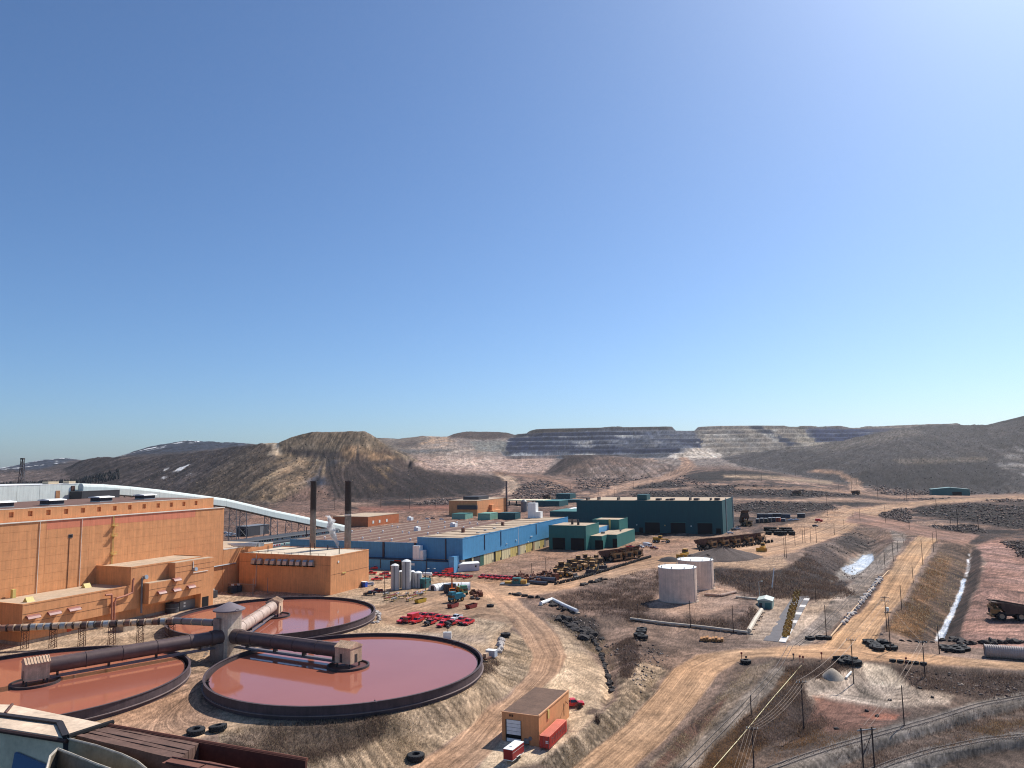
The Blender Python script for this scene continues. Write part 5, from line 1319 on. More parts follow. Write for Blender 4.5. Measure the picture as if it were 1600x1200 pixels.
# pale hut by the rail siding
p = hit(1207, 952); t = works('pale_hut', 'pale sage hut with bright ridge strip by rail siding', 'hut', *AB(p), p[2] - .2)
MB().box(-6, 0, 0, 0, 9, 3.6).build('wall', PM('sage_wall', (136,160,150)), t); MB().prism([(-6.3, 3.6), (.3, 3.6), (.3, 3.75), (-3, 4.6), (-6.3, 3.75)], -.3, 9.3, axis='y').build('roof', PM('sage_roof', (190,200,188)), t)
MB().box(-3.2, -.35, 4.6, -2.8, 9.3, 4.68).build('ridge', WHITE, t); MB().box(-5.4, -.08, 0, -4.2, 0, 2.6).build('door', CHAR, t); MB().box(-3, -.08, 0, -.6, 0, 2.8).build('door', TEAL, t)
# ------------------------------------------------------------------ vehicles: one of each kind, then copies
def wheel_mesh(r, w, nm='wheel', rim=GALV, n=16):
    m = MB().lathe([(r * .55, -w / 2), (r * .93, -w / 2), (r, -w / 4), (r, w / 4), (r * .93, w / 2), (r * .55, w / 2)], n, 0)
    m.lathe([(r * .55, w * .46), (r * .2, w * .36), (0, w * .36)], n, 1).lathe([(0, -w * .36), (r * .2, -w * .36), (r * .55, -w * .46)], n, 1)
    m.v = [(z, x, y) for x, y, z in m.v]
    return m.mesh(nm, [BLACK, rim])
CARW = wheel_mesh(.39, .26)
def car(kind, paint, label='red pickup', cat='pickup'):
    t = thing({'pickup': 'pickup_truck', 'suv': 'parked_car', 'flat': 'flatbed_truck', 'box': 'box_truck'}[kind], label, cat)
    m = MB(); w = .98
    if kind in ('pickup', 'flat'):
        m.prism([(-2.85, .45), (2.75, .45), (2.85, .7), (2.8, 1.0), (1.35, 1.14), (-.75, 1.14), (-2.85, 1.12)] if kind == 'pickup' else [(-.8, .45), (2.75, .45), (2.85, .7), (2.8, 1.05), (1.35, 1.2), (-.8, 1.2)], -w, w, axis='x')
        m.hexa([(-w, -.75, 1.1), (w, -.75, 1.1), (w, 1.4, 1.1), (-w, 1.4, 1.1), (-w * .8, -.6, 1.88), (w * .8, -.6, 1.88), (w * .8, .6, 1.88), (-w * .8, .6, 1.88)])
        g = [(-w * .97, -.70, 1.2), (w * .97, -.70, 1.2), (w * .97, 1.34, 1.2), (-w * .97, 1.34, 1.2)]; gt = [(-w * .83, -.66, 1.76), (w * .83, -.66, 1.76), (w * .83, .74, 1.76), (-w * .83, .74, 1.76)]
    elif kind == 'suv':
        m.prism([(-2.4, .45), (2.4, .45), (2.5, .7), (2.4, 1.0), (1.2, 1.1), (-2.4, 1.1)], -w * .95, w * .95, axis='x')
        m.hexa([(-w * .95, -2.35, 1.08), (w * .95, -2.35, 1.08), (w * .95, 1.3, 1.08), (-w * .95, 1.3, 1.08), (-w * .78, -2.05, 1.72), (w * .78, -2.05, 1.72), (w * .78, .5, 1.72), (-w * .78, .5, 1.72)])
        g = [(-w * .93, -2.3, 1.15), (w * .93, -2.3, 1.15), (w * .93, 1.22, 1.15), (-w * .93, 1.22, 1.15)]; gt = [(-w * .82, -2.14, 1.6), (w * .82, -2.14, 1.6), (w * .82, .66, 1.6), (-w * .82, .66, 1.6)]
    else:
        m.box(-1.1, .9, .5, 1.1, 3.0, 2.2)
        g = [(-1.12, 1.3, 1.35), (1.12, 1.3, 1.35), (1.12, 3.03, 1.35), (-1.12, 3.03, 1.35)]; gt = [(-1.12, 1.3, 2.0), (1.12, 1.3, 2.0), (1.12, 3.03, 2.0), (-1.12, 3.03, 2.0)]
    m.build('body', paint, t)
    gl_ = MB()
    e = .03
    for i in range(4):
        j = (i + 1) % 4; c0, c1, c2, c3 = [Vector(q) for q in (g[i], g[j], gt[j], gt[i])]
        nrm = (c1 - c0).cross(c3 - c0).normalized() * e
        s_ = lambda p, q, f: p.lerp(q, f)
        gl_.face([s_(c0, c1, .08) + nrm, s_(c0, c1, .92) + nrm, s_(c3, c2, .92) + nrm, s_(c3, c2, .08) + nrm])
    gl_.build('window', GLASS, t)
    if kind == 'pickup':
        MB().box(-w * .85, -2.75, 1.13, w * .85, -.85, 1.16).build('bed_liner', VOID, t)
        bw = MB().box(-w, -2.85, 1.12, -w * .86, -.75, 1.28).box(w * .86, -2.85, 1.12, w, -.75, 1.28).box(-w, -2.85, 1.12, w, -2.75, 1.28); bw.build('bed_wall', paint, t)
    if kind == 'flat':
        MB().box(-1.1, -3.2, .85, 1.1, -.85, 1.0).box(-1.1, -.98, 1.0, 1.1, -.86, 1.9).build('flat_deck', DSTEEL, t)
        MB().box(-.9, -2.6, 1.0, .2, -1.4, 1.5).box(.3, -2.9, 1.0, .9, -1.6, 1.35).build('cargo', CHAR, t)
    if kind == 'box': MB().box(-1.2, -3.2, .8, 1.2, .8, 2.9).build('cargo_box', paint, t)
    yr = -1.75 if kind != 'suv' else -1.45
    for y in (yr, 1.75 if kind != 'suv' else 1.5):
        for x in (-.86, .86): put('wheel', CARW, t, (x, y, .39))
    fy_ = {'pickup': 2.84, 'flat': 2.84, 'suv': 2.46, 'box': 3.0}[kind]
    for x in (-.7, .7): MB().box(x - .16, fy_ - .1, .78, x + .16, fy_ + .03, .95).build('headlight', PALE, t)
    MB().box(-w * .95, fy_ - .05, .42, w * .95, fy_ + .06, .6).build('bumper', CHAR, t)
    return t
PROTO = {}
WHITEC = PM('white_car_paint', (226,228,230), .3, .08); BLACKC = PM('black_car_paint', (34,36,40), .35, .1); MAROON = PM('maroon_car_paint', (112,26,36), .35, .15)
def park(kind, paint, u, v, ang, label, group=None, flip=False):
    """ang: heading of the nose, degrees clockwise from the works' away direction"""
    key = (kind, paint.name)
    x, y, z = hit(u, v); rz = -AP - math.radians(ang)
    if key not in PROTO:
        t = PROTO[key] = car(kind, paint); t.location = (x, y, z); t.rotation_euler = (0, 0, rz)
    else: t = dup(PROTO[key], (x, y, z), rz)
    t.scale = (1.1, 1.1, 1.12)
    t['label'] = label; t['category'] = {'pickup': 'pickup', 'suv': 'car', 'flat': 'truck', 'box': 'truck'}[kind]
    if group: t['group'] = group
    elif 'group' in t: del t['group']
    return t
G1 = 'red trucks parked by the near thickener'
LR = 'red pickup in the two-row cluster beyond the near thickener'
for u, v in ((653, 964.5), (664, 965.5), (675.5, 966), (687, 968.5), (699, 970)): park('pickup', RED, u, v, 184 + rnd.uniform(-4, 4), LR, G1)
park('pickup', RED, 721, 972.5, 186, 'red pickup between the white pickup and the rightmost one', G1); park('pickup', RED, 732, 975.5, 181, 'rightmost red pickup of the cluster, beside the tyre with a stick', G1)
park('pickup', RED, 652, 973, 186, 'front-row red pickup right of the red box truck', G1)
park('pickup', RED, 692, 978.5, 182, 'front-row red pickup between two flatbeds', G1)
park('box', RED, 642, 972, 187, 'red box truck near left end of the parked cluster', G1)
park('flat', RED, 672, 976, 4, 'red flatbed with dark deck towards the near thickener', G1)
park('flat', RED, 705.5, 977, 6, 'red flatbed with dark deck at front of the parked cluster', G1)
park('flat', RED, 630, 972.5, 184, 'red flatbed at far left end of the parked cluster', G1)
park('pickup', WHITEC, 713, 968, 186, 'only white pickup among the red parked trucks', G1)
G2 = 'red trucks in a row before the blue workshop'
for u, v in ((692, 900.5), (702.5, 901), (712, 902), (719.5, 902.5), (730, 903.5)): park('pickup', RED, u, v, 200 + rnd.uniform(-5, 5), 'red pickup lined up under the blue workshop, left of the pale trailer', G2)
park('box', RED, 699, 897, 196, 'red van with a tall body behind the pickups under the blue workshop', G2)
park('flat', RED, 681, 900, 205, 'red flatbed leftmost in the row under the blue workshop', G2)
for u, v in ((754.5, 903), (765, 903.6), (774.5, 904.4), (782, 905), (790, 905.6), (799, 906)): park('pickup', RED, u, v, 196 + rnd.uniform(-5, 5), 'red pickup in the row right of the pale trailer', 'red pickups on the yard edge')
park('pickup', RED, 587, 889.5, 240, 'red pickup parked by corner of orange boiler house'); park('pickup', RED, 580, 897.5, 250, 'red pickup half hidden by the boiler house wall')
park('suv', RED, 600.5, 899, 225, 'red car left of the two tall silos'); park('pickup', RED, 589, 907, 235, 'red pickup nearest the white car'); park('pickup', RED, 609, 903.5, 225, 'red pickup just left of the left silo')
park('suv', WHITEC, 576.5, 915.5, 232, 'white car parked beside the orange boiler house')
park('flat', BLACKC, 578, 930, 232, 'black flatbed in the yard beyond the rear thickener'); park('pickup', MAROON, 588, 926, 225, 'maroon pickup beside black flatbed beyond rear thickener')
park('suv', WHITEC, 1141, 834, 60, 'white car at corner of the tall green garage'); park('suv', BLACKC, 1147, 829, 60, 'black car behind white car at green garage corner'); park('pickup', WHITEC, 1152, 827, 60, 'white pickup at the end of the green garage')
park('flat', WHITEC, 1001, 856, 120, 'white truck beside the low green annex'); park('box', WHITEC, 1012, 854.5, 115, 'white box truck beside the parked dump trucks'); park('pickup', MAROON, 1022, 858, 110, 'maroon pickup by white box truck'); park('pickup', RED, 985, 856, 70, 'red pickup at the low green annex corner')
for u, v in ((1244, 813), (1236, 813.5)): park('pickup', WHITEC, u, v, 60, 'white truck at the end of the dark container row', 'white trucks by the containers')
park('box', RED, 1280, 815.5, 100, 'red box truck alone on the east yard road'); park('suv', BLACKC, 1274, 823, 100, 'dark car near the red box truck')
park('pickup', RED, 894.5, 1104, 60, 'red pickup half hidden behind small orange building')
for u, v in ((353, 834), (360, 835), (365, 836), (357, 838)): park('suv', WHITEC, u, v, 70, 'pale car in the lot left of the charcoal shed', 'cars in the lot by the charcoal shed')
for u, v, c in ((668, 812, WHITEC), (676, 811, BLACKC), (690, 812.5, WHITEC)): park('suv', c, u, v, 60, 'pale car beyond the brown workshop roof' if c is WHITEC else 'dark car beyond the brown workshop roof', 'cars beyond the workshops')

TYEL = PM('dusty_truck_yellow', (176,134,84), .7, .3, dust=.8)
def haul_truck(body_m, raised=0.0, label=''):
    """big rigid dump truck, nose towards +y"""
    t = thing('dump_truck', label, 'dump truck')
    MB().box(-1.3, -5.2, 1.5, 1.3, 5.6, 2.5).box(-3.0, 2.4, 2.2, 3.0, 4.2, 2.9).box(-1.6, -5.0, 1.2, 1.6, -3.0, 2.4).build('chassis', DSTEEL, t)
    MB().box(-2.1, 3.4, 2.4, 2.1, 6.4, 4.3).box(-3.4, 3.2, 3.9, 3.4, 6.2, 4.15).build('engine_hood', TYEL, t)
    MB().box(-1.5, 6.4, 2.3, 1.5, 6.5, 4.1).build('radiator', VOID, t); MB().box(-3.2, 6.2, 1.2, 3.2, 6.6, 2.0).build('bumper', TYEL, t)
    MB().box(1.2, 3.5, 4.15, 3.2, 5.6, 5.9).build('cab', TYEL, t); MB().box(1.15, 4.0, 4.9, 3.25, 5.66, 5.6).build('window', GLASS, t)
    prof = [(-6.6, 4.6), (-5.4, 2.9), (1.6, 2.6), (3.0, 4.6), (3.2, 6.2), (6.2, 6.7), (6.2, 6.95), (2.6, 6.75), (-6.4, 5.3)]
    b_ = MB()
    R = Matrix.Translation((0, -5.0, 2.7)) @ Matrix.Rotation(raised, 4, 'X') @ Matrix.Translation((0, 5.0, -2.7))
    tr = lambda x, p: tuple(R @ Vector((x, p[0], p[1])))
    for x0, x1 in ((-3.3, -3.0), (3.0, 3.3)):
        i = len(b_.v); n = len(prof)
        b_.v += [tr(x0, p) for p in prof] + [tr(x1, p) for p in prof]
        b_.f += [tuple(range(i + n - 1, i - 1, -1)), tuple(range(i + n, i + 2 * n))] + [(i + k, i + (k + 1) % n, i + n + (k + 1) % n, i + n + k) for k in range(n)]; b_.m += [0] * (n + 2)
    for a, c in zip(prof[:6], prof[1:7]):
        q = [tr(-3.3, a), tr(3.3, a), tr(3.3, c), tr(-3.3, c)]; b_.face(q)
    for y in (-4.5, -2.6, -.7, 1.2):
        for x in (-3.45, 3.3): b_.box(x, y, 3.0, x + .15, y + .3, 5.6, M=R)
    b_.build('dump_body', body_m, t)
    wm = haul_truck.w
    for x in (-2.7, 2.7): put('wheel', wm, t, (x, 3.3, 1.65))
    for x in (-2.75, -1.55, 1.55, 2.75): put('wheel', wm, t, (x, -3.2, 1.65))
    MB().box(-3.4, 6.1, 4.15, 3.4, 6.15, 5.1).box(-2.6, 6.6, 1.2, -2.2, 6.9, 4.1).build('rail', TYEL, t)
    if raised: 
        for x in (-.9, .9): MB().cyl((x, 0, 2.4), tuple(R @ Vector((x, 0.5, 2.7))), .22, n=8).build('hoist', GALV, t)
    return t
haul_truck.w = wheel_mesh(1.65, 1.0, 'wheel', PM('rim_dusty', (176,150,120), .7, .2), 20)
HT = haul_truck(RUSTBODY, 0, 'rust brown dump truck parked in the row of three by the yard road')
GA = 'dump trucks in the row of three'; GB = 'dump trucks in the long row'
def at_(t, u, v, ang, s=1.0): 
    x, y, z = hit(u, v); t.location = (x, y, z); t.rotation_euler = (0, 0, -AP - math.radians(ang)); t.scale = (s, s, s); return t
at_(HT, 954, 876.5, 120, 1.1); HT['group'] = GA
for u, v in ((972, 874), (987, 871)): at_(dup(HT, (0, 0, 0), 0), u, v, 120 + rnd.uniform(-4, 4), 1.1)
for i, (u, v) in enumerate(((1103, 857), (1122, 855), (1140, 853), (1160, 850.5), (1179, 848))):
    t = at_(dup(HT, (0, 0, 0), 0, 'brown dump truck in the row of five behind a line of tyres', GB), u, v, 112 + rnd.uniform(-3, 3), 1.12)
T2_ = haul_truck(PM('dump_body_dark', (84,66,58), .85, .3, dust=.4), math.radians(48), 'dump truck with its dark body tipped up beside the green garage'); at_(T2_, 1166, 822, 150, 1.1)
HT2 = haul_truck(PM('dump_body_dark', (84,66,58)), 0, 'dark dump truck at far right on the pink dirt yard'); at_(HT2, 1577, 968, 262, 1.05)
for u, v, l in ((1337, 773, 'dump truck on the road below the right hill'), (1245, 773.5, 'dump truck on the far flat behind the green garage'), (854, 780, 'dump truck beside the distant canopy shed')): at_(dup(HT, (0, 0, 0), 0, l, 'dump trucks apart'), u, v, 80, 1.15)

def loader():
    t = thing('wheel_loader', 'x', 'loader')
    MB().prism([(-4.0, 1.2), (-.4, 1.2), (-.4, 2.5), (-1.2, 3.0), (-4.0, 2.7)], -1.35, 1.35, axis='x').build('engine_body', YEL, t)
    MB().box(-1.0, .0, 1.0, 1.0, 2.6, 2.0).build('front_frame', YEL, t)
    MB().box(-.9, -1.0, 2.5, .9, .7, 4.1).build('cab', DSTEEL, t); MB().box(-.94, -.8, 3.0, .94, .75, 3.9).build('window', GLASS, t)
    MB().box(-1.0, -1.1, 4.1, 1.0, .8, 4.25).build('cab_roof', YEL, t)
    MB().hexa([(-.9, 1.2, 1.7), (-.5, 1.2, 1.7), (-.5, 4.6, .8), (-.9, 4.6, .8), (-.9, 1.2, 2.3), (-.5, 1.2, 2.3), (-.5, 4.6, 1.3), (-.9, 4.6, 1.3)]).hexa([(.5, 1.2, 1.7), (.9, 1.2, 1.7), (.9, 4.6, .8), (.5, 4.6, .8), (.5, 1.2, 2.3), (.9, 1.2, 2.3), (.9, 4.6, 1.3), (.5, 4.6, 1.3)]).build('lift_arm', YEL, t)
    MB().prism([(4.3, .2), (6.2, .15), (6.3, .25), (4.8, .6), (4.7, 1.7), (4.4, 1.8)], -1.9, 1.9, axis='x').build('bucket', DSTEEL, t)
    for y in (-2.7, 1.5):
        for x in (-1.55, 1.55): put('wheel', loader.w, t, (x, y, 1.15))
    MB().cyl((-.6, -2.6, 2.8), (-.6, -2.6, 3.9), .12, n=6).build('exhaust', DSTEEL, t)
    return t
loader.w = wheel_mesh(1.15, .8, 'wheel', YEL, 16)
YEL_KEEP = YEL; YEL = PM('dusty_loader_yellow', (184,140,78), .7, .3, dust=.85)
LD = loader(); YEL = YEL_KEEP
lds = ((877, 897, 150, 1.6, 'dusty yellow loader nearest the dark pipes in the yard'), (891, 890, 40, 1.4, 'yellow loader with its bucket turned from the camera'), (904, 884, 60, 1.45, 'yellow loader between two others in the yard'), (914, 880, 230, 1.3, 'yellow loader farthest from the tyre-lined road'),
       (926, 895, 170, 1.5, 'yellow loader right beside the tyre-lined road'), (938, 888, 150, 1.4, 'yellow loader next to the brown dump trucks'), (885, 901, 100, 1.2, 'low yellow loader in front of the nearest loader'), (867, 903, 250, 1.2, 'yellow loader behind the thick dark pipe'),
       (898, 893, 200, 1.2, 'yellow loader in the middle of the parked machines'), (908, 889, 300, 1.15, 'yellow loader turned sideways among the machines'), (932, 880, 20, 1.2, 'yellow loader behind the one next to the dump trucks'))
for i, (u, v, a, s, l) in enumerate(lds): at_(LD if i == 0 else dup(LD, (0, 0, 0), 0), u, v, a, s); 
for o, (u, v, a, s, l) in zip([o for o in COL.objects if o.name.startswith('wheel_loader')], lds): o['label'] = l; o['group'] = 'yellow loaders in the yard'
def dozer():
    t = thing('bulldozer', 'x', 'bulldozer')
    for x in (-1.5, .9):
        MB().prism([(-2.4, .5), (-1.9, .05), (1.9, .05), (2.4, .5), (2.1, 1.1), (-2.1, 1.2)], x, x + .6, axis='x').build('track', DSTEEL, t)
    MB().box(-.9, -2.2, .9, .9, 2.4, 2.0).build('body', YEL, t); MB().box(-.8, -1.7, 2.0, .8, .1, 3.4).build('cab', YEL, t); MB().box(-.84, -1.5, 2.4, .84, .14, 3.1).build('window', GLASS, t)
    MB().prism([(3.0, .1), (3.2, .1), (3.05, .8), (3.3, 1.6), (3.1, 1.6), (2.85, .8)], -2.2, 2.2, axis='x').build('blade', YEL, t)
    for x in (-1.7, 1.6): MB().box(x, -.5, .55, x + .12, 3.0, .8).build('push_arm', DSTEEL, t)
    MB().cyl((.4, 1.4, 2.0), (.4, 1.4, 3.1), .09, n=6).build('exhaust', DSTEEL, t)
    return t
DZ = dozer(); at_(DZ, 1192, 861, 185, 1.6); DZ['label'] = 'yellow bulldozer on the pale pad left of the spoil heaps'; DZ['group'] = 'bulldozers'
d2 = dup(DZ, (0, 0, 0), 0, 'yellow bulldozer standing behind the storage tanks', 'bulldozers'); at_(d2, 1070, 872, 190, 1.7)
def grader():
    t = thing('road_grader', 'yellow road grader in front of the tall green garage', 'grader')
    MB().box(-.8, -3.6, 1.2, .8, -.4, 2.6).box(-.4, -.4, 1.5, .4, 4.0, 2.0).build('frame', YEL, t)
    MB().box(-.8, -.8, 1.7, .8, .8, 3.4).build('cab', YEL, t); MB().box(-.83, -.6, 2.3, .83, .83, 3.1).build('window', GLASS, t)
    MB().box(-1.9, 1.2, .35, 1.9, 1.4, 1.0).build('blade', DSTEEL, t)
    for y in (-3.0, -1.4, 3.7):
        for x in (-1.1, 1.1): put('wheel', CARW, t, (x, y, .75)).scale = (1.6, 1.9, 1.9)
    return t
t = grader(); at_(t, 1032, 848, 100, 1.6)
# scrap trailers, skips, tanks in the near yard
def skip(u, v, m, ang, label):
    x, y, z = hit(u, v); t = thing('skip_bin', label, 'skip', (x, y, z), -AP - math.radians(ang), 'open skips on the yard edge')
    P_ = lambda z_, k: [(-2.9 * k, -1.15, z_), (2.9 * k, -1.15, z_), (2.9 * k, 1.15, z_), (-2.9 * k, 1.15, z_)]
    lo, hi = P_(.15, .86), P_(1.7, 1.05); li, hi2 = [(a * .93, b * .9, c + .1) for a, b, c in lo], [(a * .95, b * .9, c) for a, b, c in hi]
    m_ = MB()
    for i in range(4):
        j = (i + 1) % 4; m_.face([lo[i], lo[j], hi[j], hi[i]]).face([li[j], li[i], hi2[i], hi2[j]], 1).face([hi[i], hi[j], hi2[j], hi2[i]])
    m_.face(lo[::-1]).face(li, 1); m_.build('bin', [m, VOID], t)
    for k in np.linspace(-2.2, 2.2, 5): MB().box(k - .08, -1.22, .25, k + .08, -1.14, 1.65).build('rib', m, t)
    for y_ in (-.9, .9): MB().box(-2.3, y_ - .1, 0, 2.3, y_ + .1, .16).build('skid', DSTEEL, t)
    return t
skip(657, 941.5, PM('skip_yellow', (196,164,52), .6, .2), 100, 'mustard yellow open skip beside the pipe yard')
skip(708, 949, BROWNRED, 96, 'left of two dull red open skips'); skip(736.5, 950, BROWNRED, 100, 'right of two dull red open skips')
def silo(u, v, r, h, label, m=PALE):
    x, y, z = hit(u, v); t = thing('storage_silo', label, 'silo', (x, y, z), 0, 'upright yard silos')
    n = max(1, int(h / 3))
    for k in range(n): MB().lathe([(r + .02 * (k % 2), h * k / n), (r + .02 * (k % 2), h * (k + 1) / n)], 24).build('shell_ring', m, t, smooth=True)
    MB().lathe([(r + .05, h), (r * .5, h + r * .3), (.15, h + r * .42), (0, h + r * .42)], 24).build('dome', WHITE, t, smooth=True)
    MB().box(-.25, -r - .2, 0, .25, -r - .05, h).build('ladder', STEEL, t)
SILO = PM('silo_grey', (196,194,190), .6, .08, .15)
silo(617, 921.5, 2.05, 12, 'left of the two tall grey silos with ladder', SILO); silo(635, 920, 2.35, 13.6, 'right and taller of the two tall grey silos', SILO)
silo(626.5, 918, 1.5, 8, 'short grey tank between the two tall silos', SILO); silo(644.5, 918, 1.4, 8, 'short grey tank just right of the taller silo', SILO); silo(653.5, 918, 2.0, 7.4, 'squat grey tank right of the silo group', SILO)
x, y, z = hit(668, 902); t = thing('propane_tank', 'small white horizontal gas tank before the blue wall', 'tank', (x, y, z), -AP)
MB().cyl((-2.4, 0, 1.6), (2.4, 0, 1.6), 1.1, n=16).cyl((2.4, 0, 1.6), (3, 0, 1.6), 1.1, .4, n=16).cyl((-2.4, 0, 1.6), (-3, 0, 1.6), 1.1, .4, n=16).build('vessel', WHITE, t, smooth=True)
for a in (-1.5, 1.5): MB().box(a - .2, -.7, 0, a + .2, .7, .9).build('saddle', DSTEEL, t)
def hut(u, v, w, l, h, m, rm, label, ang=0, rise=.0, name='yard_hut', cat='hut'):
    x, y, z = hit(u, v); t = thing(name, label, cat, (x, y, z), -AP - math.radians(ang))
    MB().box(-w / 2, -l / 2, .1, w / 2, l / 2, h).build('wall', m, t)
    if rise: MB().prism([(-w / 2 - .15, h), (w / 2 + .15, h), (w / 2 + .15, h + .12), (0, h + rise), (-w / 2 - .15, h + .12)], -l / 2 - .15, l / 2 + .15, axis='y').build('roof', rm, t)
    else: MB().box(-w / 2 - .1, -l / 2 - .1, h, w / 2 + .1, l / 2 + .1, h + .15).build('roof', rm, t)
    MB().box(-.5, -l / 2 - .06, .15, .5, -l / 2, min(h - .3, 2.2)).build('door', CHAR, t)
    for k in (-.35, .35): MB().box(w / 2, l * k - .5, h * .5, w / 2 + .05, l * k + .5, h * .75).build('window', GLASS, t)
    return t
hut(664, 918, 4, 5, 4.4, TEAL, TEAL, 'teal cabin right of the grey silos', 10)
hut(728, 892, 5, 15, 4.2, PM('trailer_grey', (206,204,206), .5, .1), WHITE, 'long pale grey trailer hut against the blue workshop', 45, 1.0, 'trailer_hut', 'trailer')
hut(703, 926, 3.2, 5, 4.0, NAVY, NAVY, 'dark blue cabin by the orange machine', 20)
hut(765, 965 - 3, .1, .1, .1, CHAR, CHAR, 'x') if False else None
def quonset(u, v, r, l, label, ang=0):
    x, y, z = hit(u, v); t = thing('arched_tent', label, 'tent', (x, y, z), -AP - math.radians(ang))
    pr = [(r * math.cos(a), r * .95 * math.sin(a)) for a in np.linspace(0, math.pi, 13)]
    MB().prism(pr, -l / 2, l / 2, axis='y').build('cover', WHITE, t, smooth=True)
    for y_ in np.linspace(-l / 2, l / 2, 4): MB().lathe([(r * 1.01, -.08), (r * 1.03, 0), (r * 1.01, .08)], 24).build('hoop', STEEL, t, (0, y_, 0)).rotation_euler = (math.pi / 2, 0, 0)
    MB().box(-r * .4, -l / 2 - .06, 0, r * .4, -l / 2 + .02, r * .7).build('door', CHAR, t)
quonset(684, 921, 3.0, 7, 'white arched storage tent right of teal cabin', 20); quonset(714, 921, 3.6, 13, 'larger white arched tent behind the orange machine', 60)
# orange lift truck and the two teal machines
x, y, z = hit(706.5, 929); t = thing('boom_lift', 'orange boom truck between blue cabin and teal machines', 'truck', (x, y, z), -AP - math.radians(150))
ORM = PM('machine_orange', (232,120,30), .5, .15)
MB().box(-1.4, -4, .9, 1.4, 3, 1.9).box(-1.3, 1.4, 1.9, 1.3, 3, 3.3).build('body', ORM, t); MB().box(-1.34, 1.8, 2.3, 1.34, 3.05, 3.1).build('window', GLASS, t)
MB().hexa([(-.4, -2, 1.9), (.4, -2, 1.9), (.4, -1.2, 1.9), (-.4, -1.2, 1.9), (-.3, -3.4, 7.5), (.3, -3.4, 7.5), (.3, -2.8, 7.7), (-.3, -2.8, 7.7)]).build('boom', ORM, t)
for yy in (-2.6, 1.9):
    for xx in (-1.3, 1.3): put('wheel', CARW, t, (xx, yy, .6)).scale = (1.5, 1.55, 1.55)
def drill(u, v, m, ang, label):
    x, y, z = hit(u, v); t = thing('drill_rig', label, 'machine', (x, y, z), -AP - math.radians(ang), 'teal machines in the yard')
    MB().box(-1.5, -3.6, 1.2, 1.5, 3.4, 3.6).box(-1.2, -5.0, 1.4, 1.2, -3.6, 2.6).build('body', m, t); MB().box(-1.3, .8, 3.6, 1.3, 3.2, 4.6).build('housing', m, t)
    MB().box(-1.53, 2.0, 2.2, 1.53, 3.45, 3.2).build('window', GLASS, t)
    for yy in (-2.6, 2.2):
        for xx in (-1.5, 1.5): put('wheel', loader.w, t, (xx, yy, 1.0)).scale = (.8, .85, .85)
    for yy in np.linspace(-3.2, 0, 4): MB().box(1.5, yy, 1.1, 1.7, yy + .3, 3.7).build('yellow_post', YEL, t)
    MB().box(-.2, -4.6, 2.6, .2, -4.2, 4.6).build('mast', YEL, t)
drill(722, 929, PM('machine_green', (96,150,120), .5, .15), 130, 'light green machine behind the teal one in the yard'); drill(712, 940, PM('machine_teal', (24,120,140), .5, .15), 200, 'bright teal machine just above the red skips')
# ------------------------------------------------------------------ tyres, rocks, blocks
def tyre_mesh(r, w, n=20):
    m = MB().lathe([(r * .5, 0), (r * .62, -.0), (r * .95, w * .06), (r, w * .22), (r, w * .78), (r * .95, w * .94), (r * .62, w), (r * .5, w), (r * .46, w * .8), (r * .46, w * .2)], n, closed=True)
    for k in range(n // 1):
        a = 2 * math.pi * (k + .5) / n; R = Matrix.Rotation(a, 4, 'Z'); m.box(r * .985, -r * .06, w * .1, r * 1.03, r * .06, w * .45, M=R); m.box(r * .985, -r * .06 + r * .15, w * .55, r * 1.03, r * .06 + r * .15, w * .9, M=R)
    return m
BIGT = tyre_mesh(1.95, 1.25).mesh('big_tyre', BLACK); BIGT.polygons.foreach_set('use_smooth', [False] * len(BIGT.polygons))
SMT = tyre_mesh(1.35, .9, 12).mesh('tyre', BLACK)
def tyre(u, v, label, group=None, up=False, rz=0, lift=0, tilt=0, big=True, s=1.0):
    x, y, z = hit(u, v); o = put('mining_tyre', BIGT if big else SMT, None, (x, y, z + lift)); o.scale = (s, s, s)
    o.rotation_euler = (tilt, 0, rz) if not up else (math.pi / 2, 0, rz)
    if up: o.location.z += (1.35 if not big else 1.9) * s * .55
    return tag(o, label, 'tyre', group)
tyre(306, 1146.5, 'left of two big tyres lying beside the weathered timber', rz=.4, tilt=.06); tyre(340.5, 1142, 'right of two big tyres lying on the pad, slightly tilted', rz=1, lift=.1, tilt=-.12)
tyre(649.5, 1186.5, 'big tyre with yellow streak lying by lower road edge', rz=.2)
tyre(723, 976.5, 'tyre with upright stick at right end of parked trucks', rz=.3, s=.8); tyre(790, 994, 'sign tyre on the bank crest right of near thickener', s=.9); tyre(766, 948, 'lone tyre with post by the works road', s=.8)
for k, (u, v, l) in enumerate(((1003, 987, 0), (1002, 991, 0), (998.5, 996, 0), (1004, 999, 0))): tyre(u, v, 'tyre in the small heap of four by the pale pipe', 'heap of four tyres', rz=k, lift=.3)
for k, (u, v) in enumerate(((1165.5, 1036), (1292, 998.5), (1282, 998), (1266, 999))): tyre(u, v, ['tyre below stop post at the junction corner', 'tyre at the foot of the pole left of haul road', 'tyre beside another at haul road corner', 'small tyre left of haul road corner'][k], rz=k, s=.85)
for k in range(13): tyre(1357 + (k * 5.3) % 42, 1003.5 + (k % 4) * 3.4 + k * .25, 'tyre in the pale dusty heap at the road junction island', 'tyres heaped on the junction island', rz=k * 1.1, lift=.2 * (k % 2), tilt=rnd.uniform(-.25, .25), s=.95)
for k in range(9): tyre(1312 + k * 3.2, 1031 + (k % 3) * 2.4 + k * .4, 'tyre in the heap at the lower side of the junction road', 'tyres heaped below the junction road', rz=k * 1.7, tilt=rnd.uniform(-.3, .3))
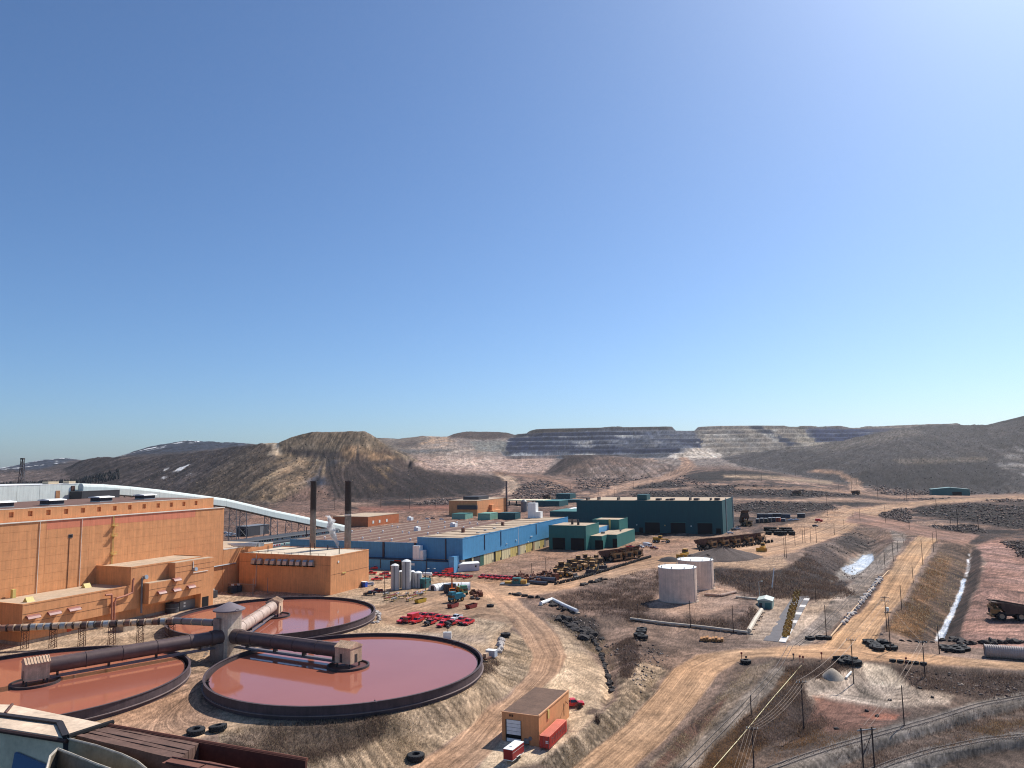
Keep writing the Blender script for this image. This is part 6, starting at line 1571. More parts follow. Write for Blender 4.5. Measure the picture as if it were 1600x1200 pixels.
for k in range(8): tyre(1476 + k * 4.4, 1013.5 + (k % 3) * 2.8, 'dark tyre by the corrugated culvert mouth', 'tyres by the culvert', rz=k * 1.3, tilt=rnd.uniform(-.3, .3), s=.95)
for k in range(5): tyre(1408 + k * 12, 1001 + k * .7, 'half buried tyre on rim of the ditch island', 'half buried tyres along the island', up=True, rz=-.3, s=.62, lift=-1.35)
for k in range(5): tyre(1395 + k * 12, 1033 + k * 1.2, 'small dark tyre below the junction road at right', 'scattered tyres below the road', rz=k, s=.5)
def rowline(pts, n):
    pts = [Vector(hit(*p)) for p in pts]; L = [0]
    for a, b in zip(pts[:-1], pts[1:]): L.append(L[-1] + (b - a).length)
    for k in range(n):
        s = L[-1] * (k + .5) / n
        for i in range(len(pts) - 1):
            if L[i + 1] >= s: yield pts[i].lerp(pts[i + 1], (s - L[i]) / (L[i + 1] - L[i])), (pts[i + 1] - pts[i]); break
def tyre_row(pts, n, label, group, s=1.0, big=False):
    for p, d in rowline(pts, n):
        o = put('mining_tyre', SMT, None, (p.x + rnd.uniform(-.2, .2), p.y + rnd.uniform(-.2, .2), gz(p.x, p.y) + .55 * s), math.atan2(d.y, d.x) + rnd.uniform(-.25, .25))
        o.scale = (s, s, s); o.rotation_euler[0] = math.pi / 2 + rnd.uniform(-.1, .1); tag(o, label, 'tyre', group)
tyre_row([(866, 914), (900, 906), (945, 893), (980, 882), (1016, 871)], 58, 'half buried tyre in the long line edging the yard road', 'tyres edging the yard road', .85)
tyre_row([(1089, 861), (1130, 858), (1170, 853.5), (1208, 847)], 17, 'tyre in the line before the five dump trucks', 'tyres before the dump truck row', 1.15)
for k in range(16): 
    u = 1198 + (k * 7.9) % 42; v = 829 + (k % 3) * 3.3 + (u - 1198) * .02
    o = tyre(u, v, 'big tyre in the stacked heap beyond the dump trucks', 'stacked big tyres', rz=k, s=1.3, lift=0); 
    o2 = put('mining_tyre', BIGT, None, o.location + Vector((.2, .1, 1.5)), k * .7); o2.scale = (1.3,) * 3; tag(o2, 'big tyre in the stacked heap beyond the dump trucks', 'tyre', 'stacked big tyres')
def rock_mesh(seed):
    r = random.Random(seed); bm = bmesh.new(); bmesh.ops.create_icosphere(bm, subdivisions=2, radius=1)
    ax = Vector((r.uniform(.8, 1.2), r.uniform(.7, 1), r.uniform(.5, .8)))
    for v in bm.verts:
        n = v.co.normalized(); k = 1 + .28 * math.sin(3 * n.x + seed) * math.cos(4 * n.y + 2 * seed) + r.uniform(-.12, .12); v.co = Vector((n.x * ax.x, n.y * ax.y, n.z * ax.z)) * k
    me = bpy.data.meshes.new('boulder'); bm.to_mesh(me); bm.free(); return me
PALER = PM('pale_boulder', (186,176,168), .95, .25); DARKR = PM('dark_boulder', (62,56,54), .95, .3)
RM = [rock_mesh(s) for s in (1, 2, 3)]; RP = []; RD = []
for me in RM:
    a = me.copy(); a.materials.append(PALER); RP.append(a); b_ = me.copy(); b_.materials.append(DARKR); RD.append(b_)
def rocks(pts, n, meshes, s0, s1, label, group, jit=.5):
    for p, d in rowline(pts, n):
        x, y = p.x + rnd.uniform(-jit, jit), p.y + rnd.uniform(-jit, jit); s = rnd.uniform(s0, s1)
        o = put('boulder', rnd.choice(meshes), None, (x, y, gz(x, y) + .2 * s), rnd.uniform(0, 6)); o.scale = (s, s, s); tag(o, label, 'boulder', group)
rocks([(1316, 977), (1340, 950), (1358, 926), (1376, 903)], 26, RP, 1.0, 1.5, 'pale boulder in the row between rail strip and haul road', 'pale boulders along the haul road', .3)
rocks([(920, 992), (932, 1010), (941, 1030), (950, 1056), (956, 1082)], 34, RD, .7, 1.3, 'dark boulder in the crooked line above the gully', 'dark boulders along the gully', .5)
rocks([(870, 965), (895, 978), (915, 990), (930, 1003)], 26, RD, 1.0, 2.4, 'black rock in the tumbled heap beside the works road', 'black rock heap', 4)
rocks([(795, 928), (815, 931), (845, 936), (860, 942), (880, 956)], 16, RD, .8, 1.8, 'dark rock along the bank where the works road forks', 'dark rocks at the road fork', 1.2)
rocks([(905, 915), (925, 911), (945, 905)], 14, RD, .8, 1.8, 'dark rock dumped below the yard road', 'dark rocks below the yard road', 1.5)
rocks([(782, 998), (783, 1010), (780, 1020)], 8, RP, .8, 1.5, 'pale block on the bank crest right of near thickener', 'pale blocks on the bank crest', .4)
rocks([(1540, 1006), (1570, 1004), (1600, 1003)], 14, RD, 1, 2.0, 'dark rock piled behind the corrugated culvert', 'dark rocks behind the culvert', 1.5)
rocks([(1480, 1000), (1500, 1004), (1515, 1008)], 14, RD, .8, 1.6, 'dark rock on the bank by the ditch end', 'dark rocks at the ditch end', 1.5)
rocks([(584, 952), (590, 962), (588, 975)], 14, RP, .6, 1.2, 'pale rubble block at right rim of the rear thickener', 'rubble by the rear thickener', 1.2)
rocks([(1400, 1065), (1440, 1080), (1340, 1120), (1300, 1140)], 6, RD, .3, .7, 'dark rock scattered on the pale clearing', 'rocks on the pale clearing', 5)
# culvert pipe lying by the junction road
a = Vector(hit(1539, 1026)); b_ = Vector(hit(1680, 1037)); t = thing('culvert_pipe', 'large corrugated steel culvert lying beside the junction road', 'pipe', a, math.atan2(b_.y - a.y, b_.x - a.x))
L = (b_ - a).length; pr = []
for k in range(int(L / .62)): pr += [(2.0, k * .62), (2.16, k * .62 + .31)]
m = MB().lathe(pr, 24); m.lathe([(2.0, 0), (1.9, 0), (1.9, L)], 24); m.v = [(z, x, y + 1.9) for x, y, z in m.v]; m.build('corrugated_shell', PM('culvert_steel', (176,160,150), .55, .2), t)
for x in (.02, L - .1):
    m = MB().lathe([(1.9, 0), (2.2, 0), (2.2, .12), (1.9, .12)], 24, closed=True); m.v = [(x + z, p, q + 1.9) for p, q, z in m.v]; m.build('end_ring', STEEL, t)
# containers and crates beyond the dump trucks
CM = [NAVY, CHAR, PM('crate_green', (44,66,62)), PM('crate_blue', (70,84,100))]
for k, (u, v, a_, b2, c_, m) in enumerate(((1184, 817, 3, 9, 4, CM[1]), (1190.5, 816.5, 3, 9, 4.4, CM[0]), (1197, 816, 3, 8, 4, CM[2]), (1203.5, 815.5, 3, 9, 4.2, CM[1]), (1209.5, 815, 3, 8, 4, CM[0]), (1216, 814.8, 4.5, 9, 4, PM('crate_orange', (206,92,60))), (1224, 814.5, 4, 6, 2.8, CM[3]),
                                           (1195, 809.5, 16, 5, 4.5, CM[0]), (1211, 809, 14, 5, 4.5, CM[1]), (1226, 809, 12, 5, 4, CM[3]), (1252, 809, 8, 5, 4.5, CM[1]))):
    x, y, z = hit(u, v); t = thing('shipping_container', 'orange container at right end of the dark container row' if k == 5 else ('dark container in the front row beyond the dump trucks' if k < 7 else 'long dark container in the rear row beyond the dump trucks'), 'container', (x, y, z), -AP, None if k == 5 else ('front row containers' if k < 7 else 'rear row containers'))
    MB().box(-a_ / 2, -b2 / 2, .1, a_ / 2, b2 / 2, c_).build('body', m, t); MB().box(-a_ / 2 - .06, -b2 / 2 - .06, c_, a_ / 2 + .06, b2 / 2 + .06, c_ + .12).build('roof', STEEL, t)
    MB().box(-.3, -b2 / 2 - .08, .2, .3, -b2 / 2, c_ - .3).build('door', DSTEEL, t)
# scrap pipes and machinery along the yard road
for k, (u, v, r, l, a_, lab) in enumerate(((848, 909, 1.3, 15, 96, 'dark steel pipe lying behind the tyre line'), (838, 913, .9, 13, 100, 'thinner dark pipe lying in front of the thick one'), (826, 910, 1.1, 8, 70, 'short dark pipe at left of the scrap pipes'))):
    x, y, z = hit(u, v); t = thing('steel_pipe', lab, 'pipe', (x, y, z + r), -AP - math.radians(a_), 'scrap pipes in the yard')
    m = MB().lathe([(r * .9, l / 2), (r, l / 2), (r, -l / 2), (r * .9, -l / 2)], 16, closed=True); m.v = [(p, z_, q) for p, q, z_ in m.v]; m.build('shell', PM('pipe_grey', (96,98,106), .5, .2, 0, .4), t, smooth=True)
    for s_ in (-.3, .3): MB().box(-r, l * s_ - .2, -r - .02, r, l * s_ + .2, -r * .6).build('chock', WOOD, t)
x, y, z = hit(809, 914); t = thing('work_barge', 'green and yellow machine on a long grey skid by yard road', 'machine', (x, y, z), -AP - math.radians(80))
MB().box(-2.4, -9, 0, 2.4, 6, .8).build('skid', STEEL, t); MB().box(-1.6, -2.5, .8, 1.6, 1.5, 3.6).build('cabin', TEAL, t); MB().box(-1.4, 1.8, .8, 1.4, 4.6, 2.6).build('engine', YEL, t); MB().box(-1.5, -6.5, .8, 1.5, -3, 1.8).build('crate', YEL, t)
for x_ in (-1.65, 1.6): MB().box(x_, -1.8, 2.1, x_ + .05, .8, 3.1).build('window', GLASS, t)
scrap = [MB().box(-1.6, -1, 0, 1.6, 1, 1.3).box(-1.2, -.8, 1.3, .4, .6, 2.1).mesh('scrap_crate', RUST), MB().box(-2.2, -.7, .3, 2.2, .7, .8).cyl((-1.5, -1, .6), (-1.5, 1, .6), .6, n=10).cyl((1.5, -1, .6), (1.5, 1, .6), .6, n=10).mesh('scrap_crate', DSTEEL), MB().box(-1, -1, 0, 1, 1, 2.4).cyl((0, 0, 2.4), (.6, .2, 3.6), .2, n=6).mesh('scrap_crate', PM('scrap_rust', (126,78,58), .85, .3))]
for k in range(34):
    u = 806 + (k * 17.7) % 62; v = 902 + (k * 5.3) % 11 - (u - 806) * .06
    x, y, z = hit(u, v); o = put('scrap_part', scrap[k % 3], None, (x, y, z), rnd.uniform(0, 6)); s_ = rnd.uniform(.7, 1.5); o.scale = (s_, s_, s_); tag(o, 'rusty scrap machine part strewn among the dark pipes in the yard', 'scrap', 'scrap parts by the yard road')
for k in range(12):
    u = 736 + (k * 9.1) % 16; v = 926 + (k * 7.7) % 12; x, y, z = hit(u, v); o = put('scrap_part', scrap[(k + 1) % 3], None, (x, y, z), rnd.uniform(0, 6)); s_ = rnd.uniform(.5, .9); o.scale = (s_, s_, s_); tag(o, 'scrap part strewn right of the light green machine', 'scrap', 'scrap parts by the green machine')
# pipe yard scraps in front of the silos
for k, (u, v) in enumerate(((604, 931), (612, 934), (620, 931), (628, 935), (636, 931), (645, 934), (650, 929), (640, 939), (616, 939), (606, 938), (655, 931), (661, 928))):
    x, y, z = hit(u, v); t = thing('pipe_rack', 'yellow-legged rack of pipe scraps in front of the silos', 'rack', (x, y, z), -AP - math.radians(rnd.uniform(60, 130)), 'pipe racks before the silos')
    for p in (-1.6, 1.6):
        for q in (-.7, .7): MB().box(p - .1, q - .1, 0, p + .1, q + .1, 1.5).build('leg', YELLOWD, t)
    MB().box(-1.8, -.8, .9, 1.8, .8, 1.05).build('shelf', YELLOWD if k % 2 else STEEL, t)
    for q in range(3): MB().cyl((-2.2, -.5 + q * .5, 1.3), (2.2, -.5 + q * .5, 1.3), .2, n=8).build('pipe_length', [GALV, RUST, CHAR, DKRED][(k + q) % 4], t)
# transformer yard and grey units by the annex
for k, (u, v, w_, l_, h_, m, lab) in enumerate(((333, 934, 2.6, 3, 3.4, CHAR, 'dark transformer with cooling fins left of the row'), (363, 927, 2.6, 3, 3.6, CHAR, 'dark transformer with cooling fins beside the boiler house'), (372, 925, 2.4, 2.6, 3.2, CHAR, 'second dark transformer beside the boiler house'), (325, 941, 2.4, 2.6, 3.2, CHAR, 'dark transformer closest to the rear thickener'))):
    x, y, z = hit(u, v); t = thing('transformer', lab, 'transformer', (x, y, z), -AP)
    MB().box(-w_ / 2, -l_ / 2, .2, w_ / 2, l_ / 2, h_).build('tank', m, t)
    for q in range(5): MB().box(-w_ / 2 + q * w_ / 5 + .1, -l_ / 2 - .6, .6, -w_ / 2 + q * w_ / 5 + .3, -l_ / 2, h_ - .4).build('cooling_fin', m, t)
    for q in (-.6, 0, .6): MB().lathe([(.12, 0), (.2, .2), (.12, .35), (.2, .55), (.06, .9)], 8).build('bushing', PALE, t, (q, 0, h_))
x, y, z = hit(296, 950); t = thing('switch_cabinet', 'long grey switch cabinet with pale vents below the annex bay', 'cabinet', (x, y, z), -AP)
MB().box(-1.8, -7, .1, 1.8, 7, 4.0).build('cabinet', PM('cabinet_grey', (116,120,120), .5, .1), t)
for y_, z_ in ((-5, 2.6), (-5, 1.3), (2, 2.8), (2, 1.5)): MB().box(1.8, y_, z_, 1.86, y_ + 1, z_ + .8).build('vent', PALE, t)
x, y, z = hit(269, 957); t = thing('water_tank', 'squat dark round tank beside the grey cabinet', 'tank', (x, y, z))
MB().lathe([(2.7, 0), (2.7, 3.8), (2.8, 3.8), (2.8, 4.0), (0, 4.2)], 24).build('shell', CHAR, t, smooth=True); MB().lathe([(2.72, 2), (2.78, 2.1), (2.72, 2.2)], 24).build('hoop', STEEL, t)
x, y, z = hit(505, 928); t = thing('steel_drum_tank', 'tan cylindrical tank lying by corner of the boiler house', 'tank', (x, y, z), -AP)
MB().cyl((-3, 0, 1.9), (3, 0, 1.9), 1.6, n=20).build('vessel', PM('tan_vessel', (196,164,130), .6, .15), t, smooth=True); MB().cyl((3, 0, 1.9), (3.25, 0, 1.9), 1.3, n=20).build('end_plate', PALE, t)
for a_ in (-1.8, 1.8): MB().box(a_ - .25, -1.1, 0, a_ + .25, 1.1, .6).build('saddle', DSTEEL, t)
x, y, z = hit(345, 922); t = thing('blast_wall', 'long low tan wall enclosing the transformer yard', 'wall', (x, y, z), -AP); MB().box(0, 0, 0, 22, .6, 3.6).build('wall', PM('tan_wall', (150,118,96), .9, .2), t); MB().box(-.1, -.1, 3.6, 22.1, .7, 3.8).build('coping', CONC, t)
x, y, z = hit(193, 985); t = thing('concrete_box', 'low concrete box with flat lid behind the raised pipe', 'box', (x, y, z), -AP); MB().box(-3, -2.5, 0, 3, 2.5, 2.4).build('wall', CONC, t); MB().box(-3.2, -2.7, 2.4, 3.2, 2.7, 2.7).build('lid', ROOF, t)
x, y, z = hit(573, 917); t = thing('portable_toilet', 'pair of royal blue portable cabins by the white car', 'cabin', (x - 1.5, y, z), -AP)
t['label'] = 'royal blue portable cabin beside the white car'
MB().box(-1.6, -1, 0, 1.6, 1, 2.5).build('wall', PM('royal_blue', (30,80,180), .5, .1), t); MB().box(-1.65, -1.05, 2.5, 1.65, 1.05, 2.75).build('roof', PALE, t); MB().box(-.9, -1.04, .1, -.1, -1, 2.2).build('door', NAVY, t)
# small things at the thickener's right rim and beyond
x, y, z = hit(754, 1032); t = thing('flat_trailer', 'rusty flat trailer with clutter at right rim of near thickener', 'trailer', (x, y, z), -AP)
MB().box(-2.3, -1.6, .7, 2.3, 1.6, 1.1).build('deck', RUST, t); MB().box(-1.8, -1.2, 1.1, .2, .6, 1.9).box(.6, -.8, 1.1, 1.6, 1.2, 2.2).build('load', HOUSE, t)
for p in (-1.4, 1.4):
    for q in (-1.5, 1.5): put('wheel', CARW, t, (p, q, .42)).rotation_euler = (0, 0, math.pi / 2)
x, y, z = hit(768, 1026); t = thing('plastic_crate', 'pale blue-grey rectangular crate by the bank crest', 'crate', (x, y, z), -AP); MB().box(-1.6, -1.1, .1, 1.6, 1.1, 2.0).build('body', PM('crate_pale', (176,186,198), .6, .1), t); MB().box(-1.65, -1.15, 2.0, 1.65, 1.15, 2.15).build('lid', WHITE, t)
x, y, z = hit(699, 997.5); t = thing('gauge_box', 'white box with a dark ball lamp on far rim of near thickener', 'box', (x, y, z), 0); MB().box(-1.4, -.6, 0, 1.4, .6, 2.2).build('body', WHITE, t); MB().lathe([(0, 0), (.5, .2), (.7, .7), (.5, 1.2), (0, 1.4)], 12).build('lamp', DSTEEL, t, (.2, 0, 3.2)); MB().cyl((.2, 0, 2.2), (.2, 0, 3.3), .1, n=6).build('stem', DSTEEL, t)
x, y, z = hit(1112, 1001); t = thing('timber_crib', 'low stack of orange-brown timbers beside the haul road', 'timber stack', (x, y, z), -.3)
for k in range(8): MB().box(-4 + k * 1.05, -1.6, 0, -3.2 + k * 1.05, 1.6, .9 + .25 * (k % 3)).build('timber', PM('orange_timber', (176,124,74), .9, .25), t)
x, y, z = hit(1288, 1052); t = None
# pale gravel cone
p = hit(1301, 1058); t = None; o = MB().lathe([(3.8, -.6), (2.5, .9), (1.4, 1.9), (.5, 2.5), (0, 2.55)], 28).build('gravel_heap', PM('pale_gravel', (186,170,150), .98, .3), None, (p[0], p[1], p[2]), smooth=True); tag(o, 'pale conical gravel heap below the junction road', 'gravel heap')
def heap(u, v, r, h, col, label, seed):
    p = hit(u, v); m = MB().lathe([(r, -1.5)] + [(r * (1 - k / 12) ** 1.05, h * (k / 12) ** .92 - .3) for k in range(1, 12)] + [(.2, h)], 48); q = []
    for x, y, z in m.v:
        a = math.atan2(y, x); d = math.hypot(x, y); k = 1 + .10 * math.sin(3 * a + seed) + .05 * math.sin(7 * a + 2 * seed) + .035 * math.sin(19 * a + seed + d * .4) + rnd.uniform(-.025, .025); q.append((x * k, y * k, z * (1 + .05 * math.sin(11 * a + seed)) + rnd.uniform(-.12, .12) * (d > .5)))
    m.v = q; tag(m.build('spoil_heap', col, None, p, smooth=True), label, 'spoil heap')
heap(1131, 871, 24, 7.2, PM('dark_spoil', (92,78,72), .98, .5, scale=1.2), 'dark conical spoil heap right of the storage tanks', 1.0)
heap(1105, 875, 15, 3.6, PM('dark_spoil', (92,78,72)), 'low dark spoil ridge joined to left foot of the conical heap', 2.3)
p = hit(1046, 876); o = MB().lathe([(9, -1), (5, 1.4), (2, 2.2), (0, 2.3)], 24).build('spoil_heap', PM('black_spoil', (60,54,54), .98, .3), None, p, smooth=True); tag(o, 'small black spoil heap left of the storage tanks', 'spoil heap')
# ------------------------------------------------------------------ poles and wires
POLE = {}
def pole(u, v, vt, label, arms=0, group='wooden utility poles', m=None, lamp=False, r=.17, topd=(0, 0)):
    x, y, z = hit(u, v); h = max(4.0, D(u, vt, y)[2] - z)
    t = thing('utility_pole' if not lamp else 'light_pole', label, 'pole', (x, y, z), rnd.uniform(-.3, .3), group)
    MB().cyl((0, 0, -.3), (topd[0], topd[1], h), r, r * .7, n=8).build('pole', m or WOOD, t)
    for k in range(arms):
        za = h - .5 - k * 1.3; MB().box(-1.4, -.12, za, 1.4, .12, za + .18).build('crossarm', WOOD, t)
        for xx in (-1.25, -.45, .45, 1.25): MB().cyl((xx, 0, za + .18), (xx, 0, za + .5), .07, n=6).build('insulator', PALE, t)
    if lamp:
        MB().cyl((0, 0, h), (1.4, 0, h + .25), .08, n=6).build('lamp_arm', STEEL, t); MB().box(1.0, -.2, h + .12, 1.9, .2, h + .36).build('lamp', PALE, t)
    elif not arms: MB().cyl((0, 0, h), (0, 0, h + .25), r * .75, .05, n=8).build('cap', STEEL, t)
    return Vector((x, y, z + h - .2))
UG = 'utility pole standing along the haul road and rail strip'
tops = {}
tops['x1'] = pole(1386, 987, 932, 'pole with crossarms and transformer at foot of the vertical haul road', 2, None)
x, y, z = hit(1386, 987); t = thing('pole_transformer', 'pale transformer can mounted on pole at the haul road foot', 'transformer', (x + .5, y - .5, tops['x1'].z - 5.2)); MB().lathe([(.5, 0), (.55, .1), (.55, 1.3), (.3, 1.5), (0, 1.5)], 12).build('can', PALE, t, smooth=True); MB().box(-.6, .3, .4, .4, .6, .7).build('bracket', STEEL, t)
tops['x2'] = pole(1391.5, 1017, 955, 'pole among the pale tyres of the junction island', 1, None)
tops['x3'] = pole(1291.5, 998, 946, 'pole at the corner left of the haul road foot', 0, None)
tops['x4'] = pole(1334, 1068, 998, 'pole below the junction road beside dark tyre heap', 1, None)
tops['x5'] = pole(1445.5, 1058, 1002, 'pole at lower edge of the junction road on dark bank', 1, None)
tops['x6'] = pole(1468, 1022, 978, 'pole by the lower end of the ditch', 0, None)
tops['x7'] = pole(1413, 1134, 1072, 'pole just above the upper main line embankment', 0, None)
tops['x8'] = pole(1256, 1140, 1064, 'pole in the dark brush left of the pale clearing', 1, None)
tops['x9'] = pole(1178, 1199, 1136, 'pole at bottom edge in rust brown grass', 1, None)
tops['x10'] = pole(1174, 1117, 1087, 'short pole beside the yellow pipe and rail line', 0, None)
for u, v, vt in ((1409, 952, 914), (1427, 911, 882), (1442, 883, 843), (1459, 863, 832), (1464, 847, 825)): tops[u] = pole(u, v, vt, 'pole along the right edge of the vertical haul road', 0, 'poles right of the haul road')
for u, v, vt in ((1383, 888, 860), (1396, 877, 846), (1403, 863, 844), (1411.5, 848, 835)): tops[u] = pole(u, v, vt, 'pole between the rail strip and vertical haul road', 0, 'poles along the rail strip')
for u, v, vt in ((1384, 817, 790), (1344, 815, 795), (1319, 827, 812), (1304, 836, 819), (1276, 848, 824), (1267, 848, 825), (1258, 848, 824), (1254.5, 849, 822), (1242.5, 853, 830), (1229, 872, 835), (1226, 871, 840), (1421, 827, 815), (1293, 806, 766), (1333, 811, 801)):
    tops[u] = pole(u, v, vt, 'pole in the cluster along the east yard road', 0, 'poles along the east yard road')
for u, v, vt in ((1372, 781, 750), (1417, 783, 765), (1497, 826, 795), (1529, 828, 806), (1463, 792, 780), (1311, 771, 757), (1190, 752, 735), (1150, 748, 733), (1243, 744, 730), (1331, 768, 741), (1280, 757, 743), (1429, 776, 765), (1560, 822, 806), (1485, 818, 806), (1066, 760, 746), (1020, 770, 752), (935, 773, 755), (960, 775, 758), (892, 770, 757), (990, 765, 750)):
    tops[u] = pole(u, v, vt, 'distant pole on the flats behind the works', 0, 'distant poles', r=.3)
for u, v, vt in ((595, 793, 771), (640, 795, 773), (523, 797, 775), (575, 792, 770), (680, 793, 776)): pole(u, v, vt, 'distant thin pole on the red flat behind the brown roof', 0, 'poles on the red flat', r=.3)
pole(1079, 981, 939, 'thin pole in front of the nearer storage tank', 0, None); pole(1146, 989, 946, 'thin pole by the brush left of the pale hut', 0, None); pole(997, 970, 945, 'thin pole left of the storage tank pad', 0, None)
pole(1187, 938, 909, 'white-headed light pole behind the pale hut', 0, None, GALV, True); pole(1163, 935, 915, 'dark post beside the light pole left of pale hut', 0, None); pole(1172, 930, 912, 'thin dark post behind the hut', 0, None)
pole(1206, 919, 888, 'leaning white post against the dark brush slope', 0, None, WHITE, r=.3, topd=(1.6, 0)); pole(1275, 940, 918, 'dark pole with black pit at its foot above siding', 0, None)
pole(831, 901, 880, 'left of two brown poles in the scrap yard', 0, None); pole(853, 895, 872, 'right of two brown poles, with a dark box at its foot', 0, None)
pole(935, 888, 862, 'thin pole among the yellow loaders', 0, None); pole(978, 884, 851, 'thin pole between the dump trucks and tyre line', 0, None)
pole(665, 923, 889, 'light pole beside the teal cabin', 0, None, None, True); pole(601, 933, 893, 'pole left of the two tall silos', 0, None); pole(675, 908, 889, 'light pole before the blue workshop', 0, None, None, True)
pole(437, 924, 896, 'steel post with lamp in the transformer yard', 0, None, STEEL, True); pole(418, 927, 903, 'steel post in the transformer yard', 0, None, STEEL); pole(395, 930, 905, 'left steel post in the transformer yard', 0, None, STEEL)
# lattice mast behind the pale building
p = D(33, 757, 640); t = thing('lattice_mast', 'dark lattice mast rising behind the pale building', 'mast', (p[0], p[1], p[2] - 30)); H_ = D(33, 718, 640)[2] - p[2] + 30
m = MB()
for a, b in ((-1, -1), (1, -1), (1, 1), (-1, 1)): m.cyl((a * 2.6, b * 2.6, 0), (a * .9, b * .9, H_), .28, n=5)
m.build('leg', DSTEEL, t); m = MB()
for k in range(10):
    f0, f1 = k / 10, (k + 1) / 10; w0, w1 = 2.6 - 1.7 * f0, 2.6 - 1.7 * f1
    for (a, b), (c, d) in zip(((-1, -1), (1, -1), (1, 1), (-1, 1)), ((1, -1), (1, 1), (-1, 1), (-1, -1))): m.cyl((a * w0, b * w0, H_ * f0), (c * w1, d * w1, H_ * f1), .14, n=4)
m.build('brace', DSTEEL, t); MB().box(-1.3, -1.3, H_, 1.3, 1.3, H_ + 1.2).build('head', DSTEEL, t)
p = D(42, 757, 640); t2 = thing('lattice_mast', 'shorter pale lattice mast right of the dark one', 'mast', (p[0], p[1] - 6, p[2] - 30)); H2 = H_ - 10
m = MB()
for a in (-1, 1): m.cyl((a * 1.6, 0, 0), (a * 1.2, 0, H2), .18, n=5)
for k in range(12): m.cyl((-1.5, 0, H2 * k / 12), (1.4, 0, H2 * (k + 1) / 12), .1, n=4)
m.build('frame', STEEL, t2); MB().box(-1.4, -.3, H2, 1.4, .3, H2 + .3).build('head', STEEL, t2)
WIRE = PM('wire_metal', (120,106,96), .5, .05, 0, .5)
def wire(pts_pairs, label, r=.045, sag=.04, m=WIRE, group=None, offs=((0, 0),)):
    t = thing('overhead_wire', label, 'wire', pts_pairs[0], 0, group)
    for dx, dz in offs:
        mm = MB()
        for A_, B_ in zip(pts_pairs[:-1], pts_pairs[1:]):
            A_ = Vector(A_); B_ = Vector(B_); L = (B_ - A_).length; sd = Vector((B_.y - A_.y, A_.x - B_.x, 0)).normalized() * dx
            pp_ = [rel(t, A_.lerp(B_, k / 14) + sd + Vector((0, 0, dz - sag * L * (1 - (2 * k / 14 - 1) ** 2)))) for k in range(15)]
            mm.tube(pp_, r, 4)
        mm.build('strand', m, t)
wire([tops['x8'], tops['x9'], Vector(tops['x9']) + Vector((-30, -60, -2))], 'sagging wires over the dark brush left of the clearing', offs=((-1.2, 0), (-.4, 0), (.4, 0), (1.2, 0)), sag=.05, r=.024)
wire([tops['x8'], tops['x4']], 'wires from the brush pole up to the junction', offs=((-1.2, 0), (1.2, 0)), sag=.03)
hf = Vector(hit(1358, 1199)) + Vector((0, 0, 9))
wire([tops['x5'], hf], 'pair of pale wires crossing the main line from the dark bank pole', offs=((-.6, 0), (.6, 0)), sag=.015, r=.028)
wire([tops['x1'], tops['x4']], 'wires above the junction road', offs=((-1, 0), (1, 0)), sag=.02, r=.03)
wire([tops['x5'], tops['x1']], 'thin wire from the bank pole to the haul road pole', sag=.02, r=.03)
e2 = Vector(hit(1690, 1125)) + Vector((0, 0, 9)); wire([hf, e2], 'wires running right between the two main lines', offs=((-1.6, 0), (-.6, 0), (.6, 0), (1.6, 0)), sag=.02, r=.028)
x, y, z = hit(1358, 1203); t = thing('utility_pole', 'H-shaped pole frame at bottom edge between the main lines', 'pole', (x, y, z), .2)
for s_ in (-1.4, 1.4): MB().cyl((s_, 0, 0), (s_, 0, 9.2), .17, n=8).build('pole', WOOD, t)
MB().box(-2.4, -.12, 8.6, 2.4, .12, 8.8).build('crossarm', STEEL, t); MB().cyl((-1.4, 0, 3), (1.4, 0, 8), .08, n=5).build('brace', WOOD, t)
# yellow pipe and pale pipes lying on the ground
def ground_pipe(pts, r, m, label, name='ground_pipe', joints=0):
    P_ = []
    for a, b in zip(pts[:-1], pts[1:]):
        for k in range(10): P_.append(Vector(hit(a[0] + (b[0] - a[0]) * k / 10, a[1] + (b[1] - a[1]) * k / 10)) + Vector((0, 0, r + .12)))
    P_.append(Vector(hit(*pts[-1])) + Vector((0, 0, r + .12)))
    for _ in range(2): P_ = [P_[0]] + [P_[i] * .5 + (P_[i - 1] + P_[i + 1]) * .25 for i in range(1, len(P_) - 1)] + [P_[-1]]
    t = thing(name, label, 'pipe', P_[0]); MB().tube([rel(t, p) for p in P_], r, 8).build('pipe', m, t)
    for p in P_[::4]: q = rel(t, p); MB().box(q.x - r * 1.3, q.y - r * 1.3, q.z - r - .4, q.x + r * 1.3, q.y + r * 1.3, q.z - r * .8).build('support', CONC, t)
ground_pipe([(1113, 1204), (1160, 1150), (1205, 1095), (1252, 1041)], .1, PM('yellow_pipe', (222,206,150), .5, .1), 'straight yellow pipe running up from bottom edge to the crossing')
PP = PM('pale_pipe', (206,190,168), .7, .2)
ground_pipe([(985, 969), (1040, 976), (1100, 982), (1168, 990.5)], .5, PP, 'long pale pipe along the bund before the storage tanks')
ground_pipe([(1170, 990), (1180, 972), (1190, 957)], .9, PP, 'short pale covered duct leading up to the pale hut', 'pipe_duct')
ground_pipe([(845, 946), (862, 939.5)], .8, WHITE, 'left arm of the bent white pipe by the works road'); ground_pipe([(863, 939.5), (882, 949), (902, 958)], .8, WHITE, 'right arm of the bent white pipe by the works road')
ground_pipe([(1101, 931), (1125, 933), (1150, 927)], .6, PM('tan_pipe', (176,146,128), .8, .2), 'tan pipe from the storage tanks to the spoil bank'); ground_pipe([(1150, 935), (1185, 938), (1196, 944)], .5, PP, 'pale pipe reaching the hut from the left')
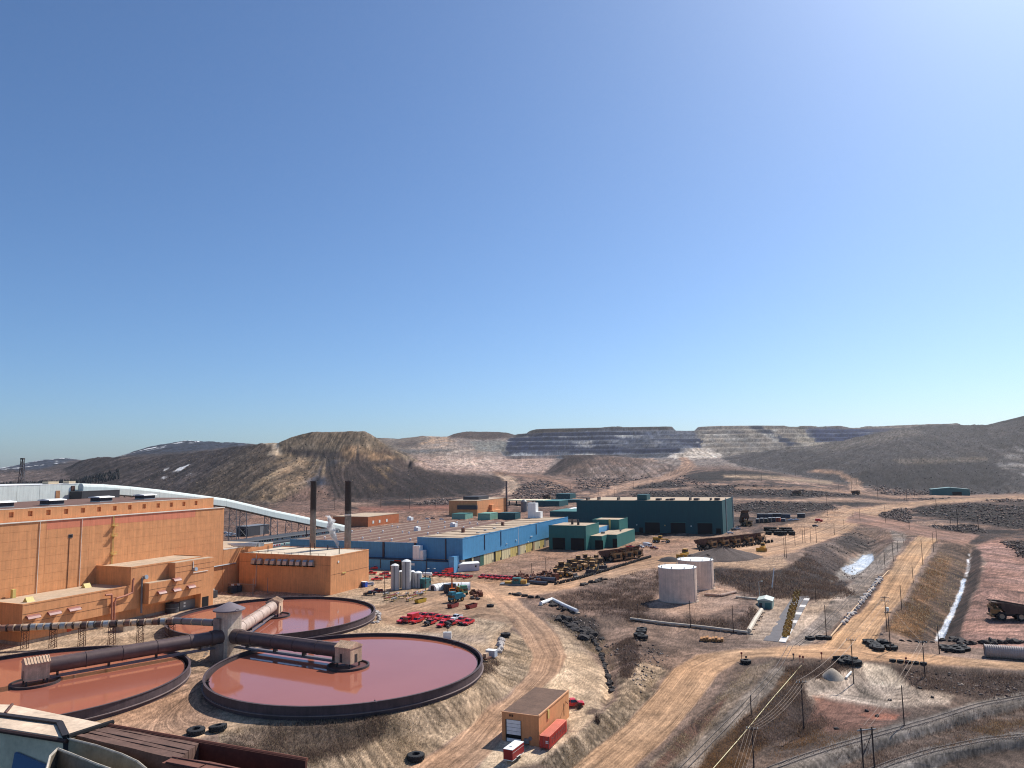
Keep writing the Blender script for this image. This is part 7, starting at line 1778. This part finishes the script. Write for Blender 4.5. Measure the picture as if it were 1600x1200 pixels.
ground_pipe([(1298, 996), (1330, 958), (1362, 921), (1388, 893)], .3, PM('sand_pipe', (206,170,130), .8, .1), 'thin tan pipe along the rail strip edge')
ground_pipe([(1322, 1061), (1330, 1052)], .3, WHITE, 'short white pipe by the gravel heap')
ground_pipe([(225, 961), (250, 952), (268, 947)], .45, GALV, 'grey pipe along the ground below the annex bay')
# ------------------------------------------------------------------ railway
RAIL = PM('rail_steel', (104,92,86), .7, .2); SLP = PM('sleeper_wood', (140,128,120), .95, .3)
def railway(pts, label, lift=.1, ties=True, gauge=1.5):
    c = []
    for a, b in zip(pts[:-1], pts[1:]):
        for k in range(12): c.append(Vector(hit(a[0] + (b[0] - a[0]) * k / 12, a[1] + (b[1] - a[1]) * k / 12)))
    c.append(Vector(hit(*pts[-1])))
    for _ in range(8): c = [c[0]] + [c[i] * .5 + (c[i - 1] + c[i + 1]) * .25 for i in range(1, len(c) - 1)] + [c[-1]]
    t = thing('railway_track', label, 'railway', c[0]); o0 = Vector(c[0])
    S = [(c[min(i + 1, len(c) - 1)] - c[max(i - 1, 0)]).normalized() for i in range(len(c))]
    sd = [Vector((s.y, -s.x, 0)).normalized() for s in S]
    for g in (-gauge / 2, gauge / 2):
        m = MB(); L = [p - o0 + s * g + Vector((0, 0, lift + .03)) for p, s in zip(c, sd)]
        for i in range(len(L) - 1):
            a, b, u, w = L[i], L[i + 1], sd[i] * .06, sd[i + 1] * .06; h = Vector((0, 0, .15))
            m.hexa([a - u, a + u, b + w, b - w, a - u + h, a + u + h, b + w + h, b - w + h])
        m.build('rail', RAIL, t)
    m = MB(); cum = [0]
    for a, b in zip(c[:-1], c[1:]): cum.append(cum[-1] + (b - a).length)
    i = 0; s = 0
    while s < cum[-1]:
        while cum[i + 1] < s and i < len(c) - 2: i += 1
        p = c[i].lerp(c[i + 1], (s - cum[i]) / max(cum[i + 1] - cum[i], 1e-6)) - o0; d = S[i]; q = sd[i] * 1.3; e = Vector((d.x, d.y, d.z)) * .12; z0 = Vector((0, 0, lift - .15)); z1 = Vector((0, 0, lift - .06))
        m.hexa([p - q - e + z0, p + q - e + z0, p + q + e + z0, p - q + e + z0, p - q - e + z1, p + q - e + z1, p + q + e + z1, p - q + e + z1]); s += .75
    if ties: o = m.build('sleepers', SLP, t); o['kind'] = 'stuff'
railway([(1190, 1207), (1250, 1185), (1300, 1168.5), (1380, 1146), (1455, 1125.5), (1530, 1101.5), (1605, 1088), (1690, 1073)], 'upper curved main line track on grey embankment at bottom right')
railway([(1355, 1207), (1400, 1190), (1455, 1173.5), (1540, 1155.5), (1605, 1149.5), (1690, 1142)], 'lower curved main line track at the bottom right corner')
railway([(1062, 1207), (1135, 1133), (1182, 1083), (1215, 1045), (1236, 1008)], 'straight single track climbing from bottom edge to the level crossing', .02, False)
railway([(1245, 1009), (1282, 982), (1322, 940), (1362, 898), (1392, 863), (1406, 844)], 'straight track on grey ballast beside the vertical haul road', .02, False)
# concrete crossing slabs, dark walkway and the yellow-wheeled siding
A_ = Vector(hit(1222, 1004)); B_ = Vector(hit(1263, 932)); t = thing('loading_strip', 'dark paved siding strip edged with alternating pale and grey slabs', 'paving', A_, math.atan2((B_ - A_).y, (B_ - A_).x)); L = (B_ - A_).length
for k in range(17):
    w = L / 17; s0 = A_.lerp(B_, k / 17); s1 = A_.lerp(B_, (k + 1) / 17); z0 = gz(s0.x, s0.y) - A_.z; z1 = gz(s1.x, s1.y) - A_.z
    m = MB().hexa([(k * w + .1, -1.2, z0 - .4), ((k + 1) * w - .1, -1.2, z1 - .4), ((k + 1) * w - .1, 1.2, z1 - .4), (k * w + .1, 1.2, z0 - .4), (k * w + .1, -1.2, z0 + .28), ((k + 1) * w - .1, -1.2, z1 + .28), ((k + 1) * w - .1, 1.2, z1 + .28), (k * w + .1, 1.2, z0 + .28)])
    m.build('slab', PM('slab_white', (214,208,200), .9, .15) if k % 3 == 0 or k < 3 else PM('slab_grey', (112,108,108), .9, .2), t)
    m = MB().hexa([(k * w, 1.5, z0 - .4), ((k + 1) * w, 1.5, z1 - .4), ((k + 1) * w, 6.5, z1 - .4), (k * w, 6.5, z0 - .4), (k * w, 1.5, z0 + .2), ((k + 1) * w, 1.5, z1 + .2), ((k + 1) * w, 6.5, z1 + .2), (k * w, 6.5, z0 + .2)]).build('paving', PM('tarmac', (104,100,102), .9, .2), t)
axle = wheel_mesh(.75, .2, 'wheel', YEL, 12); axle.materials[0] = PM('wheelset_ochre', (170,132,64), .7, .4)
AX = None
for k in range(26):
    p = Vector(hit(1226 + 20 * k / 26 + (k % 2) * 2.2, 996 - 72 * (k / 26)))
    lab = 'yellow railway wheelset in the row stored beside the dark siding'
    if AX is None:
        AX = thing('wheelset', lab, 'wheelset', p, 0, 'stored railway wheelsets'); put('wheel', axle, AX, (-.75, 0, .75)); put('wheel', axle, AX, (.75, 0, .75)); MB().cyl((-1.1, 0, .75), (1.1, 0, .75), .12, n=8).build('axle', RUST, AX); o = AX
    else: o = dup(AX, p, 0)
    o.rotation_euler = (0, 0, rnd.uniform(0, 3)); o.scale = (1.25,) * 3
# posts at the crossing
for u, v, vt, m in ((1159, 1032, 1019, DKRED), (1240, 1030, 1021, NAVY), (1250, 1034, 1024, DKRED), (1255, 1035, 1025, DKRED), (1284, 1030, 1019, DKRED), (1166, 1034, 1025, DSTEEL), (1416, 1037, 1027, DKRED)):
    x, y, z = hit(u, v); h = D(u, vt, y)[2] - z; t = thing('marker_post', 'short marker post at the level crossing', 'post', (x, y, z), 0, 'marker posts at the crossing'); MB().cyl((0, 0, -.2), (0, 0, h), .1, n=6).build('post', m, t); MB().box(-.3, -.05, h - .6, .3, .05, h).build('plate', m, t)

# ------------------------------------------------------------------ dry brush and dead grass
def scatter(name, polys, n, hgt, wid, cols, label=None, seed=1, blades=5, spread=.8):
    g = np.random.default_rng(seed); idx = []
    for poly, share in polys:
        us = [p[0] for p in poly]; vs = [p[1] for p in poly]
        m = (U > min(us)) & (U < max(us)) & (V > min(vs)) & (V < max(vs)); r, c = np.nonzero(m)
        ok = inpoly(wu[r, c], wv[r, c], poly) & (ROADM[r, c] < .3); r, c = r[ok], c[ok]
        if len(r) == 0: continue
        k = g.integers(0, len(r), int(n * share)); dens = PTC2[r[k], c[k]]; keep = g.random(len(k)) < .1 + .9 * dens * (.4 + PTCH[r[k], c[k]]); idx.append(np.stack([r[k[keep]], c[k[keep]]], 1))
    rc = np.concatenate(idx); q = np.repeat(rc, blades, 0); N_ = len(q)
    f = q + g.uniform(-1, 1, q.shape)
    f[:, 0] = np.clip(f[:, 0], 0, NR - 2); f[:, 1] = np.clip(f[:, 1], 0, NC - 2)
    yy = np.interp(f[:, 0], np.arange(NR), YY); tx = np.interp(f[:, 1], np.arange(NC), tt); xx = tx * yy
    xx += g.normal(0, spread, N_); yy += g.normal(0, spread, N_); zz = zat(xx, yy)
    a = g.uniform(0, 2 * np.pi, N_); h = hgt * g.uniform(.35, 1.4, N_) * np.clip(yy / 260, .8, 1.4); w = wid * g.uniform(.6, 1.4, N_) * np.clip(yy / 220, .8, 2.2)
    lx, ly = g.normal(0, .35, N_) * h, g.normal(0, .35, N_) * h
    co = np.zeros((N_, 3, 3), np.float32)
    co[:, 0] = np.stack([xx - np.cos(a) * w / 2, yy - np.sin(a) * w / 2, zz - .08], 1); co[:, 1] = np.stack([xx + np.cos(a) * w / 2, yy + np.sin(a) * w / 2, zz - .08], 1); co[:, 2] = np.stack([xx + lx, yy + ly, zz + h], 1)
    me = bpy.data.meshes.new(name); me.vertices.add(N_ * 3); me.vertices.foreach_set('co', co.ravel()); me.loops.add(N_ * 3); me.loops.foreach_set('vertex_index', np.arange(N_ * 3, dtype=np.int32)); me.polygons.add(N_); me.polygons.foreach_set('loop_start', np.arange(0, N_ * 3, 3, dtype=np.int32)); me.update(calc_edges=True)
    cl = np.array([lin(*c, .8) for c in cols], np.float32); k = g.integers(0, len(cols), N_); cc = np.ones((N_, 3, 4), np.float32); cc[:, :, :3] = (cl[k] * g.uniform(.7, 1.25, (N_, 1)))[:, None, :]
    at = me.color_attributes.new('soil', 'FLOAT_COLOR', 'POINT'); at.data.foreach_set('color', cc.ravel()); me.materials.append(VEG)
    o = put(name, me); o['kind'] = 'stuff'; return o
VEG = bpy.data.materials.new('dry_stems'); n_, l_, b_ = nodes(VEG); at_n = n_.new('ShaderNodeAttribute'); at_n.attribute_name = 'soil'; l_.new(at_n.outputs['Color'], b_.inputs['Base Color']); tr_ = n_.new('ShaderNodeBsdfTranslucent'); l_.new(at_n.outputs['Color'], tr_.inputs['Color']); ms_ = n_.new('ShaderNodeMixShader'); ms_.inputs[0].default_value = .45; l_.new(b_.outputs[0], ms_.inputs[1]); l_.new(tr_.outputs[0], ms_.inputs[2]); l_.new(ms_.outputs[0], n_['Material Output'].inputs['Surface']); b_.inputs['Roughness'].default_value = .95; b_.inputs['Specular IOR Level'].default_value = .1
BR = [(122,100,90), (104,86,80), (140,116,102), (92,78,74), (166,142,122)]; STW = [(196,172,138), (176,150,120), (212,190,154), (150,126,104)]; RB = [(160,120,80), (176,130,82), (134,106,84), (116,96,84)]
scatter('dry_brush', [([(352,1150),(400,1139),(470,1137),(560,1124),(620,1112),(600,1150),(520,1185),(430,1195),(350,1170)], .22), ([(640,1110),(740,1062),(775,1020),(780,1030),(770,1060),(700,1105),(620,1135)], .12),
    ([(860,935),(960,915),(1000,905),(1030,915),(1010,955),(985,966),(880,952)], .22), ([(980,962),(1090,968),(1150,970),(1180,950),(1190,960),(1165,988),(1080,978),(985,970)], .1), ([(1115,890),(1250,895),(1340,930),(1290,940),(1180,932),(1110,908)], .26),
    ([(1190,905),(1240,882),(1262,866),(1335,925),(1290,940),(1220,930)], .16), ([(960,1005),(985,998),(998,1010),(995,1040),(980,1060),(968,1045)], .12), ([(1160,1130),(1200,1090),(1250,1060),(1270,1110),(1300,1130),(1260,1150),(1150,1170)], .22), ([(1230,1040),(1300,1035),(1340,1045),(1290,1060),(1240,1062)], .1),
    ([(1395,1042),(1500,1050),(1600,1058),(1700,1065),(1700,1080),(1560,1095),(1490,1085),(1430,1075)], .16), ([(1290,1175),(1400,1150),(1540,1110),(1700,1090),(1700,1130),(1540,1150),(1400,1190),(1320,1210)], .2), ([(1010,945),(960,930),(940,940),(990,965)], .04), ([(900,905),(1000,893),(1050,882),(1100,893),(1040,915),(960,915)], .1)], 26000, .7, .13, BR, seed=3)
scatter('dead_grass', [([(345,1145),(640,1105),(752,1050),(780,1005),(835,1010),(825,1055),(745,1126),(640,1197),(430,1210)], .45), ([(840,1195),(907,1143),(985,1080),(1030,1055),(1020,1080),(982,1126),(890,1200)], .2), ([(850,965),(930,985),(960,1020),(960,1050),(900,1000)], .08), ([(1010,1199),(1110,1105),(1165,1045),(1205,1038),(1130,1110),(1050,1199)], .14), ([(1380,985),(1440,900),(1470,860),(1510,880),(1470,990)], .16)], 20000, .5, .11, STW, seed=4)
scatter('rust_grass', [([(1120,1160),(1200,1085),(1235,1045),(1260,1050),(1240,1100),(1200,1160),(1140,1215),(1080,1215)], .5), ([(1480,1150),(1560,1125),(1720,1110),(1720,1135),(1540,1158),(1440,1175)], .25), ([(1385,985),(1420,940),(1465,870),(1485,880),(1450,960),(1440,1000)], .3), ([(1230,1130),(1300,1145),(1380,1135),(1300,1170),(1200,1195)], .2)], 10000, .5, .12, RB, seed=5)
for u, v, s in ((868, 1138, 1.0), (934, 1130, .9), (905, 1108, .7)):
    x, y, z = hit(u, v); t = thing('bare_shrub', 'leafless shrub on crest above haul road' if s > .95 else ('leafless shrub clump farther along the crest above haul road' if s > .8 else 'small leafless shrub behind the red container'), 'shrub', (x, y, z)); m = MB()
    for k in range(60):
        a = rnd.uniform(0, 6.28); tl = rnd.uniform(.2, 1.1); h = rnd.uniform(1.2, 2.8) * s; b0 = Vector((rnd.uniform(-.6, .6), rnd.uniform(-.6, .6), 0)); e = b0 + Vector((math.cos(a) * tl * s, math.sin(a) * tl * s, h)); m.cyl(b0, e, .04, .015, n=3); m.cyl(b0.lerp(e, .6), e + Vector((rnd.uniform(-.5, .5), rnd.uniform(-.5, .5), .2)), .025, .01, n=3)
    m.build('twigs', PM('twig', (84,70,64), .9, .2), t)
# loose rubble on the berms and spoil banks
def rubble(polys, n, s0, s1, cols, seed):
    g = np.random.default_rng(seed); idx = []
    for poly, share in polys:
        us = [p[0] for p in poly]; vs = [p[1] for p in poly]
        m = (U > min(us)) & (U < max(us)) & (V > min(vs)) & (V < max(vs)); r, c = np.nonzero(m)
        ok = inpoly(wu[r, c], wv[r, c], poly) & (ROADM[r, c] < .3); r, c = r[ok], c[ok]
        if len(r): k = g.integers(0, len(r), int(n * share)); idx.append(np.stack([r[k], c[k]], 1))
    q = np.concatenate(idx); N_ = len(q); f = q + g.uniform(-1, 1, q.shape); f[:, 0] = np.clip(f[:, 0], 0, NR - 2); f[:, 1] = np.clip(f[:, 1], 0, NC - 2)
    yy = np.interp(f[:, 0], np.arange(NR), YY); xx = np.interp(f[:, 1], np.arange(NC), tt) * yy; zz = zat(xx, yy)
    s = s0 + (s1 - s0) * g.random(N_) ** 2.5; s = s * np.clip(yy / 900, .5, 2.2)
    oc = np.array([(1,0,0),(0,1,0),(-1,0,0),(0,-1,0),(0,0,.8),(0,0,-.5)], np.float32); tri = np.array([(0,1,4),(1,2,4),(2,3,4),(3,0,4),(1,0,5),(2,1,5),(3,2,5),(0,3,5)])
    co = oc[None] * s[:, None, None] * g.uniform(.6, 1.3, (N_, 6, 1)); a = g.uniform(0, 6.28, N_); ca, sa = np.cos(a)[:, None], np.sin(a)[:, None]
    co = np.stack([co[..., 0] * ca - co[..., 1] * sa + xx[:, None], co[..., 0] * sa + co[..., 1] * ca + yy[:, None], co[..., 2] + zz[:, None] + .1 * s[:, None]], 2).astype(np.float32)
    t = (tri[None] + (np.arange(N_) * 6)[:, None, None]).reshape(-1, 3).astype(np.int32)
    me = bpy.data.meshes.new('rubble'); me.vertices.add(N_ * 6); me.vertices.foreach_set('co', co.ravel()); me.loops.add(t.size); me.loops.foreach_set('vertex_index', t.ravel()); me.polygons.add(len(t)); me.polygons.foreach_set('loop_start', np.arange(0, t.size, 3, dtype=np.int32)); me.update(calc_edges=True)
    cl = np.array([lin(*c, .8) for c in cols], np.float32); cc = np.ones((N_, 6, 4), np.float32); cc[:, :, :3] = (cl[g.integers(0, len(cols), N_)] * g.uniform(.7, 1.2, (N_, 1)))[:, None, :]
    at = me.color_attributes.new('soil', 'FLOAT_COLOR', 'POINT'); at.data.foreach_set('color', cc.ravel()); me.materials.append(RUBM)
    o = put('rubble', me); o['kind'] = 'stuff'
RUBM = bpy.data.materials.new('rubble_stone'); n_, l_, b_ = nodes(RUBM); at_n = n_.new('ShaderNodeAttribute'); at_n.attribute_name = 'soil'; l_.new(at_n.outputs['Color'], b_.inputs['Base Color']); b_.inputs['Roughness'].default_value = .95; b_.inputs['Specular IOR Level'].default_value = .1
RC = [(124,110,104), (94,82,80), (160,144,134), (82,72,70), (140,116,104)]
rubble([([(1080,762),(1160,757),(1300,764),(1335,776),(1240,776),(1130,772)], .08), ([(1140,790),(1200,782),(1300,788),(1310,797),(1200,802),(1150,800)], .1), ([(985,772),(1060,766),(1130,770),(1130,778),(1000,782)], .05), ([(1370,800),(1410,793),(1425,805),(1420,822),(1380,812)], .1), ([(1420,793),(1520,786),(1600,792),(1720,800),(1720,830),(1600,828),(1500,812),(1440,806)], .2),
        ([(1450,822),(1520,820),(1545,832),(1480,834)], .05), ([(640,790),(690,780),(760,786),(790,794),(700,797),(640,798)], .1), ([(900,745),(1060,740),(1120,760),(900,765)], .08), ([(850,745),(900,760),(880,785),(800,780),(800,765)], .08), ([(1560,846),(1610,846),(1640,880),(1600,872)], .06), ([(1350,757),(1480,768),(1600,770),(1600,785),(1400,780)], .1)], 14000, .35, 2.2, RC, 21)
rubble([([(855,960),(930,965),(945,1000),(920,1010),(885,985)], .2), ([(1285,850),(1325,834),(1340,832),(1372,845),(1360,860),(1320,868)], .15), ([(1255,858),(1290,850),(1355,905),(1330,905),(1270,880)], .15), ([(940,1010),(1000,990),(1050,1030),(1000,1080)], .15), ([(1400,1045),(1600,1060),(1700,1075),(1560,1092),(1430,1073)], .15)], 2400, .3, 1.3, RC + [(176,160,146)], 22)
HC_ = [(122,114,113), (100,94,95), (144,134,130), (92,86,88)]
rubble([([(1140,722),(1200,706),(1310,692),(1410,670),(1500,664),(1610,656),(1700,655),(1700,772),(1480,771),(1340,758),(1240,742),(1160,729)], 1)], 11000, .25, 1.0, HC_, 23)
rubble([([(200,725),(345,703),(436,695),(500,715),(600,722),(700,745),(785,750),(760,770),(600,776),(420,784),(330,775),(250,765)], .8), ([(450,690),(480,677),(570,676),(600,695),(560,705),(470,705)], .2)], 10000, .25, 1.2, [(104,94,90), (84,74,72), (130,116,102), (150,132,108)], 24)
# far dark conifers
g = np.random.default_rng(9); m = MB()
for k in range(900):
    u = g.uniform(-60, 186); y = g.uniform(2250, 2420); x = D(u, 752, y)[0]; z = gz(x, y); h = g.uniform(6, 13)
    m.cyl((x, y, z - .5), (x, y, z + h), h * .3, .05, n=5, caps=False)
o = m.build('spruce_wood', PM('spruce_dark', (40,46,46), .95, .3)); o['kind'] = 'stuff'
# ------------------------------------------------------------------ roof of the viewing place, bottom left
zr = 57.0
def near(u, v, z=zr): return Vector(G(u, v, z))
t = thing('sheet_metal_housing', 'rust-stained cream sheet metal housing in the bottom left corner', 'housing', near(20, 1140))
HOUSING = t
q = [rel(t, near(*p)) for p in ((-120, 1098), (18, 1101), (167, 1131.5), (106, 1153), (-120, 1118))]
top = PM('cream_sheet', (226,198,168), .7, .3, 0, scale=2.5); side = PM('grey_sheet', (255,230,192), .9, .2, .2, scale=2.0, spec=.1)
m = MB(); lowq = [Vector((p.x, p.y, p.z - 2.2)) for p in q]; th = Vector((0, 0, -.02))
m.face(q[::-1], 0)
for i in range(5):
    j = (i + 1) % 5; m.face([q[i], q[j], lowq[j], lowq[i]], 1)
m.face(lowq, 1); m.build('sheet', [top, side], t)
if True:
    e0, e1, e2_, e3 = q[4], q[3], q[2], q[1]
    MB().tube([e0 + Vector((0, -.02, -.03)), e1 + Vector((0, -.02, -.03))], .025, 6).build('hem', PM('hem_rust', (96,66,56), .8, .3), t)
    MB().tube([e1 + Vector((0, 0, .015)), e2_ + Vector((.06, .03, .015))], .028, 6).build('edge_strip', VOID, t)
    s0 = rel(t, near(-20, 1116)); s1 = rel(t, near(93, 1131)); s2 = rel(t, near(103, 1152.5)); s3 = s2 + Vector((.10, -.1, -.55))
    for a, b in ((s0, s1), (s1, s2), (s2, s3)):
        d = (b - a); sd = Vector((d.y, -d.x, 0)).normalized() * .035
        if b is s3: sd = Vector((.035, 0, 0))
        MB().hexa([a - sd + Vector((0, 0, .004)), a + sd + Vector((0, 0, .004)), b + sd + Vector((0, 0, .004)), b - sd + Vector((0, 0, .004)), a - sd + Vector((0, 0, .03)), a + sd + Vector((0, 0, .03)), b + sd + Vector((0, 0, .03)), b - sd + Vector((0, 0, .03))]).build('strap', PM('strap_dark', (44,38,40), .7, .2), t)
    a, b = rel(t, near(19, 1102)), rel(t, near(8, 1116)); MB().tube([a + Vector((0, 0, .01)), b + Vector((0, 0, .01))], .02, 5).build('seam', PM('hem_rust', (96,66,56)), t)
t = thing('timber_beam', 'thick dark weathered timber beam behind the bent sheet metal', 'beam', near(210, 1160))
q = [rel(t, near(*p)) for p in ((118, 1150), (165, 1131.5), (311, 1160), (277, 1187))]
WT = PM('weathered_timber', (112,84,72), .95, .35, 0, scale=6)
mm = WT.node_tree.nodes; 
for k in range(6):           # split boards along the grain
    f0, f1 = k / 6, (k + 1) / 6 - .02; a0, a1 = q[1].lerp(q[0], f0), q[1].lerp(q[0], f1); b0, b1 = q[2].lerp(q[3], f0), q[2].lerp(q[3], f1); dz = Vector((0, 0, rnd.uniform(-.012, .012))); lo = Vector((0, 0, -.5))
    n = 10; top_ = []
    m = MB()
    for i in range(n):
        h0, h1 = Vector((0, 0, .003 * math.sin(5 * i + 3 * k))), Vector((0, 0, .003 * math.sin(5 * (i + 1) + 3 * k)))
        p0, p1, p2, p3 = a0.lerp(b0, i / n) + dz + h0, a0.lerp(b0, (i + 1) / n) + dz + h1, a1.lerp(b1, (i + 1) / n) + dz + h1, a1.lerp(b1, i / n) + dz + h0
        m.hexa([p0 + lo, p3 + lo, p2 + lo, p1 + lo, p0, p3, p2, p1])
    m.build('plank', WT, t)
def plate(name, label, pts, h, th, mat, cat='beam'):
    t = thing(name, label, cat, near(*pts[0])); P_ = [rel(t, near(*p)) for p in pts]; m = MB()
    for a, b in zip(P_[:-1], P_[1:]):
        d = (b - a).normalized(); s_ = Vector((d.y, -d.x, 0)).normalized() * th
        m.hexa([a + Vector((0, 0, -h)), b + Vector((0, 0, -h)), b + s_ + Vector((0, 0, -h)), a + s_ + Vector((0, 0, -h)), a, b, b + s_, a + s_])
    m.build('web', mat, t); return t, P_
CHN = PM('channel_rust', (104,60,48), .85, .3, .2, scale=3)
t, P_ = plate('steel_channel', 'long rusty steel channel edge running behind the timber beam', [(166, 1132), (300, 1156), (480, 1187)], .28, .03, CHN)
MB().tube([P_[0], P_[1], P_[2]], .02, 6).build('flange', PM('flange_rust', (136,80,60), .8, .3), t)
t, P_ = plate('steel_channel', 'second rusty steel channel below and in front of the timber', [(270, 1183), (330, 1190), (430, 1212)], .25, .16, PM('channel_rust_light', (128,82,66), .85, .3, .2, scale=3))
for k in (0, 1): MB().tube([P_[0] + Vector((0, -.01 - k * .14, .0)), P_[-1] + Vector((0, -.01 - k * .14, 0))], .014, 5).build('flange', CHN, t)
def bent_sheet(label, pts, drop, mat, group='bent sheet metal strips'):
    t = thing('bent_sheet', label, 'metal sheet', near(*pts[0]), 0, group); P_ = [rel(t, near(*p[:2])) + Vector((0, 0, p[2])) for p in pts]; m = MB(); th = Vector((.012, .012, 0))
    for i, (a, b) in enumerate(zip(P_[:-1], P_[1:])):
        d0 = Vector((.03 * math.sin(i * 2), -.12 + .04 * math.cos(i * 3), -drop)); d1 = Vector((.03 * math.sin(i * 2 + 2), -.12 + .04 * math.cos(i * 3 + 3), -drop))
        m.hexa([a + d0, b + d1, b + d1 + th, a + d0 + th, a, b, b + th, a + th])
    m.build('sheet', mat, t); MB().tube(P_, .014, 6).build('rolled_edge', PM('worn_edge', (190,178,160), .7, .4, scale=6), t)
OLIVE = PM('olive_sheet', (178,162,130), .6, .3, .3, scale=3); DULL = PM('dull_sheet', (140,128,110), .6, .3, .3, scale=3)
bent_sheet('bent olive metal sheet with curled edge in front of the timber', [(108, 1153, -.01), (150, 1162, -.02), (190, 1174, -.03), (215, 1181, -.06), (240, 1192, -.12), (262, 1210, -.2)], .7, OLIVE)
bent_sheet('nearest crumpled dark metal sheet at the bottom edge', [(70, 1200, -.1), (78, 1176, -.04), (90, 1167, -.02), (110, 1173, -.03), (150, 1186, -.05), (190, 1197, -.07), (225, 1212, -.1)], .7, DULL)
f0, f1 = near(-30, 1128), near(100, 1151); d = (f1 - f0).normalized(); nn_ = Vector((d.y, -d.x, 0)).normalized()
c = Vector(D(44, 1192, (f0.y + f1.y) / 2 * .985))
MB().hexa([tuple(-d * .32 + Vector((0, 0, -.5))), tuple(d * .36 + Vector((0, 0, -.5))), tuple(d * .36 + Vector((0, 0, -.5)) + nn_ * .03), tuple(-d * .32 + Vector((0, 0, -.5)) + nn_ * .03), tuple(-d * .2 + Vector((0, 0, .1))), tuple(d * .32 + Vector((0, 0, .02))), tuple(d * .32 + Vector((0, 0, .02)) + nn_ * .03), tuple(-d * .2 + Vector((0, 0, .1)) + nn_ * .03)]).build('panel', PM('dull_blue', (96,124,160), .6, .15), HOUSING, rel(HOUSING, c))
# ------------------------------------------------------------------ steam from the boiler house
a_, b_ = -238, 327
sm = bpy.data.materials.new('steam_volume'); sm.use_nodes = True; n, l = sm.node_tree.nodes, sm.node_tree.links; n.remove(n['Principled BSDF'])
pvn = n.new('ShaderNodeVolumePrincipled'); pvn.inputs['Color'].default_value = (1, 1, 1, 1); geo = n.new('ShaderNodeNewGeometry'); tn = n.new('ShaderNodeTexNoise'); tn.inputs['Scale'].default_value = .55; tn.inputs['Detail'].default_value = 4; l.new(geo.outputs['Position'], tn.inputs['Vector'])
mr = n.new('ShaderNodeMapRange'); mr.inputs['From Min'].default_value = .42; mr.inputs['From Max'].default_value = .62; mr.inputs['To Max'].default_value = 3.0; l.new(tn.outputs['Fac'], mr.inputs['Value']); l.new(mr.outputs['Result'], pvn.inputs['Density']); pvn.inputs['Anisotropy'].default_value = .3
l.new(pvn.outputs['Volume'], n['Material Output'].inputs['Volume'])
bm = bmesh.new()
pts = [D(u, v, 402) for u, v in ((529.5, 857), (527, 848), (522, 840), (519, 831), (516, 822), (518, 814), (512, 806))]
prof = [.5, 1.0, 1.5, 1.9, 2.2, 2.0, 1.2]
m = MB()
ring = []
N_ = 14
for (x, y, z), r in zip(pts, prof):
    ring.append([(x + r * math.cos(2 * math.pi * k / N_) * (1 + .2 * math.sin(3 * k + z)), y + r * math.sin(2 * math.pi * k / N_), z + .25 * math.sin(2 * k + z)) for k in range(N_)])
for r in ring: m.v += r
for i in range(len(ring) - 1):
    for k in range(N_): m.f.append((i * N_ + k, i * N_ + (k + 1) % N_, (i + 1) * N_ + (k + 1) % N_, (i + 1) * N_ + k)); m.m.append(0)
m.f.append(tuple(range(N_ - 1, -1, -1))); m.f.append(tuple(range((len(ring) - 1) * N_, len(ring) * N_))); m.m += [0, 0]
o = m.build('steam', sm); o['kind'] = 'stuff'
# ------------------------------------------------------------------ the air
hm_ = bpy.data.materials.new('pale_haze'); hm_.use_nodes = True; n, l = hm_.node_tree.nodes, hm_.node_tree.links; n.remove(n['Principled BSDF'])
pv_ = n.new('ShaderNodeVolumePrincipled'); pv_.inputs['Color'].default_value = (.86, .92, 1, 1); pv_.inputs['Density'].default_value = 1.4e-5; pv_.inputs['Anisotropy'].default_value = .3
l.new(pv_.outputs['Volume'], n['Material Output'].inputs['Volume'])
ztop = max(float(ZF.max()), 120) + 20; zbot = float(ZF.min()) - 1.5
o = MB().box(-13500, 80 - 200, zbot, 13500, 11800, ztop).build('haze', hm_); o['kind'] = 'stuff'
